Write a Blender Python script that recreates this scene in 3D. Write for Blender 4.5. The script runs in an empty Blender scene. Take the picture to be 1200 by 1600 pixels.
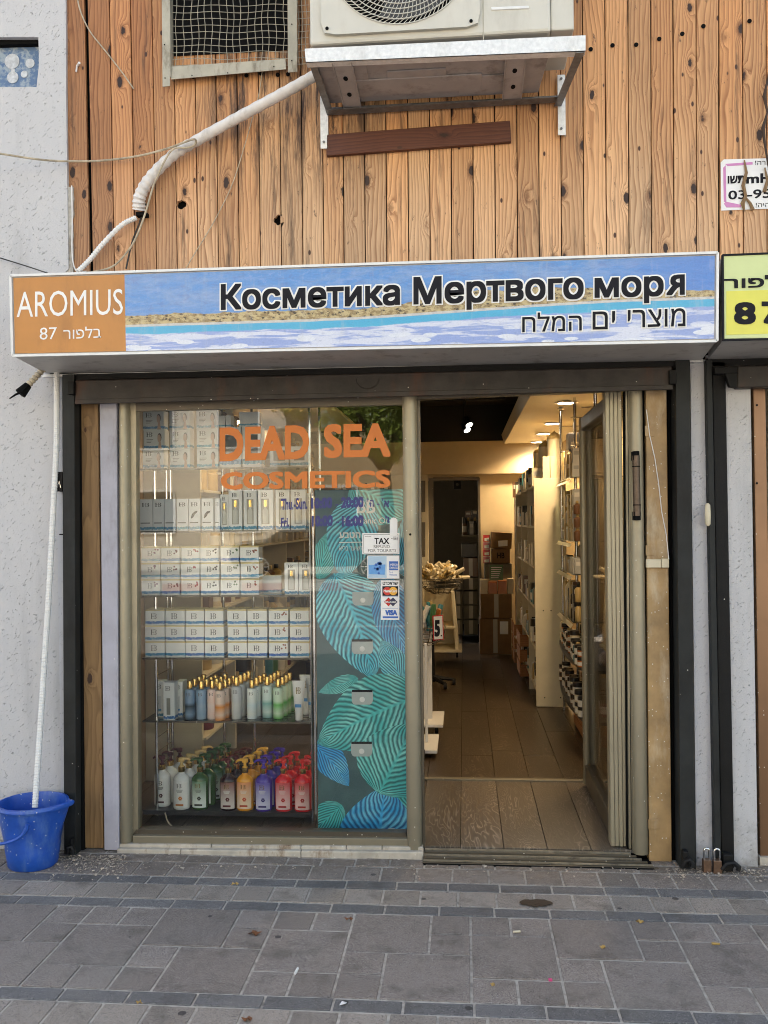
import bpy, bmesh, math, random
from mathutils import Vector, Matrix
random.seed(7)
R = math.radians
SC = bpy.context.scene
COL = SC.collection
# ---------------------------------------------------------------- camera
FPX = 1400.0
YAW, PIT, ROL = R(5.06), R(0.53), R(-0.62)
CAM = Vector((0.0, -4.1, 1.53))
def _cam(d):
    x, y, z = d
    c, s = math.cos(YAW), math.sin(YAW); x1 = c*x + s*y; y1 = -s*x + c*y
    c, s = math.cos(PIT), math.sin(PIT); y2 = c*y1 + s*z; z2 = -s*y1 + c*z
    c, s = math.cos(ROL), math.sin(ROL); return (c*x1 + s*z2, y2, -s*x1 + c*z2)
_e = [_cam(v) for v in ((1,0,0),(0,1,0),(0,0,1))]
RIGHT = Vector([e[0] for e in _e]); FWD = Vector([e[1] for e in _e]); UP = Vector([e[2] for e in _e])
cd = bpy.data.cameras.new('camera'); cam = bpy.data.objects.new('camera', cd); COL.objects.link(cam)
cd.sensor_fit = 'VERTICAL'; cd.sensor_height = 24.0; cd.lens = 24.0*FPX/1600.0
cd.clip_start = 0.05; cd.clip_end = 400
m = Matrix((RIGHT, UP, -FWD)).transposed().to_4x4(); m.translation = CAM
cam.matrix_world = m
SC.camera = cam
def W(px, py, Y):
    """real point on the plane y = Y that the survey of the photograph gives"""
    d = RIGHT*((px-600)/FPX) + FWD - UP*((py-800)/FPX)
    return CAM + d*((Y-CAM.y)/d.y)
def G(px, py, z=0.0):
    d = RIGHT*((px-600)/FPX) + FWD - UP*((py-800)/FPX)
    return CAM + d*((z-CAM.z)/d.z)
# ---------------------------------------------------------------- world, sun, exposure
SUN_EL, SUN_AZ = R(52), R(-24)      # sun stands behind the shop, so the street front lies in shade
wd = bpy.data.worlds.new('World'); SC.world = wd; wd.use_nodes = True
nt = wd.node_tree; bg = nt.nodes['Background']
sky = nt.nodes.new('ShaderNodeTexSky'); sky.sky_type = 'NISHITA'; sky.sun_disc = False
sky.sun_elevation = SUN_EL; sky.sun_rotation = SUN_AZ; sky.air_density = 1.0; sky.dust_density = 2.0
wb = nt.nodes.new('ShaderNodeMix'); wb.data_type = 'RGBA'; wb.blend_type = 'MULTIPLY'; wb.inputs[0].default_value = 1.0
wb.inputs[7].default_value = (1.0, .85, .68, 1)      # the camera's daylight-in-shade white balance
nt.links.new(sky.outputs[0], wb.inputs[6]); nt.links.new(wb.outputs[2], bg.inputs[0]); bg.inputs[1].default_value = 0.15
sd = bpy.data.lights.new('sun', 'SUN'); sd.energy = 4.2; sd.angle = R(0.5); sd.color = (1, .95, .86)
sun = bpy.data.objects.new('sun', sd); COL.objects.link(sun)
sdir = Vector((math.sin(SUN_AZ)*math.cos(SUN_EL), math.cos(SUN_AZ)*math.cos(SUN_EL), math.sin(SUN_EL)))
sun.rotation_euler = sdir.to_track_quat('Z', 'Y').to_euler()
SC.view_settings.view_transform = 'Standard'; SC.view_settings.look = 'None'
SC.view_settings.exposure = 2.25; SC.view_settings.gamma = 1.0
SC.view_settings.use_curve_mapping = False
SC.render.engine = 'CYCLES'
SC.cycles.use_denoising = True; SC.cycles.filter_width = 1.0
SC.cycles.max_bounces = 8; SC.cycles.transparent_max_bounces = 24
SC.cycles.diffuse_bounces = 4; SC.cycles.glossy_bounces = 4
SC.cycles.sample_clamp_indirect = 6.0
SC.cycles.caustics_reflective = False; SC.cycles.caustics_refractive = False
# ---------------------------------------------------------------- materials
class Mt:
    def __init__(s, name):
        s.m = bpy.data.materials.new(name); s.m.use_nodes = True; s.nt = s.m.node_tree
        s.b = s.nt.nodes['Principled BSDF']
    def set(s, sock, v):
        if isinstance(v, bpy.types.NodeSocket): s.nt.links.new(v, sock)
        elif v is not None:
            if hasattr(sock.default_value, '__len__') and not isinstance(v, str):
                n = len(sock.default_value); v = tuple(v) if hasattr(v, '__len__') else (v,)*n
                if len(v) < n: v = v + (1.0,)*(n-len(v))
                sock.default_value = v[:n]
            else: sock.default_value = v
    def n(s, typ, ins={}, **pr):
        nd = s.nt.nodes.new('ShaderNode'+typ)
        for k, v in pr.items(): setattr(nd, k, v)
        for k, v in ins.items(): s.set(nd.inputs[k], v)
        return nd
    def co(s, kind='Object'): return s.n('TexCoord').outputs[kind]
    def pos(s): return s.n('NewGeometry').outputs['Position']
    def rnd(s): return s.n('ObjectInfo').outputs['Random']
    def sep(s, v): return s.n('SeparateXYZ', {0: v}).outputs
    def comb(s, x=0., y=0., z=0.): return s.n('CombineXYZ', {0: x, 1: y, 2: z}).outputs[0]
    def vm(s, op, a, b=None):
        return s.n('VectorMath', {0: a, 1: b} if b is not None else {0: a}, operation=op).outputs[0]
    def ma(s, op, a, b=None, c=None, clamp=False):
        i = {0: a}
        if b is not None: i[1] = b
        if c is not None: i[2] = c
        return s.n('Math', i, operation=op, use_clamp=clamp).outputs[0]
    def noise(s, v, sc=5., det=3., ro=.55, dist=0., out='Fac'):
        return s.n('TexNoise', {'Vector': v, 'Scale': sc, 'Detail': det, 'Roughness': ro, 'Distortion': dist}).outputs[out]
    def vor(s, v, sc=5., feat='F1', out='Distance', rnd=1.):
        return s.n('TexVoronoi', {'Vector': v, 'Scale': sc, 'Randomness': rnd}, feature=feat).outputs[out]
    def ramp(s, f, st, interp='LINEAR'):
        r = s.n('ValToRGB', {0: f}); cr = r.color_ramp; cr.interpolation = interp
        while len(cr.elements) < len(st): cr.elements.new(.5)
        for e, (p, c) in zip(cr.elements, st):
            e.position = p; e.color = (c, c, c, 1) if isinstance(c, (int, float)) else tuple(c)+(1,)
        return r.outputs[0]
    def ss(s, f, a, b):
        return s.n('MapRange', {0: f, 1: a, 2: b, 3: 0., 4: 1.}, interpolation_type='SMOOTHSTEP').outputs[0]
    def mix(s, f, a, b, bt='MIX'):
        x = s.n('Mix', data_type='RGBA', blend_type=bt); x.clamp_factor = True
        s.set(x.inputs[0], f); s.set(x.inputs[6], a); s.set(x.inputs[7], b); return x.outputs[2]
    def bump(s, h, strength=.5, dist=.002):
        return s.n('Bump', {'Height': h, 'Strength': strength, 'Distance': dist}).outputs[0]
    def out(s, col=None, rough=.5, metal=0., norm=None, **kw):
        s.set(s.b.inputs['Base Color'], col); s.set(s.b.inputs['Roughness'], rough); s.set(s.b.inputs['Metallic'], metal)
        if norm is not None: s.set(s.b.inputs['Normal'], norm)
        for k, v in kw.items(): s.set(s.b.inputs[k.replace('_', ' ')], v)
        return s.m
_PC = {}
def paint(name, col, rough=.45, metal=0., var=.12, vs=9., bump=.15, bs=90., dirt=None, speck=0., **kw):
    """painted / plastic / metal surface with cloudy tone, optional dirt and paint specks"""
    if name in _PC: return _PC[name]
    t = Mt(name); p = t.co()
    n1 = t.noise(p, vs, 4., .6)
    c = t.mix(t.ramp(n1, [(.3, 0.), (.7, 1.)]), [x*(1-var) for x in col], [min(1, x*(1+var)) for x in col])
    if dirt:
        dc, amt, dsc = dirt
        d = t.noise(t.vm('MULTIPLY', p, (1., 1., .35)), dsc, 6., .7)
        c = t.mix(t.ma('MULTIPLY', t.ss(d, .5, .72), amt), c, dc)
    if speck:
        v = t.vor(p, 60.)
        k = t.vor(p, 60., out='Color')
        sp = t.ma('MULTIPLY', t.ma('LESS_THAN', v, .16), t.ma('GREATER_THAN', t.sep(k)[0], 1-speck))
        c = t.mix(sp, c, (.62, .6, .55))
    rg = t.ma('MULTIPLY_ADD', n1, .25, rough-.12)
    nm = t.bump(t.noise(p, bs, 3., .6), bump, .001) if bump else None
    _PC[name] = t.out(c, rg, metal, nm, **kw); return _PC[name]
def plastic(name, col, rough=.3, **kw):
    if name in _PC: return _PC[name]
    t = Mt(name); n1 = t.noise(t.co(), 25., 2.)
    _PC[name] = t.out(t.mix(n1, [x*.93 for x in col], [min(1, x*1.07) for x in col]), rough, 0., None, **kw); return _PC[name]
def emit(name, col, st):
    t = Mt(name); t.b.inputs['Emission Color'].default_value = tuple(col)+(1,); t.b.inputs['Emission Strength'].default_value = st
    return t.out((.8, .8, .8), .5)
def pine(name, light, dark, sx=1., knots=True, aged=True, axis='z'):
    t = Mt(name); o = t.sep(t.co()); r = t.rnd()
    if axis == 'z': x, z, dp = o[0], o[2], o[1]
    elif axis == 'x': x, z, dp = o[2], o[0], o[1]
    else: x, z, dp = o[0], o[1], o[2]
    ro = t.ma('MULTIPLY', r, 60.)
    v = t.comb(x, ro, z)
    zz = t.ma('MULTIPLY_ADD', r, 13., z)
    v2 = t.comb(x, ro, zz)
    n1 = t.noise(t.vm('MULTIPLY', v2, (7., 1., 1.1)), 1., 3., .5)
    xo = t.ma('MULTIPLY_ADD', t.noise(t.comb(ro, 3., 0.), 1., 0.), .2, x)
    kd = t.ma('ADD', t.vor(t.vm('MULTIPLY', v2, (9., 1., 4.3)), 1.), t.ma('MULTIPLY_ADD', t.noise(t.vm('MULTIPLY', v2, (90., 1., 60.)), 1., 3.), .09, -.045))
    kp = t.n('MapRange', {0: kd, 1: 0., 2: .38, 3: 1., 4: 0.}).outputs[0]
    kp = t.ma('POWER', kp, 2.)
    rings = t.ma('ADD', t.ma('MULTIPLY', xo, 58.*sx), t.ma('ADD', t.ma('MULTIPLY', n1, 7.), t.ma('MULTIPLY', kp, 4.5 if knots else 0.)))
    fr = t.ma('FRACT', rings)
    ring = t.ramp(fr, [(0., .05), (.55, .45), (.86, 1.), (.97, .1), (1., .05)])
    fine = t.noise(t.vm('MULTIPLY', v2, (260., 1., 7.)), 1., 3., .6)
    c = t.mix(t.ma('MULTIPLY', ring, t.ma('MULTIPLY_ADD', n1, .9, .28)), light, dark)
    c = t.mix(t.ma('MULTIPLY', t.ss(fine, .45, .75), .28), c, [q*.6 for q in dark])
    c = t.mix(t.ma('MULTIPLY', t.ss(fine, .3, .5), .0), c, dark)
    br = t.ma('MULTIPLY_ADD', t.n('TexWhiteNoise', {'W': r}, noise_dimensions='1D').outputs[0], .45, .72)
    bw = t.n('TexWhiteNoise', {'W': t.ma('MULTIPLY', r, 7.3)}, noise_dimensions='1D').outputs[0]
    c = t.mix(1., c, t.comb(br, t.ma('MULTIPLY', br, t.ma('MULTIPLY_ADD', bw, .16, .92)), t.ma('MULTIPLY', br, t.ma('MULTIPLY_ADD', bw, .35, .82))), 'MULTIPLY')
    blo = t.noise(t.vm('MULTIPLY', t.pos(), (5., 1., 1.6)), 1., 5., .65); c = t.mix(t.ma('MULTIPLY', t.ss(blo, .42, .68), .25), c, t.mix(1., c, (.62, .5, .42), 'MULTIPLY'))
    if knots:
        kk = t.ss(kd, .125, .095)
        kz = t.noise(t.vm('MULTIPLY', v2, (2., 1., 2.)), 1., 1.); kd = t.ma('ADD', kd, t.ma('MULTIPLY_ADD', kz, .22, -.09))
        rim = t.ma('MULTIPLY', t.ss(kd, .22, .10), .75)
        c = t.mix(rim, c, [q*.6 for q in dark]); c = t.mix(kk, c, (.03, .012, .006))
        k2 = t.vor(t.vm('MULTIPLY', v2, (26., 1., 13.)), 1.); k2c = t.sep(t.vor(t.vm('MULTIPLY', v2, (26., 1., 13.)), 1., out='Color'))[0]; c = t.mix(t.ma('MULTIPLY', t.ss(k2, .2, .12), t.ma('GREATER_THAN', k2c, .87)), c, (.06, .022, .01))
    if aged:
        pz = t.sep(t.pos())
        c = t.mix(t.ma('MULTIPLY', t.ss(pz[2], 3.5, 2.7), .6), c, t.mix(1., c, (1.04, 1.14, 1.42), 'MULTIPLY')); up = t.ss(pz[2], 2.6, 3.9)                                  # the upper boards kept more of their stain
        c = t.mix(t.ma('MULTIPLY', up, .5), c, t.mix(1., c, (.86, .62, .42), 'MULTIPLY'))
        lf = t.ss(pz[0], -.9, -1.9)
        c = t.mix(t.ma('MULTIPLY', lf, .62), c, t.mix(1., c, (.66, .46, .34), 'MULTIPLY'))
        st = t.noise(t.vm('MULTIPLY', t.pos(), (16., 1., 1.3)), 1., 6., .7)
        c = t.mix(t.ma('MULTIPLY', t.ss(st, .53, .72), .85), c, (.06, .032, .018))
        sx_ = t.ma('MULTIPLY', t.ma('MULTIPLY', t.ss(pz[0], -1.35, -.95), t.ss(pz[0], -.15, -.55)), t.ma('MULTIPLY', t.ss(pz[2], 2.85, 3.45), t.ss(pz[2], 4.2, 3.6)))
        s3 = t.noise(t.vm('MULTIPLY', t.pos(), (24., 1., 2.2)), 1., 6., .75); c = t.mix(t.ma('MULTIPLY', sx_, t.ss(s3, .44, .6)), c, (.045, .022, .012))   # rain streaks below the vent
        st2 = t.noise(t.vm('MULTIPLY', t.pos(), (40., 1., 14.)), 1., 5., .75)
        c = t.mix(t.ma('MULTIPLY', t.ss(st2, .6, .7), .8), c, (.05, .03, .02))
    h = t.ma('MULTIPLY_ADD', fine, .5, t.ma('MULTIPLY', ring, -.6))
    return t.out(c, .62, 0., t.bump(h, .5, .0012))
M = {}
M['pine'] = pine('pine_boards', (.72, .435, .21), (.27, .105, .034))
M['dark_plank'] = pine('red_brown_plank', (.105, .035, .018), (.05, .015, .008), aged=False, axis='x')
M['crate'] = pine('crate_wood', (.42, .19, .07), (.26, .1, .035), aged=False, knots=False, axis='x')
M['batten'] = pine('raw_batten', (.33, .205, .09), (.15, .08, .03), sx=.5, aged=False)
def stucco(name, col, sc=1.):
    t = Mt(name); p = t.pos()
    n1 = t.noise(p, 1.6, 4., .6)
    wv = t.noise(t.vm('MULTIPLY', t.n('VectorRotate', {'Vector': p, 'Angle': .7}, rotation_type='Y_AXIS').outputs[0], (50.*sc, 48.*sc, 125.*sc)), 1., 3., .6, .6)
    pit = t.ss(wv, .62, .72)
    grain = t.noise(p, 190.*sc, 3., .7)
    c = t.mix(n1, [q*.9 for q in col], [min(1, q*1.06) for q in col])
    st = t.noise(t.vm('MULTIPLY', p, (5., 5., .7)), 1., 5., .7)
    base = t.ma('MULTIPLY', t.ss(t.sep(p)[2], .35, .0), t.ss(t.noise(p, 9., 5., .7), .35, .65)); c = t.mix(t.ma('MULTIPLY', base, .6), c, (.2, .18, .15)); c = t.mix(t.ma('MULTIPLY', t.ss(st, .48, .75), .5), c, [q*.55 for q in col])
    c = t.mix(t.ma('MULTIPLY', pit, .42), c, [q*.42 for q in col])
    h = t.ma('SUBTRACT', t.ma('MULTIPLY', grain, .5), t.ma('MULTIPLY', pit, 1.3))
    return t.out(c, .85, 0., t.bump(h, .8, .004))
M['stucco'] = stucco('white_stucco', (.53, .53, .54))
M['stucco_pale'] = stucco('pale_stucco_strip', (.54, .55, .585))
M['plaster'] = paint('grey_plaster', (.42, .40, .36), .9, var=.3, vs=30, bump=.8, bs=120, dirt=((.16,.13,.1), .8, 20))
def alu(name, col, strk=1.):
    t = Mt(name); p = t.co(); g = t.noise(t.vm('MULTIPLY', p, (90., 90., .12)), 1., 4., .6)
    n = t.noise(p, 5., 4., .65)
    c = t.mix(g, [q*.95 for q in col], [q*1.04 for q in col]); c = t.mix(t.ma('MULTIPLY', t.ss(n, .45, .75), .4), c, [q*.62 for q in col])
    lz = t.sep(t.pos())[2]
    c = t.mix(t.ma('MULTIPLY', t.ss(lz, 1.3, .0), .7), c, [q*.5 for q in col])   # darker towards the bottom
    v = t.vor(p, 45.); k = t.sep(t.vor(p, 45., out='Color'))[0]
    c = t.mix(t.ma('MULTIPLY', t.ma('LESS_THAN', v, .12), t.ma('GREATER_THAN', k, .8)), c, (.6, .58, .52))
    return t.out(c, t.ma('MULTIPLY_ADD', n, .25, .26), .25, t.bump(g, .03, .0005))
M['alu'] = alu('champagne_aluminium', (.34, .30, .21))
M['alu_dark'] = alu('bronze_aluminium', (.13, .11, .08))
M['alu_brown'] = alu('brown_aluminium', (.26, .14, .07))
M['black'] = paint('black_rail_paint', (.010, .010, .011), .5, var=.3, bump=.3, bs=60, speck=.015, Specular_IOR_Level=.2)
M['blackrough'] = paint('rough_black_paint', (.010, .010, .010), .6, var=.3, bump=1., bs=260, speck=.01, Specular_IOR_Level=.2)
M['railgrey'] = paint('dark_grey_rail', (.020, .022, .022), .55, var=.3, bump=.4, bs=80, dirt=((.010,.010,.010), .8, 6), speck=.012, Specular_IOR_Level=.22)
M['gap'] = paint('shadow_black', (.006, .006, .006), .9, var=.1, Specular_IOR_Level=.1)
M['lintel'] = paint('rusty_lintel', (.034, .029, .026), .5, .1, var=.5, vs=10, bump=.6, bs=40, dirt=((.075,.035,.022), .8, 7), speck=.03, Specular_IOR_Level=.3)
M['lavender'] = paint('lavender_grey_strip', (.37, .37, .43), .55, var=.1, bump=.2, bs=60, dirt=((.16,.15,.15), .5, 9), speck=.05)
M['tan'] = paint('worn_tan_paint', (.33, .215, .095), .5, var=.32, vs=7, bump=.5, bs=30, dirt=((.56,.49,.36), .75, 5), speck=.3)
M['cream'] = paint('cream_board', (.58, .52, .38), .5, var=.05, bump=.05)
M['creamwall'] = paint('beige_wall', (.56, .47, .31), .8, var=.05, bump=.2)
M['whiteboard'] = paint('white_board', (.66, .65, .62), .45, var=.05, bump=.05)
M['ac'] = paint('ac_beige', (.56, .545, .48), .42, var=.05, vs=4, bump=.08, dirt=((.36,.33,.27), .35, 5))
M['acpan'] = paint('ac_pan', (.38, .345, .32), .5, .1, var=.12, bump=.1, dirt=((.12,.1,.08), .6, 7))
M['galv'] = paint('galvanised_steel', (.72, .72, .70), .42, .3, var=.12, vs=60, bump=.15, dirt=((.35,.33,.28), .35, 7))
M['galvdark'] = paint('weathered_galvanised', (.17, .17, .17), .45, .6, var=.3, vs=30, bump=.2)
M['chrome'] = paint('chrome_tube', (.6, .6, .6), .16, 1., var=.05, bump=0)
M['wire'] = paint('pale_wire', (.45, .42, .34), .5, .3, var=.3, vs=40)
M['vent'] = paint('vent_frame_paint', (.40, .375, .30), .55, .1, var=.15, vs=12, bump=.3, dirt=((.13,.1,.06), .7, 18))
M['wrap'] = paint('white_pipe_wrap', (.66, .63, .60), .5, var=.1, vs=20, bump=.5, bs=40, dirt=((.3,.25,.2), .5, 12))
M['conduit'] = plastic('white_conduit', (.72, .72, .70), .4)
M['cable'] = paint('dirty_cable', (.42, .36, .26), .6, var=.4, vs=30, bump=.2)
M['cableblack'] = plastic('black_cable', (.02, .018, .015), .5)
M['bucket'] = paint('blue_bucket_plastic', (.012, .075, .40), .36, var=.2, vs=12, bump=.25, bs=30, dirt=((.10,.19,.42), .7, 9), speck=.3)
M['white'] = plastic('white_plastic', (.74, .74, .73), .35)
M['gold'] = paint('gold_cap', (.72, .48, .16), .22, .9, var=.1, bump=0)
M['ink'] = plastic('black_ink', (.008, .008, .012), .6, Specular_IOR_Level=.2)
M['inkgrey'] = plastic('grey_ink', (.09, .09, .09), .5)
M['whiteink'] = plastic('white_ink', (.78, .78, .76), .4)
M['orange'] = paint('orange_vinyl', (.60, .17, .022), .5, var=.06, bump=.1)
M['blueink'] = plastic('blue_vinyl', (.012, .02, .17), .4)
M['signorange'] = paint('orange_sign_face', (.48, .205, .045), .35, var=.08, vs=6, bump=.05, dirt=((.3,.12,.03), .5, 7))
M['signbox'] = paint('sign_box_metal', (.56, .54, .51), .5, .1, var=.08, vs=5, bump=.1, dirt=((.15,.13,.1), .6, 8))
M['signedge'] = paint('sign_edge_white', (.70, .71, .70), .4, var=.08, bump=.1)
M['red'] = plastic('red_plastic', (.42, .012, .012), .25)
M['padlock'] = paint('padlock_bronze', (.16, .095, .06), .4, .5, var=.3, vs=60)
M['carton'] = paint('cardboard', (.21, .125, .06), .8, var=.12, vs=14, bump=.2)
M['cartongrey'] = paint('grey_carton', (.15, .14, .115), .8, var=.12, vs=14, bump=.2)
M['tape'] = plastic('packing_tape', (.4, .36, .28), .2)
M['marble'] = paint('worn_marble', (.46, .42, .35), .6, var=.25, vs=9, bump=.25, bs=50, dirt=((.16,.095,.045), .95, 9), speck=.1)
M['blackceil'] = paint('black_ceiling', (.012, .012, .012), .7, var=.2)
def glass(name, tint=(1, 1, 1), ior=1.5, boost=1.):
    t = Mt(name); nt = t.nt
    f = t.n('Fresnel', {'IOR': ior}).outputs[0]
    f = t.ma('MULTIPLY', f, boost, clamp=True)
    tr = t.n('BsdfTransparent', {0: tuple(tint)+(1,)}); gl = t.n('BsdfGlossy', {0: (1, 1, 1, 1), 'Roughness': .0})
    mx = t.n('MixShader', {0: f}); nt.links.new(tr.outputs[0], mx.inputs[1]); nt.links.new(gl.outputs[0], mx.inputs[2])
    nt.links.new(mx.outputs[0], nt.nodes['Material Output'].inputs[0]); return t.m
M['glass'] = glass('shop_glass', (.97, .985, .98), 1.5, .7)
M['shelfglass'] = glass('shelf_glass', (.86, .93, .90), 1.5)
M['acrylic'] = glass('acrylic', (.96, .96, .97), 1.5, 2.)
# paving
def paver(name, c1, c2, spec=.6):
    t = Mt(name); p = t.pos(); r = t.rnd()
    g = t.noise(p, 380., 3., .8); g2 = t.vor(p, 240.); kc = t.sep(t.vor(p, 240., out='Color'))[0]
    c = t.mix(t.ss(g, .35, .65), c1, c2)
    c = t.mix(t.ma('MULTIPLY', t.ma('LESS_THAN', g2, .42), t.ma('MULTIPLY', t.ma('GREATER_THAN', kc, .8), spec)), c, (.42, .40, .38))
    c = t.mix(t.ma('MULTIPLY', t.ma('LESS_THAN', g2, .5), t.ma('MULTIPLY', t.ma('LESS_THAN', kc, .16), .6)), c, (.02, .02, .022))
    st = t.noise(p, 7., 6., .7); c = t.mix(t.ma('MULTIPLY', t.ss(st, .48, .72), .6), c, (.07, .06, .05))
    ed = t.noise(p, 2.2, 4., .6); c = t.mix(t.ma('MULTIPLY', t.ss(ed, .5, .7), .3), c, (.26, .235, .2))
    gum = t.vor(t.vm('ADD', p, (0, 0, .0)), 5.2); gk = t.sep(t.vor(p, 5.2, out='Color'))[1]
    gm = t.ma('MULTIPLY', t.ma('LESS_THAN', t.ma('ADD', gum, t.ma('MULTIPLY', t.noise(p, 60., 2.), .03)), .085), t.ma('GREATER_THAN', gk, .35))
    c = t.mix(t.ma('MULTIPLY', gm, .85), c, (.035, .033, .034))
    br = t.ma('MULTIPLY_ADD', r, .3, .85); c = t.mix(1., c, t.comb(br, br, br), 'MULTIPLY')
    wd_ = t.ss(t.sep(p)[1], -.35, -.02); dn = t.noise(p, 28., 5., .75)
    c = t.mix(t.ma('MULTIPLY', wd_, t.ss(dn, .35, .6)), c, (.16, .13, .1))       # grit swept against the wall
    h = t.ma('ADD', t.ma('MULTIPLY', g, .6), t.ma('MULTIPLY', t.noise(p, 40., 3.), .5))
    return t.out(c, .72, 0., t.bump(h, .7, .002))
M['paver'] = paver('mauve_paver', (.125, .102, .090), (.34, .295, .26))
M['paverb'] = paver('grey_paver', (.16, .135, .115), (.40, .35, .30), .5)
M['band'] = paver('dark_band_paver', (.08, .077, .076), (.205, .20, .20), .5)
M['mortar'] = paint('pale_mortar', (.43, .395, .345), .9, var=.3, vs=40, bump=.8, bs=150, dirt=((.1,.09,.08), .7, 12))
def oak(name, c1, c2, lines):
    t = Mt(name); o = t.sep(t.co()); r = t.rnd(); ro = t.ma('MULTIPLY', r, 50.)
    v = t.comb(o[0], ro, o[1])
    n = t.noise(t.vm('MULTIPLY', v, (5., 1., 1.2)), 1., 4., .55, .6)
    f = t.ma('FRACT', t.ma('MULTIPLY', n, 26.))
    ln = t.ramp(f, [(0., 1.), (.1, .3), (.3, 0.), (.8, 0.), (1., 1.)])
    fn = t.noise(t.vm('MULTIPLY', v, (150., 1., 5.)), 1., 3., .6)
    zone = t.ss(t.noise(t.vm('MULTIPLY', v, (7., 1., 1.5)), 1., 2.), .45, .6)
    c = t.mix(fn, c1, c2); c = t.mix(t.ma('MULTIPLY', ln, t.ma('MULTIPLY_ADD', zone, .4, .15)), c, lines)
    br = t.ma('MULTIPLY_ADD', r, .35, .82); c = t.mix(1., c, t.comb(br, br, br), 'MULTIPLY')
    return t.out(c, .34, 0., t.bump(t.ma('ADD', fn, ln), .3, .001))
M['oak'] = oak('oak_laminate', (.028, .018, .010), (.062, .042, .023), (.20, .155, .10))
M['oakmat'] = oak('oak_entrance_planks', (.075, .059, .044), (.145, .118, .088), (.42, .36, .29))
# ---------------------------------------------------------------- mesh helpers
ORG = {}
class MB:
    def __init__(s): s.v = []; s.f = []; s.mi = []; s.cur = 0
    def add(s, vs, fs):
        o = len(s.v); s.v += [Vector(v) for v in vs]; s.f += [tuple(i+o for i in f) for f in fs]; s.mi += [s.cur]*len(fs); return s
    def box(s, x0, x1, y0, y1, z0, z1, rot=None, piv=None):
        vs = [Vector((x, y, z)) for x in (x0, x1) for y in (y0, y1) for z in (z0, z1)]
        if rot is not None:
            c = Vector(piv) if piv is not None else Vector(((x0+x1)/2, (y0+y1)/2, (z0+z1)/2)); vs = [rot @ (v-c) + c for v in vs]
        return s.add(vs, [(0,1,3,2),(4,6,7,5),(0,4,5,1),(2,3,7,6),(0,2,6,4),(1,5,7,3)])
    def prism(s, pts, off):
        """pts: planar loop of 3-D points, extruded along off"""
        n = len(pts); off = Vector(off); a = [Vector(p) for p in pts]; b = [p+off for p in a]
        return s.add(a+b, [tuple(range(n)), tuple(range(2*n-1, n-1, -1))] + [(i, i+n, (i+1) % n+n, (i+1) % n) for i in range(n)])
    def quad_px(s, q, Y, th):
        return s.prism([W(x, y, Y) for x, y in q], (0, th, 0))
    def tube(s, path, r, seg=8, cap=True, rr=None):
        path = [Vector(p) for p in path]; n = len(path); vs = []; fs = []
        prev = None
        for i, p in enumerate(path):
            t = (path[min(i+1, n-1)] - path[max(i-1, 0)]).normalized()
            if prev is None:
                a = Vector((0, 0, 1)) if abs(t.z) < .9 else Vector((1, 0, 0)); u = t.cross(a).normalized()
            else: u = (prev - t*prev.dot(t)).normalized()
            prev = u; w = t.cross(u); q = rr[i] if rr else r
            for k in range(seg):
                an = 2*math.pi*k/seg; vs.append(p + u*math.cos(an)*q + w*math.sin(an)*q)
        for i in range(n-1):
            for k in range(seg):
                k2 = (k+1) % seg; fs.append((i*seg+k, i*seg+k2, (i+1)*seg+k2, (i+1)*seg+k))
        if cap: fs += [tuple(range(seg-1, -1, -1)), tuple(range((n-1)*seg, n*seg))]
        return s.add(vs, fs)
    def cyl(s, a, b, r, seg=12, r2=None): return s.tube([a, b], r, seg, True, [r, r2 if r2 is not None else r])
    def lathe(s, prof, c=(0, 0, 0), seg=16, sx=1., sy=1.):
        c = Vector(c); vs = []; n = len(prof)
        for r_, z in prof:
            for k in range(seg):
                an = 2*math.pi*k/seg; vs.append(c + Vector((math.cos(an)*r_*sx, math.sin(an)*r_*sy, z)))
        fs = [(i*seg+k, i*seg+(k+1) % seg, (i+1)*seg+(k+1) % seg, (i+1)*seg+k) for i in range(n-1) for k in range(seg)]
        fs += [tuple(range(seg-1, -1, -1)), tuple(range((n-1)*seg, n*seg))]
        return s.add(vs, fs)
    def disc(s, c, nrm, r, th, seg=14):
        c = Vector(c); nrm = Vector(nrm).normalized(); return s.cyl(c, c+nrm*th, r, seg)
    def build(s, name, mat, parent=None, smooth=False, bevel=0., mats=None):
        me = bpy.data.meshes.new(name); org = ORG.get(parent, Vector((0, 0, 0)))
        me.from_pydata([v-org for v in s.v], [], s.f)
        for mm in (mats or [mat]): me.materials.append(mm)
        if mats: me.polygons.foreach_set('material_index', s.mi)
        bm = bmesh.new(); bm.from_mesh(me)
        bmesh.ops.recalc_face_normals(bm, faces=bm.faces)
        if bevel:
            bmesh.ops.bevel(bm, geom=[e for e in bm.edges if e.calc_face_angle(0) > .6], offset=bevel, segments=2, affect='EDGES', profile=.5, clamp_overlap=True)
        bm.to_mesh(me); bm.free()
        if smooth:
            me.polygons.foreach_set('use_smooth', [True]*len(me.polygons))
            me.set_sharp_from_angle(angle=R(38))
        o = bpy.data.objects.new(name, me); COL.objects.link(o)
        if parent is not None: o.parent = parent
        ORG[o] = org.copy()
        return o
def tag(o, label=None, cat=None, group=None, kind=None):
    if label: o['label'] = label
    if cat: o['category'] = cat
    if group: o['group'] = group
    if kind: o['kind'] = kind
    return o
def thing(name, label, cat, loc=(0, 0, 0), group=None):
    o = bpy.data.objects.new(name, None); COL.objects.link(o); o.location = loc; o.empty_display_size = .1
    ORG[o] = Vector(loc); return tag(o, label, cat, group)
def struct(o): o['kind'] = 'structure'; return o
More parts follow.
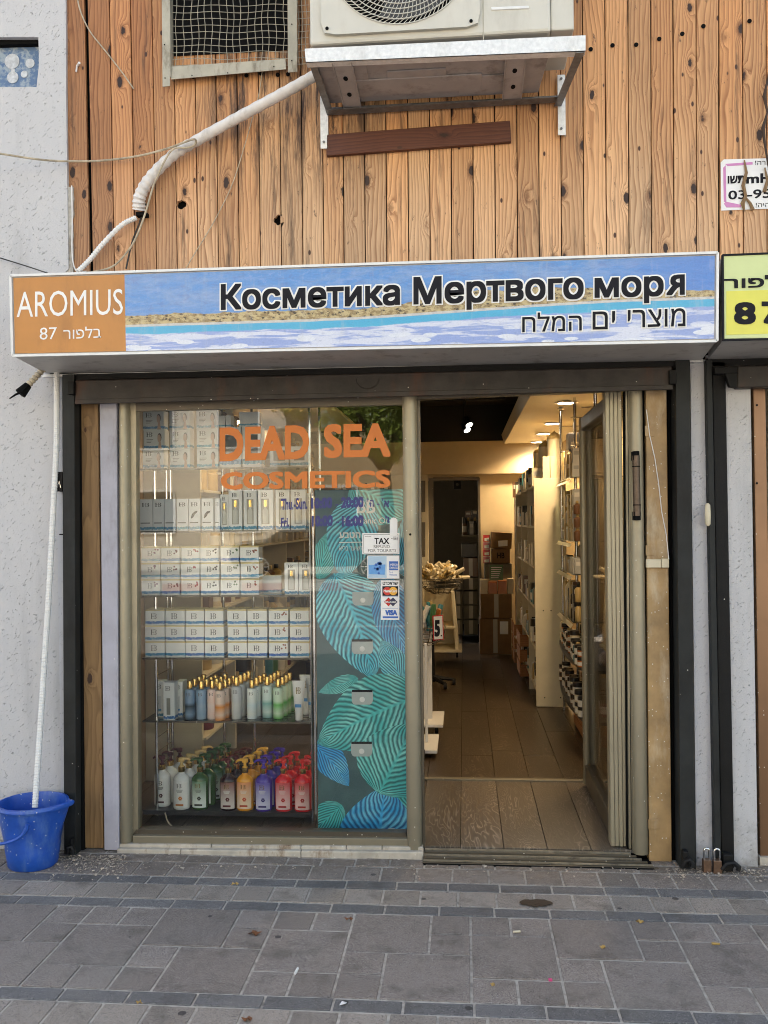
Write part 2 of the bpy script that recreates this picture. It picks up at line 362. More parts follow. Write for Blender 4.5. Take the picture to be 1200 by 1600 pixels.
def copy_tree(o, loc, label, rz=0., sc=None):
    c = o.copy(); COL.objects.link(c); c.location = loc; c['label'] = label; c.rotation_euler.z += rz
    ORG[c] = Vector(loc)
    if sc is not None: c.scale = sc if hasattr(sc, '__len__') else (sc,)*3
    for ch in KIDS(o):
        d = ch.copy(); COL.objects.link(d); d.parent = c
        for g in KIDS(ch):
            e = g.copy(); COL.objects.link(e); e.parent = d
    return c
def KIDS(o): return list(o.children)
def one(mb, name, mat, label, cat, group=None, **kw): return tag(mb.build(name, mat, **kw), label, cat, group)
# text -------------------------------------------------------------
_TC = {}
def text_mesh(s, bold=0., res=3):
    k = (s, bold)
    if k in _TC: return _TC[k]
    cu = bpy.data.curves.new('t', 'FONT'); cu.body = s; cu.size = 1.; cu.offset = bold; cu.resolution_u = res; cu.fill_mode = 'FRONT'
    o = bpy.data.objects.new('t', cu); COL.objects.link(o)
    bpy.context.view_layer.update()
    me = bpy.data.meshes.new_from_object(o.evaluated_get(bpy.context.evaluated_depsgraph_get()))
    vs = [v.co.copy() for v in me.vertices]; fs = [tuple(p.vertices) for p in me.polygons]
    bpy.data.objects.remove(o); bpy.data.curves.remove(cu); bpy.data.meshes.remove(me)
    if not vs: vs = [Vector((0, 0, 0)), Vector((1, 0, 0)), Vector((1, 1, 0))]; fs = [(0, 1, 2)]
    _TC[k] = (vs, fs); return _TC[k]
def put_text(mb, s, bl, br, tl, off=(0, -.0012, 0), bold=0., box=None, nrm=(0, -1, 0)):
    """fit the text to the parallelogram bl-br-tl; weight is added by laying shifted copies over each other"""
    vs, fs = text_mesh(s)
    ref = box or [min(v.x for v in vs)-bold, max(v.x for v in vs)+bold, min(v.y for v in vs)-bold, max(v.y for v in vs)+bold]
    bl, br, tl = Vector(bl), Vector(br), Vector(tl); off = Vector(off); nrm = Vector(nrm)
    sh = [(0, 0)]
    if bold:
        for q in ((1.,) if bold < .05 else (1., .5)):
            sh += [(ax*bold*q, ay*bold*q) for ax in (-1, -.5, 0, .5, 1) for ay in (-1, -.5, 0, .5, 1) if max(abs(ax), abs(ay)) == 1]
    for i, (dx, dy) in enumerate(sh):
        out = [bl + (br-bl)*((v.x+dx-ref[0])/(ref[1]-ref[0])) + (tl-bl)*((v.y+dy-ref[2])/(ref[3]-ref[2])) + off + nrm*.00004*i for v in vs]
        mb.add(out, fs)
    return ref
def text_px(mb, s, x0, x1, yb0, yt0, yb1, Y, bold=0., box=None):
    """text whose box is (x0,yb0)-(x1,yb1) along the baseline and top yt0 on the left, on the plane y = Y"""
    return put_text(mb, s, W(x0, yb0, Y), W(x1, yb1, Y), W(x0, yt0, Y), (0, 0, 0), bold, box)
ORD = ['first', 'second', 'third', 'fourth', 'fifth', 'sixth', 'seventh', 'eighth', 'ninth', 'tenth', 'eleventh', 'twelfth', 'thirteenth', 'fourteenth', 'fifteenth', 'sixteenth', 'seventeenth', 'eighteenth']
# ================================================================ LARGE STRUCTURE
GZ = 0.0
# ground far around, then pavement bed
struct(MB().box(-30, 30, -15.5, 12, -.30, -.035).build('ground', M['mortar']))
pavement = struct(MB().box(-2.75, 2.05, -2.2, .02, -.034, -.0045).build('pavement', M['mortar']))
ORG[pavement] = Vector((0, 0, 0))
tiles = {}
def tile(x0, x1, y0, y1, mat):
    g = .0045 if mat != 'band' else .004
    w, d = round(x1-x0, 3), round(y1-y0, 3)
    k = (w, d, mat)
    if k not in tiles:
        mb = MB(); mb.box(-w/2+g, w/2-g, -d/2+g, d/2-g, -.03, 0.)
        o = mb.build('paver', M[mat], bevel=.0025)
        tiles[k] = o.data; 
    else:
        o = bpy.data.objects.new('paver', tiles[k]); COL.objects.link(o)
    o.parent = pavement
    o.location = ((x0+x1)/2, (y0+y1)/2, random.uniform(-.0022, .001))
    o.rotation_euler = (random.uniform(-.004, .004), random.uniform(-.004, .004), random.uniform(-.006, .006))
XL, XR = -2.7, 2.0
def row(x, w, y0, y1, mat):
    while x < XR: tile(x, x+w, y0, y1, mat); x += w
row(XL-.04, .152, -.055, 0.0, 'paverb')
row(XL+.03, .155, -.145, -.058, 'paver')
row(XL, .155, -.302, -.147, 'paver')
row(XL+.05, .214, -.384, -.304, 'band')
row(XL+.06, .153, -.533, -.386, 'paverb')
row(XL+.02, .214, -.614, -.535, 'band')
U, V = .1494, .155; y0 = -.616
def mixt(x, c0, c1, r0, r1):
    tile(x+c0*U, x+c1*U, y0-r1*V, y0-r0*V, 'paver')
x = -1.485 - 2*5*U + .747
x = -1.485 - 2*.747
while x < XR:
    for c in (0, 1, 4): mixt(x, c, c+1, 0, 1)
    mixt(x, 2, 4, 0, 2); mixt(x, 0, 2, 1, 3); mixt(x, 4, 5, 1, 2); mixt(x, 2, 3, 2, 3); mixt(x, 3, 5, 2, 4)
    for c in (0, 1, 2): mixt(x, c, c+1, 3, 4)
    x += .747
row(XL+.04, .223, -1.313, -1.238, 'band')
row(XL+.02, .152, -1.466, -1.315, 'paverb')
row(XL+.09, .152, -1.62, -1.468, 'paver')
row(XL+.09, .304, -1.93, -1.622, 'paver')
# the rest of the pavement the photographer stands on, and the street behind him
def farpave():
    t = Mt('far_paving'); p = t.pos()
    b = t.n('TexBrick', {'Vector': p, 'Color1': (.1, .09, .09, 1), 'Color2': (.13, .12, .115, 1), 'Mortar': (.3, .28, .26, 1), 'Scale': 1., 'Mortar Size': .006, 'Brick Width': .3, 'Row Height': .15})
    return t.out(t.mix(t.noise(p, 3., 5.), b.outputs[0], (.2, .18, .17), 'MIX'), .8)
M['farpave'] = farpave()
def asphalt():
    t = Mt('asphalt'); p = t.pos(); return t.out(t.mix(t.noise(p, 120., 4.), (.11, .11, .11), (.18, .175, .165)), .85)
M['asphalt'] = asphalt()
mb = MB(); mb.box(-30, 30, -8.6, -2.2, -.03, .0); mb.box(-30, -2.75, -2.2, 0, -.03, 0); mb.box(2.05, 30, -2.2, 0, -.03, 0)
struct(mb.build('outer_pavement', M['farpave']))
struct(MB().box(-30, 30, -15.3, -8.75, -.034, -.0).build('road', M['asphalt']))
struct(MB().box(-30, 30, -8.75, -8.6, -.03, .01).build('kerb', M['mortar']))
M['farslab'] = paint('pale_concrete', (.46, .43, .38), .8, var=.2, bump=.2)
struct(MB().box(-30, 30, -34, -15.45, -.3, .10).build('far_pavement', M['farslab']))
M['kerbred'] = paint('red_kerb_paint', (.42, .14, .11), .7, var=.3); M['kerbwhite'] = paint('white_kerb_paint', (.72, .7, .66), .7)
kb = thing('painted_kerb', 'kerb across the street painted in red and white blocks', 'kerb', (0, -15.4, 0))
for i in range(26):
    MB().box(-13+i*.9+.005, -13+(i+1)*.9-.005, -15.45, -15.3, -.02, .16).build('kerb_stone', M['kerbred' if i % 2 else 'kerbwhite'], kb)
# building: wall above, sides, body of the block (its shade falls on the pavement)
struct(MB().box(-8, 8, .06, .28, 2.62, 3.0).build('building_band', M['stucco']))
struct(MB().box(-8, 8, .06, 9.0, 2.96, 8.6).build('upper_building', M['stucco']))
struct(MB().box(-8, -2.35, -.03, 8., -.05, 2.62).build('building_left', M['stucco']))
struct(MB().box(2.6, 8, -.03, 8., -.05, 2.62).build('building_right', M['stucco']))
# left stucco wall with a cut niche
def wall_poly(mb, pts, Y, th):
    mb.prism([W(a, b, Y) for a, b in pts], (0, th, 0))
mb = MB(); YL = -.035
wall_poly(mb, [(-330, -500), (98, -500), (103, 58), (-330, 58)], YL, .10)
wall_poly(mb, [(60, 58), (103, 58), (103, 136), (57, 136), (61, 100)], YL, .10)
wall_poly(mb, [(-330, 136), (-330, 58), (-40, 58), (-40, 136)], YL, .10)
wall_poly(mb, [(-330, 1352), (-330, 136), (103, 136), (107, 420), (97, 430), (97, 592), (101, 1344)], YL, .10)
lw = mb.build('wall', M['stucco'])
struct(lw)
mb = MB(); mb.prism([W(-44, 55, .02), W(64, 55, .02), W(64, 140, .02), W(-44, 140, .02)], (0, .03, 0))
t = Mt('blue_niche_paint'); p = t.pos(); n = t.noise(p, 22., 5., .7)
M['niche'] = t.out(t.mix(t.ss(n, .45, .6), (.10, .17, .30), (.30, .36, .42)), .7, 0, t.bump(n, .5, .003))
niche = one(mb, 'wall_niche', M['niche'], 'shallow blue painted niche with white stencilled discs in the stucco wall', 'niche')
mb = MB()
for cx, cy, r in ((19, 96, 13), (47, 99, 8), (20, 121, 10), (38, 116, 6)):
    mb.disc(W(cx, cy, .018), (0, -1, 0), r*.0029*.98, .0015, 20)
mb.quad_px([(17, 108), (23, 108), (23, 116), (17, 116)], .0185, .0015)
mb.build('white_stencil', paint('worn_white_stencil', (.5, .52, .54), .7, var=.25, vs=50), niche)
mb = MB(); mb.quad_px([(-44, 58), (60, 58), (58, 68), (-44, 71)], -.01, .03); mb.build('dark_slot', M['gap'], niche)
# broken plaster strip between stucco and boards
mb = MB(); L = []; Rr = []
for i in range(17):
    y = 292+i*8.5; L.append((101-random.random()*7-(3 if i > 3 else 0), y)); Rr.append((112+random.random()*3, y))
for i in range(16):
    mb.prism([W(*L[i], -.03), W(*Rr[i], -.03), W(*Rr[i+1], -.03), W(*L[i+1], -.03)], (0, .03, 0))
# raise and roughen the strip a little
one(mb, 'broken_plaster', M['plaster'], 'crumbling grey plaster strip between white stucco and boards', 'plaster')
# timber cladding -------------------------------------------------
clad = thing('timber_cladding', 'wall of upright knotty pine boards above the shop signs', 'wall cladding', (0, 0, 2.4))
MB().box(W(104, 0, 0).x, 1.85, .012, .05, 2.30, 4.9).build('backing_board', M['gap'], clad)
bx = [111.5, 147, 181, 213.5, 246.5, 279, 311, 343, 375.5, 408.5, 441, 474.5, 507, 538.5, 571.5, 605, 639, 672.5, 706, 740, 774, 808.5, 842.5, 877, 912, 947, 982, 1017, 1052, 1087, 1123, 1160, 1197, 1233, 1270, 1307, 1344]
tx = [101, 138.5, 173, 205.5, 239, 272, 304.5, 337, 370, 403.5, 436.5, 470, 503, 535, 568.5, 602, 636, 670, 704, 737.5, 771.5, 806, 840, 874, 909, 944, 980, 1015.5, 1050, 1086, 1121.5, 1158, 1195, 1232, 1269, 1306, 1343]
HOLES = {4: (285, 322, 8), 9: (437, 346, 8)}
for i in range(len(bx)-1):
    b0, b1, t0, t1 = W(bx[i], 415, 0), W(bx[i+1], 415, 0), W(tx[i], 0, 0), W(tx[i+1], 0, 0)
    g = .0022 if i not in (0,) else .003
    if i == 0: b1 = b1 - Vector((.012, 0, 0)); t1 = t1 - Vector((.012, 0, 0))
    if i == 29: b1 = b1 - Vector((.005, 0, 0))
    def ex(a, b, z): k = (z-a.z)/(b.z-a.z); return a.x+(b.x-a.x)*k
    zb, zt = 2.34, 4.85; dy = random.uniform(-.0015, .0015)
    xs = [ex(b0, t0, zb)+g, ex(b1, t1, zb)-g, ex(b1, t1, zt)-g, ex(b0, t0, zt)+g]
    hole = None
    for hx, hy, hr in HOLES.values():
        hp = W(hx, hy, 0)
        if ex(b0, t0, hp.z) < hp.x < ex(b1, t1, hp.z): hole = (hp, hr*.0029)
    mb = MB(); Y0, Y1 = -.018+dy, 0.0
    def slab(q, mb=mb, Y0=Y0, Y1=Y1):
        mb.prism([(a, Y0, c) for a, c in q], (0, Y1-Y0, 0))
    def xl(z): return ex(b0, t0, z)+g
    def xr(z): return ex(b1, t1, z)-g
    if not hole:
        slab([(xs[0], zb), (xs[1], zb), (xs[2], zt), (xs[3], zt)])
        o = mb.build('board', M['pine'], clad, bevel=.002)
    else:
        hp, hr = hole; zs = [hp.z-hr, hp.z+hr]
        n = 16; ring = []; out = []
        for k in range(n):
            a = 2*math.pi*k/n; rr = hr*random.uniform(.8, 1.15)
            ring.append((hp.x+math.cos(a)*rr, hp.z+math.sin(a)*rr))
            c, s_ = math.cos(a), math.sin(a); kk = 1/max(abs(c), abs(s_))
            zq = hp.z + s_*kk*hr*1.8; u = (c*kk+1)/2
            out.append((xl(zq)+(xr(zq)-xl(zq))*u, zq))
        for k in range(n):
            k2 = (k+1) % n; slab([ring[k], ring[k2], out[k2], out[k]])
        zz0, zz1 = min(q[1] for q in out), max(q[1] for q in out)
        slab([(xl(zb), zb), (xr(zb), zb), (xr(zz0), zz0), (xl(zz0), zz0)])
        slab([(xl(zz1), zz1), (xr(zz1), zz1), (xr(zt), zt), (xl(zt), zt)])
        # corners between the ring's outline and the board edge
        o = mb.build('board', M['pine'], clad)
    if i in (0, 1): pass
# round plugs / old screw heads
for px, py in ((923, 77), (957, 71), (994, 70), (1030, 61), (1066, 53), (1099, 41), (1171, 33), (408, 115), (434, 117), (450, 116), (302, 120), (385, 118)):
    mb = MB(); p = W(px, py, -.02); mb.disc(p, (0, -1, 0), .010, .002, 10); mb.build('plug', M['gap'], clad)
# little white plastic stub and nail on the first board
mb = MB(); p = W(121, 103, -.02); mb.cyl(p, p+Vector((.022, -.03, -.002)), .006, 8); mb.cyl(p+Vector((-.002, 0, .004)), p+Vector((-.004, -.004, -.03)), .004, 6)
mb.build('wall_plug', M['white'], clad)
# ---------------------------------------------------------------- signs
def signbox(name, label, f, bk, YF, YB):
    """f: four front corners in the photograph (tl, tr, br, bl)"""
    a = [W(x, y, YF) for x, y in f]
    t = thing(name, label, 'shop sign', a[3])
    return t, a
SYF, SYB = -.50, -.055
tl, tr, br, bl = W(17, 431, SYF), W(1121, 395, SYF), W(1120, 533, SYF), W(20, 556, SYF)
sign = thing('shop_sign', 'long blue lightbox sign with Dead Sea shore photograph over the shop window', 'shop sign', bl)
back = lambda p, x: Vector((x, SYB, p.z))
bxl, bxr = W(72, 584, SYB).x, W(1095, 561, SYB).x
mb = MB(); ins = Vector((0, .006, 0))
# body behind the face: eight corners, wider at the back
vs = [tl+ins, tr+ins, br+ins, bl+ins, back(tl, bxl), back(tr, bxr), back(br, bxr), back(bl, bxl)]
mb.add(vs, [(0, 1, 2, 3), (4, 5, 6, 7), (0, 1, 5, 4), (1, 2, 6, 5), (2, 3, 7, 6), (3, 0, 4, 7)])
mb.build('sign_box', M['signbox'], sign)
def lerp2(u, v, dy=0.):
    return tl.lerp(tr, u).lerp(bl.lerp(br, u), 1-v) + Vector((0, dy, 0))
us = (208-17)/(1121-17)*.985
e = .006
mb = MB(); mb.prism([lerp2(.0035, .03), lerp2(us, .03), lerp2(us, .97), lerp2(.0035, .97)], (0, .005, 0)); mb.build('orange_panel', M['signorange'], sign)
# picture of the shore, a flat print
t = Mt('shore_print'); g = t.sep(t.co('Generated')); u, v = g[0], g[2]
uu = t.ma('MULTIPLY', u, 6.6)
q = t.comb(uu, 0., v)
nn = t.noise(t.vm('MULTIPLY', q, (1.6, 1, 5)), 1., 5., .6); nf = t.noise(t.vm('MULTIPLY', q, (12, 1, 22)), 1., 4., .7)
mt = t.noise(t.vm('MULTIPLY', q, (1.1, 1, 4)), 1., 6., .65, 1.)
skyc = t.mix(t.ss(mt, .42, .62), (.10, .28, .62), (.18, .32, .58))
rid = t.noise(t.vm('MULTIPLY', q, (5, 1, 16)), 1., 6., .75, 1.2); skyc = t.mix(t.ma('MULTIPLY', t.ss(rid, .5, .62), .4), skyc, (.28, .38, .66)); skyc = t.mix(t.ma('MULTIPLY', t.ss(rid, .48, .38), .3), skyc, (.13, .15, .38))
skyc = t.mix(t.ma('MULTIPLY', t.ss(mt, .55, .75), .4), skyc, (.30, .38, .62))
skyc = t.mix(t.ma('MULTIPLY', t.ss(u, .75, 1.), .6), skyc, (.06, .19, .58))
hb = t.noise(t.comb(t.ma('MULTIPLY', u, 16.)), 1., 4., .6)
peak = t.ma('MULTIPLY', t.ma('MULTIPLY', t.ss(u, .42, .62), t.ss(u, 1.25, .7)), .17)
hilltop = t.ma('ADD', t.ma('MULTIPLY_ADD', hb, .14, .42), peak)
hillmask = t.ss(t.ma('SUBTRACT', hilltop, v), -.004, .006)
hillc = t.mix(t.ss(nf, .42, .58), (.27, .19, .085), (.52, .42, .22)); sp = t.vor(t.vm('MULTIPLY', q, (20, 1, 26)), 1.)
hillc = t.mix(t.ma('MULTIPLY', t.ss(sp, .42, .3), t.ss(nf, .56, .46)), hillc, (.06, .045, .03))
c = t.mix(hillmask, skyc, hillc)
wt = t.ma('ADD', t.ma('MULTIPLY', hb, .02), t.ma('MULTIPLY_ADD', t.ss(u, .3, .9), .12, .335))
wm = t.ss(t.ma('SUBTRACT', wt, v), -.004, .006)
c = t.mix(t.ma('MULTIPLY', t.ma('MULTIPLY', t.ss(t.ma('SUBTRACT', t.ma('ADD', wt, .03), v), -.004, .006), 1.), .7), c, (.62, .63, .66))
c = t.mix(wm, c, t.mix(nn, (.05, .34, .60), (.09, .46, .66)))
st = t.ma('SUBTRACT', wt, t.ma('MULTIPLY_ADD', nn, .10, .04))
sm = t.ss(t.ma('SUBTRACT', st, v), -.01, .01)
salt = t.noise(t.vm('MULTIPLY', q, (1.5, 1, 13)), 1., 5., .6, .6)
pan = t.vor(t.vm('MULTIPLY', q, (3., 1, 11)), 1.)
sc_ = t.mix(t.ss(salt, .46, .56), (.27, .36, .66), (.62, .66, .78))
sc_ = t.mix(t.ma('MULTIPLY', t.ss(pan, .36, .32), t.ss(v, .26, .14)), sc_, (.68, .72, .80)); sc_ = t.mix(t.ma('MULTIPLY', t.ss(nf, .55, .68), .35), sc_, (.16, .22, .42))
c = t.mix(sm, c, sc_)
dr = t.noise(t.vm('MULTIPLY', q, (30, 1, 30)), 1., 5., .8); c = t.mix(t.ma('MULTIPLY', t.ss(dr, .64, .72), .5), c, (.05, .05, .07))
c = t.mix(t.ma('MULTIPLY', t.ss(t.noise(t.vm('MULTIPLY', q, (40, 1, 60)), 1., 3., .7), .35, .7), .25), c, t.mix(1., c, (.6, .6, .62), 'MULTIPLY')); fd = t.noise(t.vm('MULTIPLY', q, (9, 1, 1.5)), 1., 5., .7); c = t.mix(t.ma('MULTIPLY', t.ss(fd, .5, .75), .22), c, (.5, .5, .5))
M['shore'] = t.out(c, .32)
mb = MB(); mb.prism([lerp2(us, .03), lerp2(.9965, .03), lerp2(.9965, .97), lerp2(us, .97)], (0, .005, 0)); mb.build('shore_picture', M['shore'], sign)
mb = MB()
for a, b in (((0, 0), (1, .0)), ((0, 1), (1, 1)), ((0, 0), (0, 1)), ((1, 0), (1, 1))):
    p, q2 = lerp2(*a), lerp2(*b); d = (q2-p).normalized(); nrm = Vector((0, -1, 0)).cross(d)*(.005)
    mb.prism([p-nrm-d*.005, q2-nrm+d*.005, q2+nrm+d*.005, p+nrm-d*.005], (0, .016, 0)) if False else mb.prism([p-nrm+Vector((0, -.006, 0)), q2-nrm+Vector((0, -.006, 0)), q2+nrm+Vector((0, -.006, 0)), p+nrm+Vector((0, -.006, 0))], (0, .014, 0))
mb.build('edge_trim', M['signedge'], sign)
# pale drip edge under the back of the box
mb = MB(); p0, p1 = W(66, 585, SYB-.012), W(1098, 561, SYB-.012)
mb.prism([p0, p1, p1-Vector((0, 0, .012)), p0-Vector((0, 0, .012))], (0, .02, 0)); mb.build('drip_edge', M['signedge'], sign)
Y1 = SYF-.0015
def sign_text(s, x0, x1, yb0, yt0, yb1, mat, name='lettering', bold=0., outline=0., par=None, Y=Y1, mo='whiteink'):
    if outline:
        mb = MB(); ref = None
        vs, fs = text_mesh(s); ref = [min(v.x for v in vs)-bold, max(v.x for v in vs)+bold, min(v.y for v in vs)-bold, max(v.y for v in vs)+bold]
        text_px(mb, s, x0, x1, yb0, yt0, yb1, Y, bold+outline, ref); mb.build(name+'_outline', M[mo], par or sign)
        mb = MB(); text_px(mb, s, x0, x1, yb0, yt0, yb1, Y-.0022, bold, ref); return mb.build(name, M[mat], par or sign)
    mb = MB(); text_px(mb, s, x0, x1, yb0, yt0, yb1, Y, bold); return mb.build(name, M[mat], par or sign)
sign_text('AROMIUS', 26, 192, 496, 456, 491.5, 'whiteink', bold=.0)
sign_text('87', 62, 89, 531, 512, 530, 'whiteink'); sign_text('בלפור'[::-1], 99, 158, 530, 512, 527.5, 'whiteink', bold=.004)
sign_text('Косметика', 345, 625, 485, 444, 477, 'ink', bold=.027, outline=.038)
sign_text('Мертвого', 646, 912, 487, 433, 478, 'ink', bold=.027, outline=.038)
sign_text('мор', 929, 1037, 476, 434, 473, 'ink', bold=.027, outline=.038)
sign_text('R', 1070, 1041, 460.5, 428.5, 461.5, 'ink', bold=.032, outline=.042)   # mirrored R reads as the last letter
for wd_, x0, x1, yb, yt in (('מוצרי', 981, 1071, 512, 484), ('ים', 926, 961, 515, 487), ('המלח', 816, 909, 519, 489)):
    sign_text(wd_[::-1], x0, x1, yb, yt, yb-(x1-x0)*.028, 'ink', bold=.004, outline=.045)
# neighbour's sign
q = [W(x, y, SYF) for x, y in ((1130, 398), (1330, 390), (1330, 527), (1131, 531))]
s2 = thing('neighbour_sign', 'yellow and pale green lightbox sign with number 87 of the next shop', 'shop sign', q[3])
qi = [v + Vector((0, .006, 0)) for v in q]; b0 = W(1106, 555, SYB).x
bk = [Vector((b0 if i in (0, 3) else 2.35, SYB, v.z)) for i, v in enumerate(qi)]
mb = MB(); mb.add(qi+bk, [(0, 1, 2, 3), (4, 5, 6, 7), (0, 1, 5, 4), (1, 2, 6, 5), (2, 3, 7, 6), (3, 0, 4, 7)]); mb.build('sign_box', M['signbox'], s2)
M['signgreen'] = paint('pale_green_face', (.56, .64, .30), .35, var=.04, bump=.05); M['signyellow'] = paint('yellow_face', (.66, .64, .09), .35, var=.04, bump=.05)
mb = MB(); mb.quad_px([(1131, 400), (1330, 393), (1330, 526), (1132, 529)], SYF, .005); mb.build('green_panel', M['signgreen'], s2)
mb = MB(); mb.quad_px([(1135, 455), (1330, 449), (1330, 518), (1135, 523)], SYF-.0015, .004); mb.build('yellow_panel', M['signyellow'], s2)
mb = MB(); mb.quad_px([(1129, 397), (1330, 389), (1330, 392), (1129, 400)], SYF-.004, .01); mb.quad_px([(1128, 398), (1131, 398), (1132, 532), (1129, 532)], SYF-.005, .01); mb.quad_px([(1131, 529.5), (1330, 525), (1330, 528), (1131, 532.5)], SYF-.006, .01)
mb.build('edge_trim', M['ink'], s2)
mb = MB(); p0, p1 = W(1104, 555, SYB-.012), W(1330, 548, SYB-.012)
mb.prism([p0, p1, p1-Vector((0, 0, .012)), p0-Vector((0, 0, .012))], (0, .02, 0)); mb.build('drip_edge', M['signedge'], s2)
sign_text('לפור'[::-1], 1131, 1218, 451, 432, 448, 'ink', par=s2, bold=.02, Y=SYF-.003)
sign_text('8', 1147, 1181, 507, 472, 507, 'ink', par=s2, bold=.035, Y=SYF-.003); sign_text('7', 1190, 1224, 506, 471, 506, 'ink', par=s2, bold=.035, Y=SYF-.003)
# pink bordered sticker sign on the boards
st = thing('phone_sticker', 'torn white sticker with pink border and phone number on the pine boards', 'sticker', W(1127, 328, -.021))
mb = MB(); mb.quad_px([(1126, 254), (1131, 249), (1250, 246), (1250, 324), (1127, 329)], -.0215, .0015); mb.build('sheet', M['white'], st)
mb = MB(); mb.quad_px([(1133, 256), (1176, 253), (1176, 257), (1137, 259.5)], -.0225, .001); mb.quad_px([(1130, 262), (1134, 258), (1135, 316), (1131, 315)], -.0225, .001); mb.quad_px([(1131, 318), (1134, 315), (1158, 320), (1158, 324), (1135, 324)], -.0225, .001)
mb.build('pink_border', plastic('pink_ink', (.55, .22, .45), .5), st)
for a_ in (('ושת', 1137, 1163, 287, 275, 286, .03), ('mH', 1166, 1206, 287, 272, 285, .03), ('03-95', 1138, 1204, 312, 298, 309, .015), ('!הרה', 1180, 1204, 258, 251, 257, 0.), ('!היה', 1181, 1202, 324, 317, 323, 0.)):
    mb = MB(); text_px(mb, a_[0], *a_[1:6], -.0230, a_[6]); mb.build('lettering', M['ink'], st)
mb = MB()
for path in ([(1163, 250), (1166, 270), (1161, 290), (1165, 306), (1160, 318), (1163, 330)], [(1195, 262), (1199, 282), (1194, 300)], [(1163, 306), (1172, 318), (1176, 328)]):
    mb.tube([W(a, b, -.026) for a, b in path], .006, 5, rr=[.003, .007, .009, .007, .010, .003][:len(path)])
mb.build('torn_edge', M['batten'], st)
tw = MB()
tw.tube([W(a, b, -.05) for a, b in ((1205, 95), (1198, 130), (1194, 150), (1199, 175), (1192, 200), (1195, 225), (1201, 262), (1207, 300))], .006, 6, rr=[.006, .004, .008, .004, .008, .005, .004, .003])
tw.tube([W(a, b, -.05) for a, b in ((1194, 150), (1200, 128), (1206, 120))], .003, 5)
one(tw, 'dry_twig', paint('dark_twig', (.05, .03, .02), .8, var=.3), 'dark dry twig hanging down over the boards at the right edge', 'twig')
# ---------------------------------------------------------------- roller shutter rails, lintel, jamb strips
def strip(name, mat, label, cat, xt0, xt1, xb0, xb1, yt, yb, Y, th, bevel=.003, parent=None, floor=None):
    q = [W(xt0, yt, Y), W(xt1, yt, Y), W(xb1, yb, Y), W(xb0, yb, Y)]
    if floor is not None:
        for k in (2, 3): q[k].z = floor
    mb = MB(); mb.prism(q, (0, th, 0)); o = mb.build(name, M[mat], parent, bevel=bevel)
    if label: tag(o, label, cat)
    return o
strip('shutter_rail', 'railgrey', 'dark grey roller shutter rail beside the white stucco wall', 'shutter rail', 97, 116, 100, 119, 585, 1345, -.085, .10, floor=-.004)
strip('rail_recess', 'gap', 'black recess of the left shutter rail beside the raw wooden batten', 'rail', 116.5, 124, 119.5, 131, 585, 1345, -.03, .06, floor=-.004)
strip('wooden_batten', 'batten', 'knotty raw wooden batten between black rail and lavender strip', 'batten', 124, 153, 131, 161.5, 625, 1345, -.012, .05, floor=.004)
strip('metal_strip', 'lavender', 'lavender grey metal strip left of the shop window post', 'strip', 155.5, 182, 163, 186, 625, 1345, -.03, .05, floor=.002)
strip('rail_recess', 'gap', 'black recess between tan post and dark grey shutter rail', 'rail', 1042, 1057, 1050, 1066, 575, 1352, .02, .06, floor=-.004)
strip('wooden_post', 'tan', 'tan painted wooden post with flaking paint right of the doorway', 'post', 1009, 1041.5, 1014.5, 1050, 606, 1352, -.012, .07, floor=.0)
strip('shutter_rail', 'railgrey', 'dark grey roller shutter rail right of the tan post', 'shutter rail', 1055.5, 1078, 1063.5, 1087.5, 562, 1350, -.085, .10, floor=-.004)
struct(strip('wall_strip', 'stucco_pale', None, None, 1078.5, 1104, 1088, 1119, 562, 1350, -.045, .12, bevel=0, floor=-.01))
strip('shutter_rail', 'railgrey', 'narrow dark double rail between the two shops', 'shutter rail', 1103.5, 1112.5, 1117.5, 1127.5, 562, 1352, -.085, .10, floor=-.004)
strip('shutter_rail', 'blackrough', 'rough black rail beside the white stucco pier of the next shop', 'shutter rail', 1112.8, 1133.5, 1127.8, 1147.5, 565, 1350, -.06, .10, floor=-.004)
struct(strip('pier', 'stucco', None, None, 1133.5, 1172.5, 1147.5, 1184, 590, 1350, -.045, .12, bevel=0, floor=-.01))
strip('rail_recess', 'gap', 'black gap between white stucco pier and brown frame', 'rail', 1172.5, 1177, 1184, 1188, 590, 1350, .02, .05, floor=-.004)
bf = strip('neighbour_shopfront', 'alu_brown', 'brown aluminium frame of the next shop at the right edge', 'door frame', 1177, 1196, 1188, 1208, 600, 1345, -.01, .05, floor=.03)
mb = MB()
for y in (633, 755): mb.disc(W(1182.5, y, -.011), (0, -1, 0), .005, .002, 8)
mb.build('screw', M['gap'], bf)
tag(MB().box(W(1208, 900, .05).x, 2.6, .05, .07, .05, 2.2).build('next_shop_glass', M['glass']), 'shop glass of the next shop beyond the brown frame', 'window')
struct(MB().box(W(1184, 1345, 0).x, 2.6, -.03, .08, -.03, .035).build('neighbour_sill', M['marble']))
strip('wall_edge', 'stucco_pale', 'thin pale strip of wall left of the shutter rail', 'strip', 86, 97, 97, 100.5, 588, 1340, -.038, .03, bevel=0)
struct(MB().box(-1.93, 2.7, -.045, .30, 2.235, 2.64).build('beam_behind_sign', M['gap']))
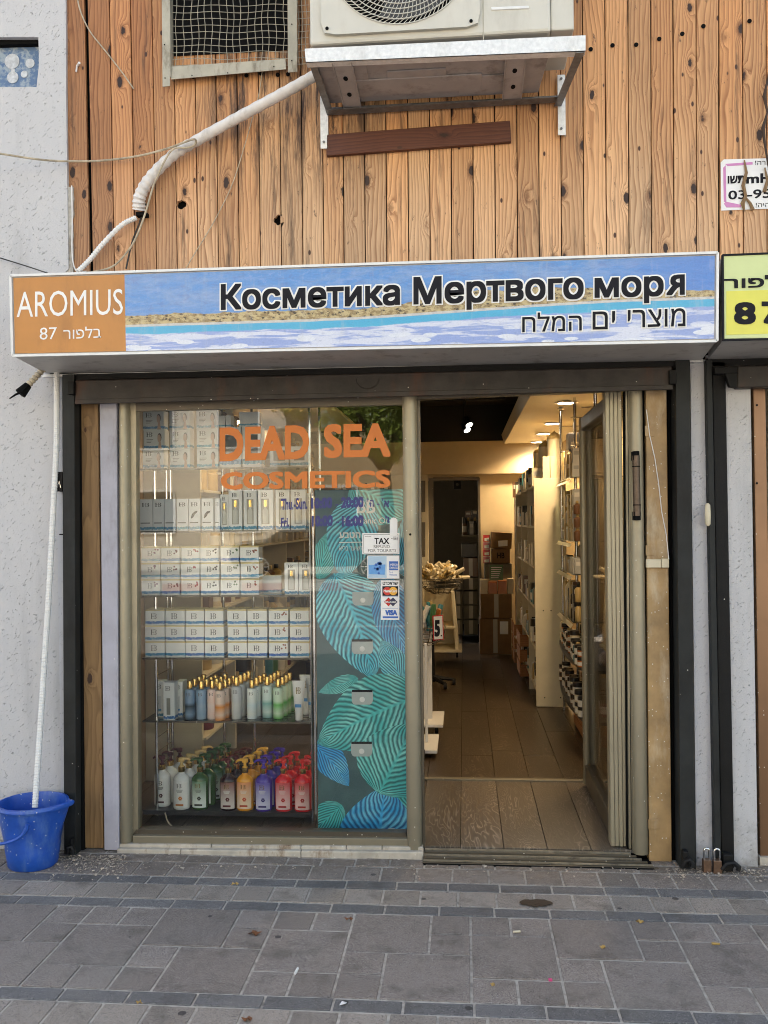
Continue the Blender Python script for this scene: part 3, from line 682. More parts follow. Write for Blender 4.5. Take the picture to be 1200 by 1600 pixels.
# lintel: rusty shutter bar
lt = thing('shutter_lintel', 'rusty dark steel lintel bar under the shop sign', 'lintel', W(575, 620, -.09))
mb = MB(); mb.quad_px([(117, 594), (1050, 572), (1051, 606), (117, 629)], -.10, .07); mb.build('bar', M['lintel'], lt, bevel=.006)
mb = MB(); mb.quad_px([(100, 585), (1078, 562), (1078, 572), (100, 594)], -.07, .05); mb.build('housing_lip', M['blackrough'], lt)
mb = MB(); mb.quad_px([(117, 624), (1051, 601), (1052, 608.5), (117, 631.5)], -.108, .012); mb.build('bottom_lip', M['lintel'], lt, bevel=.002)
mb = MB(); c = W(574, 596, -.101); pts = [c+Vector((math.cos(a)*.052, 0, math.sin(a)*.045+.012)) for a in [math.pi*(1+k/12) for k in range(13)]]
mb.tube(pts, .0035, 6); mb.build('pull_ring', M['lintel'], lt)
mb = MB()
for x, y in ((112, 607), (1049, 590)):
    p = W(x, y, -.10); mb.box(p.x-.012, p.x+.018, p.y-.02, p.y+.01, p.z-.03, p.z+.03)
mb.build('end_bracket', M['blackrough'], lt, bevel=.003)
l2 = thing('shutter_lintel', 'weathered steel lintel bar under the yellow sign', 'lintel', W(1160, 600, -.09))
mb = MB(); mb.quad_px([(1152, 572), (1330, 566), (1330, 601), (1152, 606)], -.10, .07); mb.build('bar', M['lintel'], l2, bevel=.006)
mb = MB(); mb.quad_px([(1117, 574), (1152, 573), (1152, 583), (1117, 584)], -.11, .03); mb.quad_px([(1133, 583), (1152, 583), (1152, 606), (1140, 604)], -.11, .03); mb.build('end_bracket', M['blackrough'], l2, bevel=.003)
mb = MB(); mb.quad_px([(1104, 560), (1330, 553), (1330, 568), (1104, 572)], -.06, .04); mb.build('housing_lip', M['blackrough'], l2)
# ---------------------------------------------------------------- shop window
sw = thing('shop_window', 'large shop window with orange DEAD SEA COSMETICS lettering in champagne aluminium frame', 'shop window', (-.9, .03, .06))
def rounded_post(mb, xt0, xt1, xb0, xb1, yt, yb, Y, dep, zb=None, n=10):
    a0, a1, c0, c1 = W(xt0, yt, Y), W(xt1, yt, Y), W(xb0, yb, Y), W(xb1, yb, Y)
    if zb is not None: c0.z = c1.z = zb
    vs = []
    for l, r_ in ((c0, c1), (a0, a1)):
        w = (r_-l); k = []
        for i in range(n+1):
            u = i/n; b = math.sin(math.pi*u)**.5*dep*.5
            vs.append(l + w*u + Vector((0, -b, 0)))
        vs.append(r_+Vector((0, dep, 0))); vs.append(l+Vector((0, dep, 0)))
    m_ = n+3
    mb.add(vs, [tuple(range(m_)), tuple(range(2*m_-1, m_-1, -1))]+[(i, (i+1) % m_, (i+1) % m_+m_, i+m_) for i in range(m_)])
mb = MB(); rounded_post(mb, 186.5, 202, 188, 207, 622, 1332, -.0, .06, .035); mb.build('post', M['alu'], sw, smooth=True)
mb = MB(); mb.quad_px([(202, 622), (212, 622), (216, 1318), (207, 1318)], .012, .05); mb.build('inner_jamb', M['alu'], sw)
mb = MB(); rounded_post(mb, 628.5, 651.5, 636, 660, 612, 1338, -.0, .06, .02); mu = mb.build('mullion', M['alu'], sw, smooth=True)
mb = MB(); mb.disc(W(641, 835, -.03), (0, -1, 0), .0055, .003, 10); mb.build('screw', M['gap'], mu)
mb = MB(); mb.quad_px([(211, 626), (629, 616), (629, 632), (211, 642)], .015, .04); mb.build('top_rail', M['alu_dark'], sw)
mb = MB(); mb.quad_px([(213, 1296), (634, 1301), (636, 1311), (206, 1306)], .012, .05); mb.build('glazing_channel', M['alu_dark'], sw)
mb = MB(); mb.quad_px([(207, 1306), (637, 1311), (640, 1323), (207, 1318)], -.012, .075); mb.build('bottom_rail', M['alu'], sw, bevel=.003)
gy = .034
mb = MB(); mb.prism([W(211, 640, gy), W(630, 630, gy), W(636, 1303, gy), W(214, 1298, gy)], (0, .006, 0)); mb.build('pane', M['glass'], sw)
# lettering on the glass (outside face)
LY = gy-.0012
def decal(s, x0, x1, yb0, yt0, yb1, mat='orange', bold=.0, Y=LY, name='lettering', par=None, box=None):
    mb = MB(); text_px(mb, s, x0, x1, yb0, yt0, yb1, Y, bold, box); return mb.build(name, M[mat], par or sw)
decal('DEAD', 343, 483, 721, 668, 717, bold=.036); decal('SEA', 506, 610, 716, 663, 714, bold=.036)
decal('COSMETICS', 345, 610, 765, 738, 762, bold=.036)
decal('Thu.-Sun.', 439, 480, 797, 779, 795.5, 'blueink', .03); decal('10:00', 486, 519, 795, 778, 794, 'blueink', .05); decal('-', 524, 529, 790, 788, 790, 'blueink', .05); decal('20:00', 533, 568, 794, 777, 793, 'blueink', .05)
decal('א' , 600, 608, 792, 782, 792, 'blueink', .03); decal('-', 589, 593, 789, 787, 789, 'blueink', .04); decal('ה', 578, 584, 792, 781, 792, 'blueink', .03)
decal("'", 597, 598.4, 783, 778, 783, 'blueink', .03); decal("'", 574, 575.4, 784, 778, 784, 'blueink', .03)
decal('Fri.', 439, 452, 824, 809, 823, 'blueink', .03); decal('10:00', 487, 520, 823, 806, 822, 'blueink', .05); decal('-', 525, 530, 817, 815, 817, 'blueink', .05); decal('16:00', 534, 568, 823, 806, 822, 'blueink', .05)
decal("'ו", 602, 608, 817, 806, 817, 'blueink', .03)
# stickers on the pane
def sheet(name, label, cat, x0, y0, x1, y1, mat='white', Y=gy-.0014):
    t = thing(name, label, cat, W(x0, y1, Y)); mb = MB(); mb.quad_px([(x0, y0), (x1, y0), (x1, y1), (x0, y1)], Y, .001); mb.build('sheet', M[mat], t); return t
t_ = sheet('tax_sticker', 'grey TAX REFUND FOR TOURISTS sticker on the shop glass', 'sticker', 566, 833, 624, 866, 'white')
Y2 = gy-.0022
def dt(p, s, x0, x1, yb, yt, mat='ink', bold=.0, yb1=None, Y=Y2): return decal(s, x0, x1, yb, yt, yb if yb1 is None else yb1, mat, bold, Y, par=p)
dt(t_, 'TAX', 585, 608, 850, 840.5, bold=.02); dt(t_, 'REFUND', 584, 609, 856.5, 851.5, 'inkgrey'); dt(t_, 'FOR TOURISTS', 575, 619, 862.5, 858, 'inkgrey')
mb = MB(); f_ = lambda a, b, c, d: mb.quad_px([(a, b), (c, b), (c, d), (a, d)], Y2, .0006)
f_(568, 835, 622, 835.6); f_(568, 864, 622, 864.6); f_(568, 835, 568.6, 864.6); f_(621.6, 835, 622.2, 864.6); mb.build('border', M['inkgrey'], t_)
dt(t_, 'welcome', 570, 580, 839, 837, 'inkgrey'); dt(t_, '~/ike', 611, 622, 844, 838, 'ink')
a_ = sheet('card_sticker', 'pale blue charge card sticker below the tax refund sticker', 'sticker', 574, 868, 624, 904, 'white')
M['skyblue'] = plastic('sky_blue_ink', (.10, .30, .62), .4); M['deepblue'] = plastic('deep_blue_ink', (.02, .11, .42), .4); M['iceblue'] = plastic('ice_blue', (.38, .52, .64), .4)
mb = MB(); f_(575, 869, 604, 903); mb.build('picture_ground', M['iceblue'], a_)
Y3 = Y2-.0008
mb = MB(); mb.quad_px([(576, 883), (602, 882), (601, 898), (577, 897)], Y3, .0006); mb.build('blue_field', M['skyblue'], a_)
mb = MB()
for k in range(9):
    cx, cy = 590+random.uniform(-5, 5), 889+random.uniform(-9, 8); mb.disc(W(cx, cy, Y3-.001), (0, -1, 0), random.uniform(.004, .009), .0004, 7)
mb.build('blue_figure', M['deepblue'], a_)
mb = MB(); mb.quad_px([(608, 877), (622, 877), (622, 891), (608, 891)], Y3, .0006); mb.build('blue_square', M['deepblue'], a_)
dt(a_, 'AMERICAN', 609, 621.5, 884, 880.5, 'whiteink', Y=Y3-.001); dt(a_, 'EXPRESS', 609, 621.5, 889, 885.5, 'whiteink', Y=Y3-.001); dt(a_, 'Cards', 608, 614, 895.5, 892.5, 'deepblue'); dt(a_, 'Welcome', 608, 620, 899.5, 896.5, 'deepblue')
c_ = sheet('card_sticker', 'tall white credit card sticker with three card logos on the glass', 'sticker', 595, 907, 624, 968.5, 'white')
dt(c_, 'ישראכרט'[::-1], 598, 622, 914, 909, bold=.02)
mb = MB(); f_(597.5, 916, 622, 931); mb.build('black_field', M['ink'], c_)
def odisc(par, name, cx, cy, r, mat, Y=Y3):
    mb = MB(); mb.disc(W(cx, cy, Y), (0, -1, 0), r*.00297, .0006, 20); mb.build(name, mat, par)
odisc(c_, 'red_disc', 605, 923.5, 6.4, plastic('card_red', (.55, .03, .02), .4)); odisc(c_, 'yellow_disc', 614.5, 923.5, 6.4, plastic('card_yellow', (.75, .38, .04), .4), Y3-.0006)
dt(c_, 'MasterCard', 599.5, 620.5, 925.5, 921.2, 'whiteink', .03, Y=Y3-.0022)
mb = MB(); mb.quad_px([(600, 940.5), (607, 933.5), (614, 940.5), (607, 947.5)], Y2, .0006); mb.build('red_diamond', M['red'], c_)
mb = MB(); mb.quad_px([(607, 940.5), (614, 933.5), (621, 940.5), (614, 947.5)], Y3, .0006); mb.build('navy_diamond', plastic('navy_ink', (.01, .015, .06), .4), c_)
dt(c_, 'ISRACARD', 602, 619, 942.2, 939.2, 'whiteink', .02, Y=Y3-.0012)
for q_ in ((597.5, 950, 622, 950.6), (597.5, 932, 622, 932.5), (598, 963, 622, 966)):
    mb = MB(); f_(*q_); mb.build('blue_bar', M['deepblue'], c_)
dt(c_, 'VISA', 602, 620.5, 961.5, 953, 'deepblue', .06)
mb = MB()
w0, w1 = W(609, 833, gy-.001), W(621, 812, gy-.001)
pts = [W(609, 836, gy-.0035), W(609, 813, gy-.0035), W(611.5, 809.5, gy-.0035), W(615, 808.5, gy-.0035), W(618.5, 809.5, gy-.0035), W(621, 813, gy-.0035), W(621, 836, gy-.0035)]
mb.prism(pts, (0, .0006, 0)); one(mb, 'paper_tab', M['white'], 'plain white rounded tab stuck above the tax refund sticker', 'sticker')
# sills under the window
sill = thing('window_sill', 'worn two step marble sill under the shop window', 'sill', (-1., 0, 0))
mb = MB(); xs = [186, 330, 470, 541, 597, 661]
for a, b in zip(xs[:-1], xs[1:]):
    mb = MB(); f = lambda x: 1318+(x-186)*.0105
    q = [W(a+.4, f(a)+.5, -.025), W(b-.4, f(b)+.5, -.025), W(b-.4, f(b)+8, -.025), W(a+.4, f(a)+8, -.025)]
    mb.prism(q, (0, .09, 0)); mb.build('sill_slab', M['marble'], sill, bevel=.004)
xs = [182, 282, 470, 662]
for a, b in zip(xs[:-1], xs[1:]):
    mb = MB(); f = lambda x: 1326+(x-186)*.0105
    q = [W(a+.4, f(a)+.6, -.05), W(b-.4, f(b)+.6, -.05), W(b-.4, f(b)+13, -.05), W(a+.4, f(a)+13, -.05)]
    q[2].z = q[3].z = -.01
    mb.prism(q, (0, .11, 0)); mb.build('sill_base', M['marble'], sill, bevel=.005)
# ---------------------------------------------------------------- doorway
df = thing('door_frame', 'champagne aluminium door frame with ribbed threshold and bronze pull', 'door frame', (.3, 0, .03))
mb = MB(); rounded_post(mb, 983.5, 1003.5, 990, 1013.5, 604, 1345, -.0, .05, .03); mb.build('jamb', M['alu'], df, smooth=True)
mb = MB(); mb.quad_px([(1003.5, 606), (1009, 606), (1014.5, 1345), (1013.5, 1345)], .02, .03); mb.build('shadow_gap', M['gap'], df)
for a0, a1, b0, b1, mt_, Y in ((974.5, 977.5, 979, 983, 'gap', .04), (977.5, 980, 983, 986, 'alu', .02), (980, 981.5, 986, 987.5, 'gap', .03), (981.5, 983.5, 987.5, 990, 'alu', .015)):
    mb = MB(); mb.quad_px([(a0, 606), (a1, 606), (b1, 1326), (b0, 1326)], Y, .03); mb.build('channel', M[mt_], df)
mb = MB(); mb.quad_px([(652, 612), (655.5, 612), (664, 1326), (660.5, 1326)], .01, .05); mb.build('channel', M['alu_dark'], df)
mb = MB(); mb.quad_px([(652, 611), (978, 603), (978, 610), (652, 624)], .0, .05); mb.build('header', M['alu_dark'], df)
mb = MB()
pp = [W(993.5, 712, -.05), W(995.5, 806, -.05)]
mb.tube([pp[0], pp[1]], .0165, 10); hd = mb.build('pull_handle', paint('bronze_handle', (.10, .07, .05), .4, .6, var=.3, vs=60), df, smooth=True)
mb = MB()
for p in pp:
    mb.box(p.x-.014, p.x+.014, p.y-.012, p.y+.04, p.z-.02, p.z+.02)
for k in (.18, .82):
    p = pp[0].lerp(pp[1], k); mb.cyl(p-Vector((0, 0, .003)), p+Vector((0, 0, .003)), .018, 10)
mb.build('handle_mount', M['gap'], hd, bevel=.003)
# ribbed threshold
for k in range(6):
    mb = MB(); y = 1321+k*4.0
    a, b = W(664-k*.6, y, 0), W(985+k*6, y+7, 0)
    yy = -.002-k*.017; zz = .036-k*.0065
    mb.box(a.x, b.x+.004*k, yy-.0095, yy, zz-.02, zz); mb.build('threshold_rib', M['alu_dark'] if k % 2 else paint('worn_threshold', (.20, .175, .13), .45, .3, var=.3, vs=20, dirt=((.06,.05,.04), .8, 8)), df, bevel=.0015)
struct(MB().box(W(662, 1330, 0).x, W(1015, 1345, 0).x, -.105, .012, -.03, .002).build('threshold_bed', M['gap']))
# open door leaf
dz = thing('glass_door', 'open glazed door leaf in champagne aluminium standing into the shop', 'door', (.72, .07, .035))
zt = W(915, 653, 1.0).z
def leafbox(x0, x1, y0, y1, z0, z1, name, mat='alu', **k):
    mb = MB(); mb.box(x0, x1, y0, y1, z0, z1); return mb.build(name, M[mat], dz, **k)
nx0, nx1 = W(954, 1300, .06).x, W(980, 1300, .06).x
mb = MB()
for i in range(4):
    u0, u1 = i/4, (i+1)/4; mb.box(nx0+(nx1-nx0)*u0+.0015, nx0+(nx1-nx0)*u1-.0015, .052+(.002 if i % 2 else 0), .13, .04, zt+.03)
mb.box(nx0, nx1, .06, .128, .04, zt+.03)
mb.build('near_stile', paint('stile_aluminium', (.32, .285, .20), .35, .25, var=.08, vs=3, bump=.04, speck=.08), dz, bevel=.0012)
mb = MB()
for x in (nx0+.02, nx0+.068):
    c = Vector((x, 1.0, 0)); mb.tube([(x, .99, .05), (x, .99, zt)], .021, 10)
mb.build('far_stile', M['alu'], dz, smooth=True)
leafbox(nx0+.03, nx0+.058, .975, 1.02, .05, zt, 'far_stile_core', 'alu_dark')
leafbox(nx0+.008, nx0+.07, .13, 1.0, .05, .16, 'bottom_rail', 'alu_dark', bevel=.006)
leafbox(nx0+.008, nx0+.07, .13, 1.0, zt-.075, zt, 'top_rail', 'alu_dark', bevel=.01)
leafbox(nx0+.034, nx0+.040, .13, .98, .16, zt-.075, 'pane', 'glass')
mb = MB(); mb.cyl((nx1+.012, .06, .27), (nx1+.012, .06, .42), .008, 8); mb.build('hinge', M['white'], dz)
# switch box, wire and worn plates on the tan post
sbx = thing('door_sensor', 'small cream alarm contact on the tan post', 'sensor', W(1027, 888, -.02))
mb = MB(); mb.quad_px([(1010, 874), (1033, 874), (1033, 887), (1010, 887)], -.03, .018); mb.build('contact', M['cream'], sbx, bevel=.002)
mb = MB(); mb.quad_px([(1034, 873), (1045.5, 873), (1045.5, 887), (1034, 887)], -.034, .022); mb.build('magnet', M['cream'], sbx, bevel=.002)
mb = MB(); mb.tube([W(a, b, -.016) for a, b in ((1010, 640), (1015, 680), (1023, 715), (1029, 755), (1034, 800), (1041, 835), (1045, 874))], .0022, 6)
one(mb, 'thin_wire', M['white'], 'thin white wire running down the tan post to the cream sensor', 'wire', smooth=True)
for i, (a, b, c, d, lab) in enumerate(((1008, 665, 1022, 682, 'top'), (1009, 852, 1022, 868, 'middle'), (1012, 993, 1023, 1010, 'lower'), (1013, 1280, 1030, 1296, 'bottom'))):
    mb = MB(); mb.quad_px([(a, b), (c, b), (c, d), (a, d)], -.0145, .003); o = one(mb, 'hinge_plate', M['tan'], lab+' old worn hinge plate on the tan post', 'hinge plate', bevel=.001)
# padlocks and latches at the foot
pl = thing('padlock', 'left padlock of the rusty pair hanging at the foot of the rail', 'padlock', W(1104, 1364, -.10))
def mkpad(x):
    p = W(x, 1352, -.11); w = .017
    mb = MB(); mb.box(p.x-w, p.x+w, p.y-.02, p.y+.012, p.z-.028, p.z+.028); mb.build('body', M['padlock'], pl, bevel=.003)
    mb = MB(); pts = [p+Vector((math.cos(a)*.011, -.004, .03+.034+math.sin(a)*.011)) for a in [math.pi*k/8 for k in range(9)]]
    pts = [pts[0]-Vector((0, 0, .045))]+pts+[pts[-1]-Vector((0, 0, .045))]
    mb.tube(pts, .0048, 8); mb.build('shackle', M['chrome'], pl, smooth=True)
mkpad(1104); copy_tree(pl, Vector(pl.location)+Vector((.042, -.004, .0)), 'right padlock of the rusty pair hanging at the foot of the rail', 0)
def latch(x, y, lab, w):
    t = thing('shutter_latch', lab, 'latch', W(x, y+18, -.1)); p = W(x, y, -.11)
    mb = MB(); mb.box(p.x-w*.35, p.x+w*.35, p.y-.01, p.y+.03, p.z-.045, p.z+.03); mb.build('plate', M['blackrough'], t, bevel=.006)
    mb = MB(); mb.tube([p+Vector((-w*.5, -.02, -.03)), p+Vector((-w*.2, -.025, -.005)), p+Vector((w*.3, -.02, .0)), p+Vector((w*.7, -.018, -.02)), p+Vector((w*.6, -.02, -.035))], .011, 8); mb.build('hasp', M['black'], t, smooth=True)
latch(1071, 1340, 'black hasp at the foot of the dark grey right rail', .035); latch(1137, 1345, 'black hasp at the foot of the rough black rail', .06); latch(112, 1320, 'black chipped hasp at the foot of the left shutter rail', .02)
mb = MB(); p = W(1106, 804, -.095); mb.lathe([(.004, -.05), (.011, -.042), (.013, 0), (.011, .042), (.004, .05)], p, 10, 1., .8)
one(mb, 'rail_catch', M['cream'], 'small oval cream catch on the narrow double rail', 'catch', smooth=True)
mb = MB(); q = [W(83, 738, -.07), W(97, 737, -.07), W(97, 768, -.07), W(89, 768, -.07)]; mb.prism(q, (0, .035, 0)); bk_ = one(mb, 'rail_bracket', M['black'], 'small black bracket box sticking out left of the left shutter rail', 'bracket', bevel=.002)
mb = MB(); mb.tube([W(90, 762, -.075), W(93, 752, -.075), W(95, 762, -.075)], .003, 5); mb.build('clip', M['chrome'], bk_)
mb = MB(); mb.tube([W(93, 835, -.05), W(99, 835, -.06)], .003, 5); one(mb, 'nail', M['gap'], 'bent nail beside the left shutter rail', 'nail')
# ---------------------------------------------------------------- air conditioner and its bracket
AF = -.50
zb = (W(478, 97, AF).z+W(915, 80, AF).z)/2
acb = thing('ac_bracket', 'galvanised steel bracket carrying the air conditioner on the board wall', 'bracket', (-.05, -.03, zb))
mb = MB(); q = [W(476, 76, AF), W(915, 55, AF), W(915, 80, AF), W(478, 98, AF)]; mb.prism(q, (0, .003, 0)); mb.prism([q[3], q[2], q[2]+Vector((0, .04, 0)), q[3]+Vector((0, .04, 0))], (0, 0, .003)); mb.build('front_angle', M['galv'], acb)
yb_ = -.045
q = [W(511, 168, yb_), W(872, 149, yb_), W(872, 160, yb_), W(511, 180, yb_)]
mb = MB(); mb.prism(q, (0, .003, 0)); mb.prism([q[3], q[2], q[2]+Vector((0, -.05, .001)), q[3]+Vector((0, -.05, .001))], (0, 0, .003)); mb.build('rear_angle', M['galvdark'], acb)
def arm(f0, b0, leg, name='arm'):
    mb = MB(); a, b = Vector(f0), Vector(b0); w = Vector((0, 0, .032))
    mb.prism([a, b, b+w, a+w], (.003, 0, 0)); mb.prism([a, b, b+Vector((.03 if leg[0] < 700 else -.03, 0, 0)), a+Vector((.03 if leg[0] < 700 else -.03, 0, 0))], (0, 0, .003))
    o = mb.build('arm', M['galvdark'], acb)
    mb = MB()
    for k in range(9):
        p = a.lerp(b, .12+k*.09)+Vector((-.001 if leg[0] > 700 else -.001, 0, .016)); d = (b-a).normalized()
        mb.prism([p-d*.012+Vector((0, 0, -.004)), p+d*.012+Vector((0, 0, -.004)), p+d*.012+Vector((0, 0, .004)), p-d*.012+Vector((0, 0, .004))], (-.0008, 0, 0))
    mb.build('slot', M['gap'], o)
    mb = MB(); mb.quad_px([(leg[0], leg[1]), (leg[2], leg[1]-.5), (leg[2]+1, leg[3]), (leg[0]+1, leg[3])], -.045, .003); mb.quad_px([(leg[2], leg[1]), (leg[2]+1, leg[1]), (leg[2]+2, leg[3]), (leg[2]+1, leg[3])], -.045, .022)
    o = mb.build('wall_leg', M['galv'], acb)
    mb = MB()
    for yy in (leg[3]-10, leg[1]+6):
        mb.disc(W((leg[0]+leg[2])/2+.5, yy, -.047), (0, -1, 0), .006, .004, 6)
    mb.build('bolt', M['galvdark'], o)
arm(W(482, 98, AF+.002), W(511, 178, -.05), (500, 150, 511, 232))
arm(W(912, 82, AF+.002), W(876, 166, -.05), (871, 117, 882, 211))
ac = thing('air_conditioner', 'beige outdoor air conditioner unit with round fan grille above the sign', 'air conditioner', (-.05, -.25, zb+.02))
AY = AF+.035
L0, R0 = W(484, 60, AY), W(861, 60, AY)
zt_ = W(484, 66, AY).z-.012; top = zt_+.95
mb = MB(); mb.box(L0.x, R0.x, AY, -.10, zt_, top); mb.build('casing', M['ac'], ac, bevel=.012)
mb = MB(); mb.box(R0.x+.002, W(898, 60, AY).x, AY+.015, -.12, zt_+.01, top-.02); mb.build('side_cover', M['ac'], ac, bevel=.006)
mb = MB(); mb.quad_px([(752, -300), (754, -300), (756, 63), (754.4, 63)], AY-.0008, .002); mb.build('panel_seam', M['vent'], ac)
mb = MB(); mb.quad_px([(767, 11), (826, 8.5), (827, 13), (768, 15.5)], AY-.004, .006); mb.build('slot_highlight', M['signedge'], ac, bevel=.002)  # white strip painted in as the highlight along the slot
# fan frame with its round opening
fc = W(626, -72, AY); fr_ = W(741, -72, AY).x-fc.x
FX0, FX1, FZ0, FZ1 = W(502, 0, AY).x, W(750, 0, AY).x, W(600, 53, AY).z, W(600, 53, AY).z+.75
def ring_panel(mb, cx, cz, r, x0, x1, z0, z1, Y, th, rc=.04, n=64):
    inn, out = [], []
    for k in range(n):
        a = 2*math.pi*k/n; c, s_ = math.cos(a), math.sin(a); inn.append(Vector((cx+c*r, Y, cz+s_*r)))
        tx_ = ((x1-cx) if c > 0 else (x0-cx))/c if abs(c) > 1e-6 else 1e9; tz_ = ((z1-cz) if s_ > 0 else (z0-cz))/s_ if abs(s_) > 1e-6 else 1e9
        u = min(tx_, tz_); x, z = cx+c*u, cz+s_*u
        # round the corners
        dx, dz_ = min(x-x0, x1-x), min(z-z0, z1-z)
        for X, sx in ((x0, 1), (x1, -1)):
            for Z, sz in ((z0, 1), (z1, -1)):
                ccx, ccz = X+sx*rc, Z+sz*rc
                if (x-ccx)*sx < 0 and (z-ccz)*sz < 0:
                    d = Vector((x-ccx, z-ccz)); d = d.normalized()*rc; x, z = ccx+d.x, ccz+d.y
        out.append(Vector((x, Y, z)))
    for k in range(n):
        k2 = (k+1) % n; mb.prism([inn[k], inn[k2], out[k2], out[k]], (0, th, 0))
mb = MB(); ring_panel(mb, fc.x, fc.z, fr_, FX0, FX1, FZ0, FZ1, AY-.018, .0175); mb.build('fan_frame', M['ac'], ac, smooth=False)
mb = MB(); mb.disc((fc.x, AY-.001, fc.z), (0, -1, 0), fr_*1.0, .0012, 48); mb.build('fan_opening', M['gap'], ac)
mb = MB()
for k in range(13):
    rr = fr_*(1.-k*.07)
    if rr < .03: break
    pts = [(fc.x+math.cos(2*math.pi*j/56)*rr, AY-.022+.000*k, fc.z+math.sin(2*math.pi*j/56)*rr) for j in range(57)]
    mb.tube(pts, .0022, 5, cap=False)
gr = mb.build('fan_grille', M['ac'], ac, smooth=True)
mb = MB()
for j in range(90):
    a = 2*math.pi*j/90; b = a+.25
    mb.tube([(fc.x+math.cos(a)*fr_*.99, AY-.019, fc.z+math.sin(a)*fr_*.99), (fc.x+math.cos((a+b)/2)*fr_*.9, AY-.019, fc.z+math.sin((a+b)/2)*fr_*.9), (fc.x+math.cos(b)*fr_*.62, AY-.019, fc.z+math.sin(b)*fr_*.62)], .0016, 4)
mb.build('grille_spoke', M['ac'], gr)
mb = MB()
for j in range(3):
    a0 = 2*math.pi*j/3-1.9
    pts = []
    for i in range(7): pts.append((fc.x+math.cos(a0+i*.22)*fr_*.92, AY+.0-.004, fc.z+math.sin(a0+i*.22)*fr_*.92))
    mb.prism([(fc.x+.0, AY-.003, fc.z)]+pts, (0, -.0015, 0))
mb.build('fan_blade', paint('fan_grey', (.07, .07, .07), .5), ac)
for px, py in ((511, 44.5), (736, 33)):
    mb = MB(); mb.disc(W(px, py, AY-.019), (0, -1, 0), .007, .003, 12); mb.build('screw', M['gap'], ac)
# underside pan and cross rails
zp = zb+.028
def GZ_(px, py, z): return G(px, py, z)
q = [GZ_(492, 93, zp), GZ_(868, 78, zp), GZ_(862, 148, zp), GZ_(508, 166, zp)]
q = [Vector((L0.x+.01, AY+.01, zp)), Vector((R0.x-.0, AY+.01, zp)), Vector((R0.x-.02, -.09, zp)), Vector((L0.x+.02, -.09, zp))]
mb = MB(); mb.prism(q, (0, 0, .02)); mb.build('base_pan', M['acpan'], ac, bevel=.004)
for i, (x0, x1, y0, y1, z) in enumerate(((-.45, .1, -.30, -.16, .008), (-.30, -.05, -.36, -.30, .006), (.0, .24, -.28, -.12, .006), (-.52, -.38, -.42, -.2, .005))):
    mb = MB(); mb.box(x0, x1, y0, y1, zp-z, zp); mb.build('pan_emboss', M['acpan'], ac, bevel=.004)
for pf0, pf1, pb0, pb1 in (((519, 98), (549, 97), (538, 170), (564, 168)), ((791, 86), (823, 84), (785, 158), (814, 156))):
    a0, a1, b0_, b1_ = (G(*k, zb+.006) for k in (pf0, pf1, pb0, pb1))
    mb = MB(); mb.prism([a0, a1, b1_, b0_], (0, 0, .018)); o = mb.build('cross_rail', M['galvdark'] if 0 else M['acpan'], ac, bevel=.004)
    mb = MB()
    for e0, e1 in ((a0, b0_), (a1, b1_)): mb.prism([e0+Vector((-.002, 0, -.004)), e1+Vector((-.002, 0, -.004)), e1+Vector((.002, 0, -.004)), e0+Vector((.002, 0, -.004))], (0, 0, .01))
    mb.build('rail_flange', M['acpan'], o)
    for u in (.33, .68):
        c = a0.lerp(b0_, u).lerp(a1.lerp(b1_, u), .5); mb = MB(); mb.lathe([(.010, -.0012), (.010, 0.)], c, 14, 1., 1.9); mb.build('slot', M['gap'], o)
mb = MB(); mb.quad_px([(684, 163), (702, 162), (702, 169), (684, 170)], yb_-.002, .002); lb = mb.build('label', M['white'], acb)
# red brown plank on the wall
mb = MB(); mb.quad_px([(510, 210), (797, 188), (799, 221), (510, 243)], -.045, .026)
one(mb, 'brown_plank', M['dark_plank'], 'red brown plank fixed level to the boards below the air conditioner', 'plank', bevel=.003)
# ---------------------------------------------------------------- vent opening with wire mesh
vt = thing('vent_grille', 'vent opening covered with wavy wire mesh in a cream steel frame', 'vent', W(350, 110, -.03))
mb = MB(); mb.quad_px([(263, -160), (449, -160), (449, 78), (264, 88)], -.024, .003); mb.build('dark_opening', M['gap'], vt)
mb = MB(); mb.quad_px([(251, -200), (263, -200), (265.5, 134), (254, 135.5)], -.07, .004); mb.quad_px([(263, -200), (264, -200), (266.5, 120), (265.5, 120)], -.07, .045); mb.build('frame_bar', M['vent'], vt)
mb = MB(); mb.quad_px([(267, 107), (446, 95), (447, 108), (267, 124)], -.062, .004); mb.quad_px([(267, 104), (446, 92), (446, 95), (267, 107)], -.06, .03); mb.build('frame_bar', M['vent'], vt)
mb = MB(); mb.quad_px([(448, -200), (463, -200), (464.5, 112), (450, 113)], -.07, .004); mb.build('frame_bar', M['vent'], vt)
mb = MB()
for x, y in ((257, 70), (258, 122), (300, 118), (356, 114), (428, 104), (456, 38), (456, 95)): mb.disc(W(x, y, -.0705), (0, -1, 0), .003, .002, 7)
mb.build('screw', M['gap'], vt)
mb = MB(); rnd_ = random.Random(3)
def wob(x, y): return (x+1.2*math.sin(y*.09+x*.05)+1.*math.sin(x*.13), y+1.3*math.sin(x*.07+y*.02)+1.*math.sin(x*.021+1))
for x in [265+i*11.1 for i in range(17)]+[467, 473, 479, 485]:
    mb.tube([W(*wob(x, y), -.046) for y in range(-150, 104, 11)], .0016, 4)
for y in [-148+i*10.4 for i in range(25)]:
    mb.tube([W(*wob(x, y), -.0475) for x in range(264, 452, 11)], .0016, 4); mb.tube([W(*wob(x, y), -.0475) for x in range(465, 488, 6)], .0016, 4)
tag(mb.build('wire_mesh', M['wire'], vt), kind='stuff')
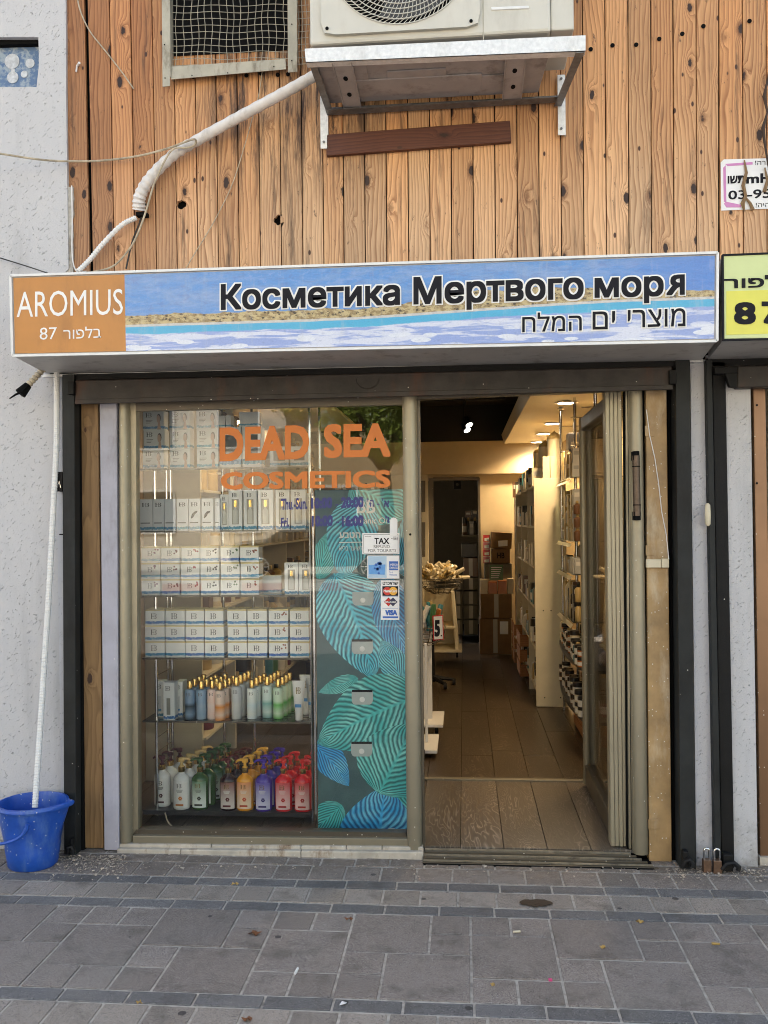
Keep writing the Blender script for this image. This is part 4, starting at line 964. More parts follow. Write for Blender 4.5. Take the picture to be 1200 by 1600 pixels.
# ---------------------------------------------------------------- pipes and cables
def px_path(pts, Ys, n=6):
    """Catmull-Rom through surveyed points"""
    if not hasattr(Ys, '__len__'): Ys = [Ys]*len(pts)
    P = [W(x, y, Y) for (x, y), Y in zip(pts, Ys)]; P = [P[0]*2-P[1]]+P+[P[-1]*2-P[-2]]; out = []
    for i in range(1, len(P)-2):
        for k in range(n):
            t = k/n; a, b, c, d = P[i-1], P[i], P[i+1], P[i+2]
            out.append(.5*((2*b)+(c-a)*t+(2*a-5*b+4*c-d)*t*t+(3*b-a-3*c+d)*t**3))
    out.append(P[-2]); return out
path = px_path([(492, 118), (440, 147), (375, 182), (312, 217), (270, 243), (236, 277), (219, 306), (217, 328)], [-.16, -.14, -.10, -.08, -.07, -.065, -.06, -.04], 16)
rr = [.0245+(.0009 if i < 52 else .0022)*math.sin(i*1.3)+random.uniform(-.0006, .0006)+(.005*max(0, (i-60)/50)) for i in range(len(path))]
mb = MB(); mb.tube(path, .026, 14, True, rr); one(mb, 'insulated_pipe', M['wrap'], 'white taped refrigerant pipe bundle curving down the boards from the air conditioner', 'pipe', smooth=True)
path = px_path([(213, 340), (190, 352), (160, 382), (141, 405), (122, 424)], [-.05, -.06, -.06, -.06, -.08], 26)
mb = MB(); mb.tube(path, .012, 10, True, [.0125 if (i//2) % 2 else .0105 for i in range(len(path))]); one(mb, 'flex_conduit', M['conduit'], 'short white ribbed conduit from the pipe end down to the sign', 'conduit', smooth=False)
def cable(pts, Ys, r, mat, name, lab, n=8): mb = MB(); mb.tube(px_path(pts, Ys, n), r, 6); return one(mb, name, M[mat], lab, 'cable', smooth=True)
cable([(-60, 232), (0, 240), (60, 249), (109, 252), (160, 251), (215, 244), (262, 232), (300, 218), (306, 222), (302, 228), (290, 231), (272, 232), (258, 250), (240, 290), (228, 330), (214, 368), (200, 392), (178, 415), (150, 424), (108, 428)], [-.2, -.16, -.12, -.06, -.05, -.06, -.1, -.14, -.13, -.12, -.11, -.12, -.12, -.1, -.09, -.07, -.06, -.06, -.1, -.2], .0048, 'cable', 'loose_cable', 'dirty beige cable looping over the wrapped pipe and back to the sign')
cable([(118, -20), (125, 15), (140, 48), (165, 80), (190, 112), (209, 139)], -.03, .0035, 'cable', 'hanging_cable', 'cut beige cable end hanging over the boards at top left')
cable([(410, 110), (404, 150), (393, 190), (380, 235), (362, 290), (335, 345), (305, 395), (290, 420)], -.03, .0022, 'cable', 'thin_cable', 'thin grey wire slanting down the boards below the vent')
cable([(-60, 385), (0, 403), (45, 417), (75, 427)], [-.06, -.06, -.08, -.2], .003, 'cableblack', 'black_cable', 'thin black cable crossing the stucco to the sign corner')
cable([(228, 318), (218, 348), (206, 380), (197, 420)], -.035, .004, 'cableblack', 'black_cable', 'black cable hanging beside the ribbed conduit')
cable([(112, 290), (113, 340), (113, 400), (120, 424), (135, 424)], -.05, .003, 'conduit', 'white_wire', 'thin white wire along the left edge of the boards')
# black elbow bracket where pipe ends
mb = MB(); p = W(222, 337, -.03); mb.box(p.x-.02, p.x+.03, p.y-.03, p.y+.01, p.z-.008, p.z+.008); one(mb, 'pipe_clip', M['gap'], 'black clip at the lower end of the wrapped pipe', 'clip')
# long white conduit into the bucket
pts = [(88.5, 580), (88.5, 640), (88, 700), (84, 780), (80, 860), (75, 950), (71, 1010), (66, 1090), (60, 1180), (54.5, 1262)]
path = px_path(pts, [-.075, -.075, -.08, -.085, -.09, -.10, -.11, -.13, -.17, -.22], 76)
mb = MB(); mb.tube(path, .0135, 10, True, [.0138 if (i//2) % 2 else .0124 for i in range(len(path))])
one(mb, 'drain_hose', M['conduit'], 'long white ribbed drain hose hanging down the stucco into the blue bucket', 'hose')
# rope wrapped stub under the sign corner
mb = MB(); path = px_path([(68, 576), (55, 590), (42, 604)], [-.12, -.15, -.17], 10); mb.tube(path, .014, 10, True, [.014+.003*math.sin(i*2.) for i in range(len(path))])
stub = thing('pipe_stub', 'taped pipe stub with torn black end under the left sign corner', 'pipe stub', path[0])
mb.build('taped_pipe', M['cable'], stub, smooth=True)
mb = MB(); p, d = path[-1], (path[-1]-path[-2]).normalized(); mb.tube([p-d*.01, p+d*.02, p+d*.045], .016, 8, True, [.017, .022, .026]); mb.tube([p+d*.03, p+d*.05+Vector((-.02, 0, .0)), p+d*.06+Vector((-.04, 0, -.01))], .005, 5, True, [.007, .005, .003]); mb.build('torn_sleeve', M['gap'], stub)
# ---------------------------------------------------------------- bucket
bz = thing('bucket', 'blue plastic bucket with pouring lip standing against the stucco wall', 'bucket', G(30, 1350, 0))
bc = G(33, 1352, 0); rb, rt, hb_ = .108, .150, .285
bc = Vector((G(35, 1365, 0).x-.005, G(35, 1365, 0).y+rb, 0)); bz.location = bc; ORG[bz] = bc.copy()
seg = 48; vs = []; fs = []
def rad(a, r_, z):
    k = max(0., math.cos((a-R(-8))/1.))**40*.055*max(0, (z-.19)/.095) if z > .19 else 0
    return r_+k
prof = [(0.0, .004), (.10, .0), (rb, .008), (rb+.012, .09), (.1185, .10), (rb+.030, .20), (rt-.006, .262), (rt+.006, .264), (rt+.009, .272), (rt+.005, .283), (rt-.006, .285), (rt-.010, .27), (.122, .12), (.100, .02), (0., .018)]
for r_, z in prof:
    for k in range(seg):
        a = 2*math.pi*k/seg; q_ = rad(a, r_, z); zz = z + (.012*max(0., math.cos(a-R(-8)))**40 if z > .25 else 0)
        vs.append(bc+Vector((math.cos(a)*q_, math.sin(a)*q_*.96, zz)))
fs = [(i*seg+k, i*seg+(k+1) % seg, (i+1)*seg+(k+1) % seg, (i+1)*seg+k) for i in range(len(prof)-1) for k in range(seg)]
mb = MB(); mb.add(vs, fs); mb.build('body', M['bucket'], bz, smooth=True)
mb = MB(); hp = []
for k in range(17):
    a = math.pi*k/16; hp.append(bc+Vector((math.cos(a)*-.002+(.02 if 0 else 0), -rt*1.0-.012, .235))+Vector((-.10+.16*math.cos(a), -.0, -.0-.09*math.sin(a))))
mb.tube(hp, .008, 8, True, [.011]*3+[.007]*11+[.011]*3); mb.build('handle', M['bucket'], bz, smooth=True)
# ---------------------------------------------------------------- small litter
M['leaf_b'] = plastic('brown_leaf', (.14, .05, .015), .6); M['leaf_y'] = plastic('yellow_leaf', (.38, .25, .07), .6)
def leaf(px, py, lab, mat, s=.02):
    p = G(px, py, .002); mb = MB(); a = random.uniform(0, 6.28)
    n = 9; pts = []
    for k in range(n):
        b = 2*math.pi*k/n; r_ = s*(1 if k % 2 else .62); pts.append(p+Vector((math.cos(b+a)*r_*1.4, math.sin(b+a)*r_*.8, .002+.005*(k % 3))))
    pts = pts; c = p+Vector((0, 0, .008)); mb.add([c]+pts, [(0, k+1, (k+1) % n+1) for k in range(n)]); mb.add([c-Vector((0, 0, .0015))]+[q-Vector((0, 0, .0015)) for q in pts], [(0, (k+1) % n+1, k+1) for k in range(n)])
    one(mb, 'dry_leaf', M[mat], lab, 'leaf')
leaf(398, 1460, 'brown curled leaf on the small paver left of the middle', 'leaf_b'); leaf(545, 1438, 'dark brown leaf fragment at the top edge of a large paver', 'leaf_b', .012); leaf(367, 1383, 'pale dry leaf on the dark paver row below the window', 'leaf_y', .012)
leaf(386, 1595, 'orange brown leaf at the bottom edge of the pavement', 'leaf_b', .013); leaf(1000, 1442, 'yellowish leaf on the dark paver row at right', 'leaf_y', .012); leaf(942, 1482, 'pale leaf lying on the large paver right of the middle', 'leaf_y', .010); leaf(770, 1541, 'tiny yellow leaf on a small paver near the bottom', 'leaf_y', .007); leaf(217, 1569, 'small straw coloured leaf on the bottom dark row', 'leaf_y', .009)
mb = MB(); a = G(461, 1521, .006); mb.cyl(a, a+Vector((.003, .034, 0)), .0045, 8); one(mb, 'cigarette_butt', M['white'], 'white cigarette butt on the joint between two pavers', 'cigarette butt')
mb = MB(); a = G(802, 1456, .004); mb.cyl(a, a+Vector((.026, .006, 0)), .004, 6); one(mb, 'cigarette_butt', M['cream'], 'cream cigarette butt on the pavers right of the middle', 'cigarette butt')
mb = MB(); a = G(1112, 1474, .004); mb.cyl(a, a+Vector((.028, -.003, 0)), .004, 6); one(mb, 'cigarette_butt', M['leaf_y'], 'tan cigarette butt near the right edge of the pavement', 'cigarette butt')
mb = MB(); a = G(530, 1571, .003); mb.prism([a, a+Vector((.02, .004, .004)), a+Vector((.022, .018, 0)), a+Vector((.006, .02, .003))], (0, 0, .001)); one(mb, 'paper_scrap', M['white'], 'white scrap of paper on the bottom dark paver row', 'paper')
mb = MB(); a = G(860, 1531, .003); mb.box(a.x-.006, a.x+.006, a.y-.005, a.y+.005, 0, .006); one(mb, 'pink_scrap', plastic('pink_scrap', (.6, .05, .2), .5), 'tiny pink scrap on the paver joint', 'scrap')
t = Mt('dark_spill'); n = t.noise(t.pos(), 60., 5., .8); M['spill'] = t.out(t.mix(n, (.02, .012, .006), (.07, .045, .03)), .7, 0, t.bump(n, .8, .004))
mb = MB(); c = G(835, 1411, .0015)
for dx, rx, ry in ((-.022, .036, .026), (.004, .03, .034), (.03, .036, .028)):
    pts = [c+Vector((dx+math.cos(2*math.pi*k/16)*rx*random.uniform(.8, 1.2), math.sin(2*math.pi*k/16)*ry*random.uniform(.8, 1.2), .0005*abs(dx)*100)) for k in range(16)]; mb.prism(pts, (0, 0, .002))
one(mb, 'dirt_clump', M['spill'], 'dark brown clump of dirt on the pavers before the doorway', 'dirt')
# grit and rubble swept against the foot of the wall
mb = MB(); rg = random.Random(11)
for k in range(1500):
    u = rg.random(); px = rg.choice([rg.uniform(70, 200), rg.uniform(100, 190), rg.uniform(1035, 1200), rg.uniform(0, 1200)])
    p = G(px, 1345+px*.012+abs(rg.gauss(0, 9)) if px > 200 else 1338+abs(rg.gauss(0, 14)), 0); s_ = rg.uniform(.0012, .0045)*(1+1.2*(rg.random() < .08))
    if p.y > -.012 and px < 1030: p.y = -.02-rg.random()*.05
    vs_ = [p+Vector((rg.uniform(-1, 1), rg.uniform(-1, 1), rg.uniform(0, 1)))*s_*1.3 for _ in range(6)]
    mb.add([v+Vector((0, 0, .001)) for v in vs_], [(0, 1, 2), (0, 2, 3), (0, 3, 4), (1, 2, 4), (2, 3, 5), (0, 1, 5), (3, 4, 5), (1, 4, 5)])
tag(mb.build('grit', paint('grit', (.44, .38, .31), .9, var=.7, vs=60)), kind='stuff')
# ================================================================ SHOP INTERIOR
FZ = .03
floor = struct(MB().box(-1.95, 1.3, .05, 9.0, -.06, FZ-.012).build('floor', M['gap'])); ORG[floor] = Vector((0, 0, 0))
pc = {}
def plank(x0, x1, y0, y1, mat, z=FZ):
    k = (round(x1-x0, 3), round(y1-y0, 3), mat); w, d = k[0], k[1]
    if k not in pc: o = MB().box(-w/2+.0012, w/2-.0012, -d/2+.0012, d/2-.0012, -.012, 0).build('floor_plank', M[mat], bevel=.0012); pc[k] = o.data
    else: o = bpy.data.objects.new('floor_plank', pc[k]); COL.objects.link(o)
    o.parent = floor; o.location = ((x0+x1)/2, (y0+y1)/2, z)
x0 = G(720.5, 1227, FZ).x - 10*.196
for i in range(16):
    a = x0+i*.196
    if a > 1.2: break
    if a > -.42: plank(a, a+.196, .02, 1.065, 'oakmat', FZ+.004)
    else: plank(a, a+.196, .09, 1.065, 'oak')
    ys = 1.11 - random.uniform(0, .0); L_ = random.uniform(.5, 1.3)
    while ys < 6.3:
        ye = min(ys+L_, 8.9); plank(a, a+.196, ys, ye, 'oak'); ys = ye; L_ = 1.29
mb = MB(); a, b = W(664, 1218, 1.085), W(926, 1221, 1.085); mb.box(-.45, b.x+.02, 1.067, 1.108, FZ, FZ+.012); one(mb, 'threshold_strip', M['alu'], 'flat metal joint strip across the shop floor inside the doorway', 'threshold', bevel=.002)
WX0, WX1, YB = -1.86, 1.14, 6.35
struct(MB().box(WX0-.05, WX0, .06, 9, 0, 2.9).build('left_wall', paint('brown_wall', (.24, .165, .085), .8, var=.1, bump=.2)))
struct(MB().box(WX1, WX1+.05, .12, 9, 0, 2.9).build('right_wall', paint('ochre_wall', (.34, .25, .12), .8, var=.08, bump=.2)))
struct(MB().box(WX0, WX1, .3, 9, 2.86, 2.92).build('ceiling', M['blackceil']))
CX = .478
mb = MB(); mb.box(CX+.03, WX1, .30, 6.3, 2.40, 2.42); struct(mb.build('dropped_ceiling', M['cream']))
mb = MB(); mb.prism([(CX, .3, 2.395), (CX+.035, .3, 2.395), (CX+.035, .3, 2.5), (CX-.03, .3, 2.5)], (0, 6., 0)); struct(mb.build('ceiling_edge', M['cream']))
mb = MB(); mb.box(WX0, -.45, .07, 1.25, 2.40, 2.42); mb.box(WX0, -.98, 1.25, 4.5, 2.40, 2.42); struct(mb.build('dropped_ceiling', M['cream']))
zt_ = W(700, 690, YB).z; zbm = W(700, 741, YB).z
dx0, dx1 = W(677, 800, YB+.1).x, W(749, 800, YB+.1).x; dzt = W(700, 751, YB+.1).z
struct(MB().box(WX0, WX1, YB, YB+.15, zbm, zt_).build('wall_beam', M['creamwall']))
struct(MB().box(WX0, WX1, YB+.02, YB+.12, zt_, 2.86).build('upper_back_wall', M['blackceil']))
mb = MB(); mb.box(WX0, dx0-.12, YB+.10, YB+.2, 0, zbm); mb.box(dx1, WX1, YB+.10, YB+.2, 0, zbm); mb.box(dx0-.12, dx1, YB+.10, YB+.2, dzt, zbm); struct(mb.build('back_wall', M['creamwall']))
mb = MB(); mb.box(dx0-.05, dx0, YB+.07, YB+.22, 0, dzt+.03); mb.box(dx1-.012, dx1+.012, YB+.07, YB+.22, 0, dzt+.03); mb.box(dx0, dx1, YB+.07, YB+.22, dzt, dzt+.04)
struct(mb.build('storeroom_doorway', M['alu_dark']))
struct(MB().box(-.9, 1.1, 8.9, 8.95, 0, 2.9).build('storeroom_wall', paint('grey_store_wall', (.16, .155, .14), .9, var=.1)))
# cream cabinet doors left of the doorway
cb = thing('cabinet', 'tall cream cabinet with two glass panels left of the storeroom doorway', 'cabinet', (dx0-.3, YB, 0))
MB().box(dx0-.55, dx0-.055, YB-.02, YB+.06, 0, W(660, 742, YB).z).build('case', M['cream'], cb, bevel=.004)
for y0, y1 in ((751, 800), (816, 870)):
    mb = MB(); mb.quad_px([(652, y0), (664.5, y0), (664.5, y1), (652, y1)], YB-.024, .004); mb.build('glass_panel', M['alu_dark'], cb)
# dark piping and lamps in the black ceiling
mb = MB()
for y in (1.6, 2.6, 3.7, 4.9): mb.cyl((-.6, y, 2.74), (CX-.05, y, 2.74), .025, 8)
one(mb, 'ceiling_pipe', M['black'], 'black pipes running across under the black shop ceiling', 'pipe')
def downlight(p, lab, power, col=(1, .70, .38)):
    t = thing('downlight', lab, 'ceiling light', p, 'round downlights in the shop ceiling'); p = Vector(p)
    mb = MB(); mb.lathe([(.062, 0), (.085, -.003), (.088, -.009), (.066, -.010), (.062, -.002)], p, 24); mb.build('trim', M['white'], t, smooth=True)
    mb = MB(); mb.disc(p-Vector((0, 0, .004)), (0, 0, -1), .062, .002, 24); mb.build('lamp', M['lampglow'], t)
    ld = bpy.data.lights.new('downlight_light', 'SPOT'); ld.energy = power; ld.spot_size = R(150); ld.spot_blend = .6; ld.shadow_soft_size = .06; ld.color = col
    lo = bpy.data.objects.new('downlight_light', ld); COL.objects.link(lo); lo.parent = t; lo.location = (0, 0, -.02)
M['lampglow'] = emit('lamp_glow', (1, .93, .78), 9.)
LP = 27.
for i, (q, lab) in enumerate((((885, 628), 'nearest of the four bright downlights in the cream ceiling'), ((863, 661), 'second nearest of the four downlights in the cream ceiling'), ((849, 677), 'third downlight from the door in the cream ceiling'), ((840, 690), 'farthest and smallest of the four downlights in the cream ceiling'))):
    p = G(*q, 2.4); p.z = 2.399; downlight(p, lab, LP)
p = G(366, 635, 2.4); p.z = 2.399; downlight(p, 'downlight glowing above the stacked face cream boxes in the window', LP)
for i, x in enumerate((-1.5, -1.1, -.6)): downlight((x, .15, 2.399), ['left', 'middle', 'right'][i]+' of three added fill lamps close behind the shop glass', 230., (1, .88, .72))  # unseen lamps added to brighten the goods in the window
downlight((-1.25, 1.0, 2.399), 'downlight above the back of the window display', 9.); downlight((.8, 1.2, 2.399), 'downlight just inside the shop door', LP*.6)
for i, (x, y) in enumerate(((733, 664), (730, 672))):
    t = thing('spotlight', ['upper', 'lower'][i]+' white track spotlight hanging under the black ceiling', 'spotlight', W(x, y, 3.2+i*.5)); p = W(x, y, 3.2+i*.5)
    mb = MB(); mb.cyl(p+Vector((-.03, .03, .06)), p, .028, 12, .036); mb.cyl(p+Vector((-.03, .03, .06)), (p.x-.03, p.y+.03, 2.86), .006, 6); mb.build('housing', M['black'], t)
    mb = MB(); d = (Vector((.03, -.03, -.06))).normalized(); mb.disc(p+d*.002, d, .027, .003, 12); mb.build('lamp', M['lampglow'], t)
# ---------------------------------------------------------------- product helpers
def logo(mb, x0, z0, w, h, Y):
    """monogram: upright bar joined to a double bowl"""
    def r(a, b, c, d): mb.add([(x0+a*w, Y, z0+c*h), (x0+b*w, Y, z0+c*h), (x0+b*w, Y, z0+d*h), (x0+a*w, Y, z0+d*h)], [(0, 1, 2, 3)])
    r(.08, .22, 0, 1); r(0, .30, 0, .06); r(0, .30, .94, 1); r(.22, .52, .47, .54); r(.52, .58, 0, 1); r(.44, .7, 0, .06); r(.44, .7, .94, 1)
    for cz, hh in ((.265, .265), (.765, .235)):
        vs = []; n = 7
        for k in range(n+1):
            a = -math.pi/2+math.pi*k/n
            for ro, sc in ((1., 1.), (.55, .8)): vs.append((x0+(.68+.32*math.cos(a)*ro)*w, Y, z0+(cz+hh*math.sin(a)*sc)*h))
        mb.add(vs, [(2*k, 2*k+2, 2*k+3, 2*k+1) for k in range(n)])
def boxprint(name, base, band, z0=.10, z1=.26, top=None, face=False):
    t = Mt(name); g = t.sep(t.co('Generated')); n = t.noise(t.vm('MULTIPLY', t.co('Generated'), (3, 1, 1)), 2., 3.); r = t.rnd()
    zz = t.ma('ADD', g[2], t.ma('MULTIPLY', t.ma('SUBTRACT', n, .5), .12))
    m1 = t.ma('MULTIPLY', t.ma('GREATER_THAN', zz, z0), t.ma('LESS_THAN', zz, z1))
    bc_ = t.mix(t.ss(t.noise(t.co('Generated'), 9., 2.), .45, .6), band, (.12, .30, .52)); hs = t.n('HueSaturation', {'Hue': t.ma('MULTIPLY_ADD', r, -.05, .52), 'Color': bc_}).outputs[0]
    c = t.mix(m1, base, hs)
    if top: c = t.mix(t.ma('GREATER_THAN', g[2], .9), c, top)  # warm lamplight on the box top put into the colour
    return t.out(c, .35)
M['boxwhite'] = boxprint('white_box_print_lit_top', (.84, .83, .80), (.02, .17, .45), top=(.62, .5, .24))  # gold top stands for lamplight falling from above
M['boxgrey'] = boxprint('grey_box_print', (.60, .62, .63), (.03, .16, .33), .08, .2)
M['boxplain'] = boxprint('plain_box_print', (.80, .80, .78), (.04, .20, .38), .03, .10)
M['blackboard'] = plastic('black_card', (.02, .02, .022), .35)
M['skin'] = plastic('skin_print', (.50, .33, .25), .5); M['hairp'] = plastic('dark_hair_print', (.06, .045, .04), .5)
SY = .345                                   # front edge of the window shelves
def zs(y): return W(350, y, SY).z
# ---------------------------------------------------------------- window display unit
du = thing('display_shelf', 'chrome and glass shelf unit standing in the shop window', 'shelf unit', (-1.2, SY, FZ))
SH = [zs(730.5), zs(829), zs(930), zs(1028), zs(1127), zs(1268)]
xl_, xr_ = W(222, 1000, SY).x, W(491, 1000, SY).x
for i, z in enumerate(SH):
    th = .006 if i < 5 else .018
    mb = MB(); mb.box(xl_, xr_, SY, SY+.34, z-th, z); mb.build('glass_shelf' if i < 5 else 'base_shelf', M['shelfglass'] if i < 5 else M['blackboard'], du)
    mb = MB(); mb.box(xl_-.002, xr_+.002, SY-.0025, SY, z-th-.003, z); mb.build('shelf_edge', M['alu_dark'] if i < 5 else M['blackboard'], du)
for x, y in ((xl_+.055, SY+.05), (xl_+.055, SY+.30), (xr_-.012, SY-.01), (xr_-.012, SY+.30), (xl_+.012, SY+.36), ((xl_+xr_)/2+.05, SY+.36), ((xl_+xr_)/2-.12, SY+.37)):
    mb = MB(); mb.cyl((x, y, FZ), (x, y, 2.3), .008, 8); mb.build('pole', M['chrome'], du, smooth=True)
for i, z in enumerate(SH[:-1]):
    mb = MB()
    for k in range(4):
        zz = z-.10-k*.075; mb.cyl((xl_+.055, SY+.05, zz), (xl_+.055, SY+.30, zz), .0025, 5)
    mb.build('side_wires', M['chrome'], du)
def carton(name, mat, lab, x0, x1, zb, h, Y, depth, group, logo_at=None, extra=None):
    t = thing(name, lab, 'box', ((x0+x1)/2, Y, zb), group)
    t.rotation_euler.z = random.uniform(-.014, .014); jy = random.uniform(-.006, .006); MB().box(x0+.0008, x1-.0008, Y+jy, Y+depth+jy, zb, zb+h-.0006).build('carton', M[mat], t, bevel=.0012)
    if logo_at:
        u0, u1, v0, v1, lm = logo_at; mb = MB(); w = x1-x0; logo(mb, x0+w*u0, zb+h*v0, w*(u1-u0), h*(v1-v0), Y+jy-.0008); mb.build('monogram', M[lm], t)
    if extra: extra(t, x0, x1, zb, h, Y+jy)
    return t
def px2x(px, Y): return W(px, 900, Y).x
BY = SY+.018
def face_extra(t, x0, x1, zb, h, Y):
    w = x1-x0; cx = x0+w*.76; mb = MB(); vs = [(cx+math.cos(a)*w*.10, Y-.0010, zb+h*.62+math.sin(a)*h*.22) for a in [2*math.pi*k/12 for k in range(12)]]; mb.add(vs, [tuple(range(12))]); mb.build('hair_print', M['hairp'], t)
    mb = MB(); vs = [(cx-.002+math.cos(a)*w*.082, Y-.0016, zb+h*.57+math.sin(a)*h*.2) for a in [2*math.pi*k/12 for k in range(12)]]; mb.add(vs, [tuple(range(12))])
    mb.add([(cx-w*.07, Y-.0015, zb+h*.03), (cx+w*.1, Y-.0015, zb+h*.03), (cx+w*.05, Y-.0015, zb+h*.45), (cx-w*.03, Y-.0015, zb+h*.45)], [(0, 1, 2, 3)]); mb.build('face_print', M['skin'], t)
    mb = MB()
    for k in range(3): mb.add([(x0+w*.14, Y-.0008, zb+h*(.50-k*.07)), (x0+w*(.46-.05*k), Y-.0008, zb+h*(.50-k*.07)), (x0+w*(.46-.05*k), Y-.0008, zb+h*(.525-k*.07)), (x0+w*.14, Y-.0008, zb+h*(.525-k*.07))], [(0, 1, 2, 3)])
    mb.build('small_print', M['inkgrey'], t)
ROWN3 = ['bottom', 'middle', 'top']; TIER = {1: 'top glass shelf', 2: 'second glass shelf', 3: 'third glass shelf', 4: 'fourth glass shelf', 5: 'fifth glass shelf'}
# shelf 1: face cream boxes
z1 = SH[0]; hh = (W(300, 637, BY).z-W(300, 729, BY).z)/3
for c, (a, b) in enumerate(((223, 256), (265, 297), (307, 341))):
    for r_ in range(3):
        x0, x1 = px2x(a+(1.5 if r_ < 2 else 0), BY), px2x(b+(1.5 if r_ < 2 else 0), BY)
        t = carton('face_cream_box', 'boxgrey', 'grey box with face print, %s of the %s stack, top glass shelf' % (ROWN3[r_], ORD[c]), x0, x1, z1+hh*r_, hh, BY+.01*r_, .07, 'grey boxes with printed faces', (.13, .42, .66, .88, 'ink'), face_extra)
for c, (a, b, top_) in enumerate(((344, 378, 668), (381, 411, 668), (423, 453, 700), (455, 483, 700))):
    h = W(300, top_, BY).z-z1; x0, x1 = px2x(a, BY), px2x(b, BY)
    def blk(t, x0, x1, zb, h, Y):
        mb = MB(); w = x1-x0; mb.add([(x0+w*.2, Y-.001, zb+h*.3), (x0+w*.8, Y-.001, zb+h*.3), (x0+w*.8, Y-.001, zb+h*.8), (x0+w*.2, Y-.001, zb+h*.8)], [(0, 1, 2, 3)]); mb.build('dark_picture', M['inkgrey'], t)
    carton('gift_box', 'boxgrey', 'silver gift box with dark picture, %s from the left behind the orange letters' % ORD[c], x0, x1, z1, h, BY, .08, 'silver gift boxes behind the lettering', None, blk)
for c, (a, b) in enumerate(((379, 410), (346, 357), (358, 367))):
    x0, x1 = px2x(a, BY+.05), px2x(b, BY+.05); zz = W(300, 667, BY+.05).z
    carton('gift_box', 'boxgrey', ['pale box on top of the second silver gift box', 'narrow grey box on top of the first silver gift box', 'second narrow grey box on top of the first silver gift box'][c], x0, x1, z1+(W(300, 668, BY).z-z1), .075 if c == 0 else .06, BY+.01, .06, 'silver gift boxes behind the lettering')
# shelf 2: tall serum boxes
z2 = SH[1]; h2 = W(300, 779, BY).z-z2
M['silvergrey'] = boxprint('silver_box_print', (.68, .69, .70), (.08, .25, .36), .05, .13)
for c, (a, b) in enumerate(((218, 239), (240, 257.5), (258, 276.5), (277, 295.5), (296, 314.5), (316, 334.5), (335, 343))):
    def lf(t, x0, x1, zb, h, Y, c=c):
        w = x1-x0
        if c in (4, 5):
            mb = MB(); pts = [(.2, .40), (.28, .52), (.5, .60), (.78, .62), (.7, .56), (.55, .52), (.38, .42), (.25, .38)]; mb.add([(x0+w*u, Y-.001, zb+h*v) for u, v in pts], [tuple(range(8))]); mb.build('leaf_print', M['ink'], t)
        mb = MB(); mb.add([(x0+w*.1, Y-.001, zb+h*.24), (x0+w*.8, Y-.001, zb+h*.24), (x0+w*.8, Y-.001, zb+h*.27), (x0+w*.1, Y-.001, zb+h*.27)], [(0, 1, 2, 3)]); mb.build('small_print', M['inkgrey'], t)
    carton('serum_box', 'silvergrey', 'tall silver serum carton, %s from the left on the second glass shelf' % ORD[c], px2x(a, BY), px2x(b, BY), z2, h2, BY+(.02 if c > 5 else 0), .05, 'tall silver cartons', (.2, .75, .76, .88, 'ink') if c != 2 else None, lf)
M['window_dark'] = plastic('box_window', (.30, .29, .25), .15); M['bottle_glass'] = plastic('frosted_bottle', (.50, .50, .46), .15)
def window_box(lab, a, b, top_, z, zpx, Y=BY, group='serum cartons with a window'):
    h = W(300, top_, Y).z-z; x0, x1 = px2x(a, Y), px2x(b, Y); w = x1-x0
    def ex(t, x0, x1, zb, h, Y):
        mb = MB(); mb.box(x0+w*.25, x0+w*.75, Y-.0012, Y, zb+h*.15, zb+h*.78); mb.build('window', M['window_dark'], t)
        mb = MB(); cx = x0+w*.5; mb.lathe([(w*.17, 0), (w*.17, h*.32), (w*.06, h*.38), (w*.06, h*.42)], (cx, Y-.0016, zb+h*.17), 10, 1, .1); mb.build('bottle', M['bottle_glass'], t)
        mb = MB(); mb.lathe([(w*.09, 0), (w*.09, h*.16)], (cx, Y-.0016, zb+h*.585), 8, 1, .1); mb.build('gold_cap', M['gold'], t)
    carton('serum_box', 'boxplain', lab, x0, x1, z, h, Y, .045, group, (.25, .6, .83, .93, 'ink'), ex)
for c, (a, b, Yo) in enumerate(((344, 358, .03), (357.5, 379, 0), (381, 402, 0), (403.5, 428, 0), (431, 453.5, 0), (455, 479, 0), (480, 489, .03))):
    window_box('white serum box with window, %s of the windowed boxes, second glass shelf' % ORD[c], a, b, 767+(6 if Yo else 0), z2, 828, BY+Yo)
# shelf 3
z3 = SH[2]; h3 = (W(300, 853.5, BY).z-z3)/3
bl_ = [plastic('purple_mark', (.15, .04, .12), .5), plastic('wine_mark', (.10, .01, .03), .5), plastic('rose_mark', (.3, .04, .06), .5), M['ink'], plastic('sage_mark', (.10, .16, .08), .5), plastic('rust_mark', (.25, .06, .03), .5)]
def flower(m_):
    def f(t, x0, x1, zb, h, Y):
        mb = MB(); w = x1-x0
        for k in range(4): cx, cz = x0+w*random.uniform(.68, .9), zb+h*random.uniform(.55, .82); mb.add([(cx+math.cos(a)*w*.05, Y-.001-.0002*k, cz+math.sin(a)*h*.06) for a in [2*math.pi*q/6 for q in range(6)]], [tuple(range(6))])
        mb.build('flower_print', m_, t)
    return f
for c, (a, b) in enumerate(((221, 250.5), (252, 281), (283, 312), (313.5, 342.5), (344.5, 374), (375.5, 405))):
    for r_ in range(3):
        carton('cream_box', 'boxwhite', 'white box with small flower mark, %s of the %s stack, third glass shelf' % (ROWN3[r_], ORD[c]), px2x(a, BY)+random.uniform(-.001, .001), px2x(b, BY)+random.uniform(-.001, .001), z3+h3*r_, h3, BY, .085, 'white cream boxes on the third shelf', (.34, .58, .42, .74, 'ink'), flower(bl_[c]))
for c, (a, b) in enumerate(((444, 466), (466.5, 489))): window_box(['left', 'right'][c]+' of two pale serum boxes with bottles alone on the third shelf', a, b, 880, z3, 928)
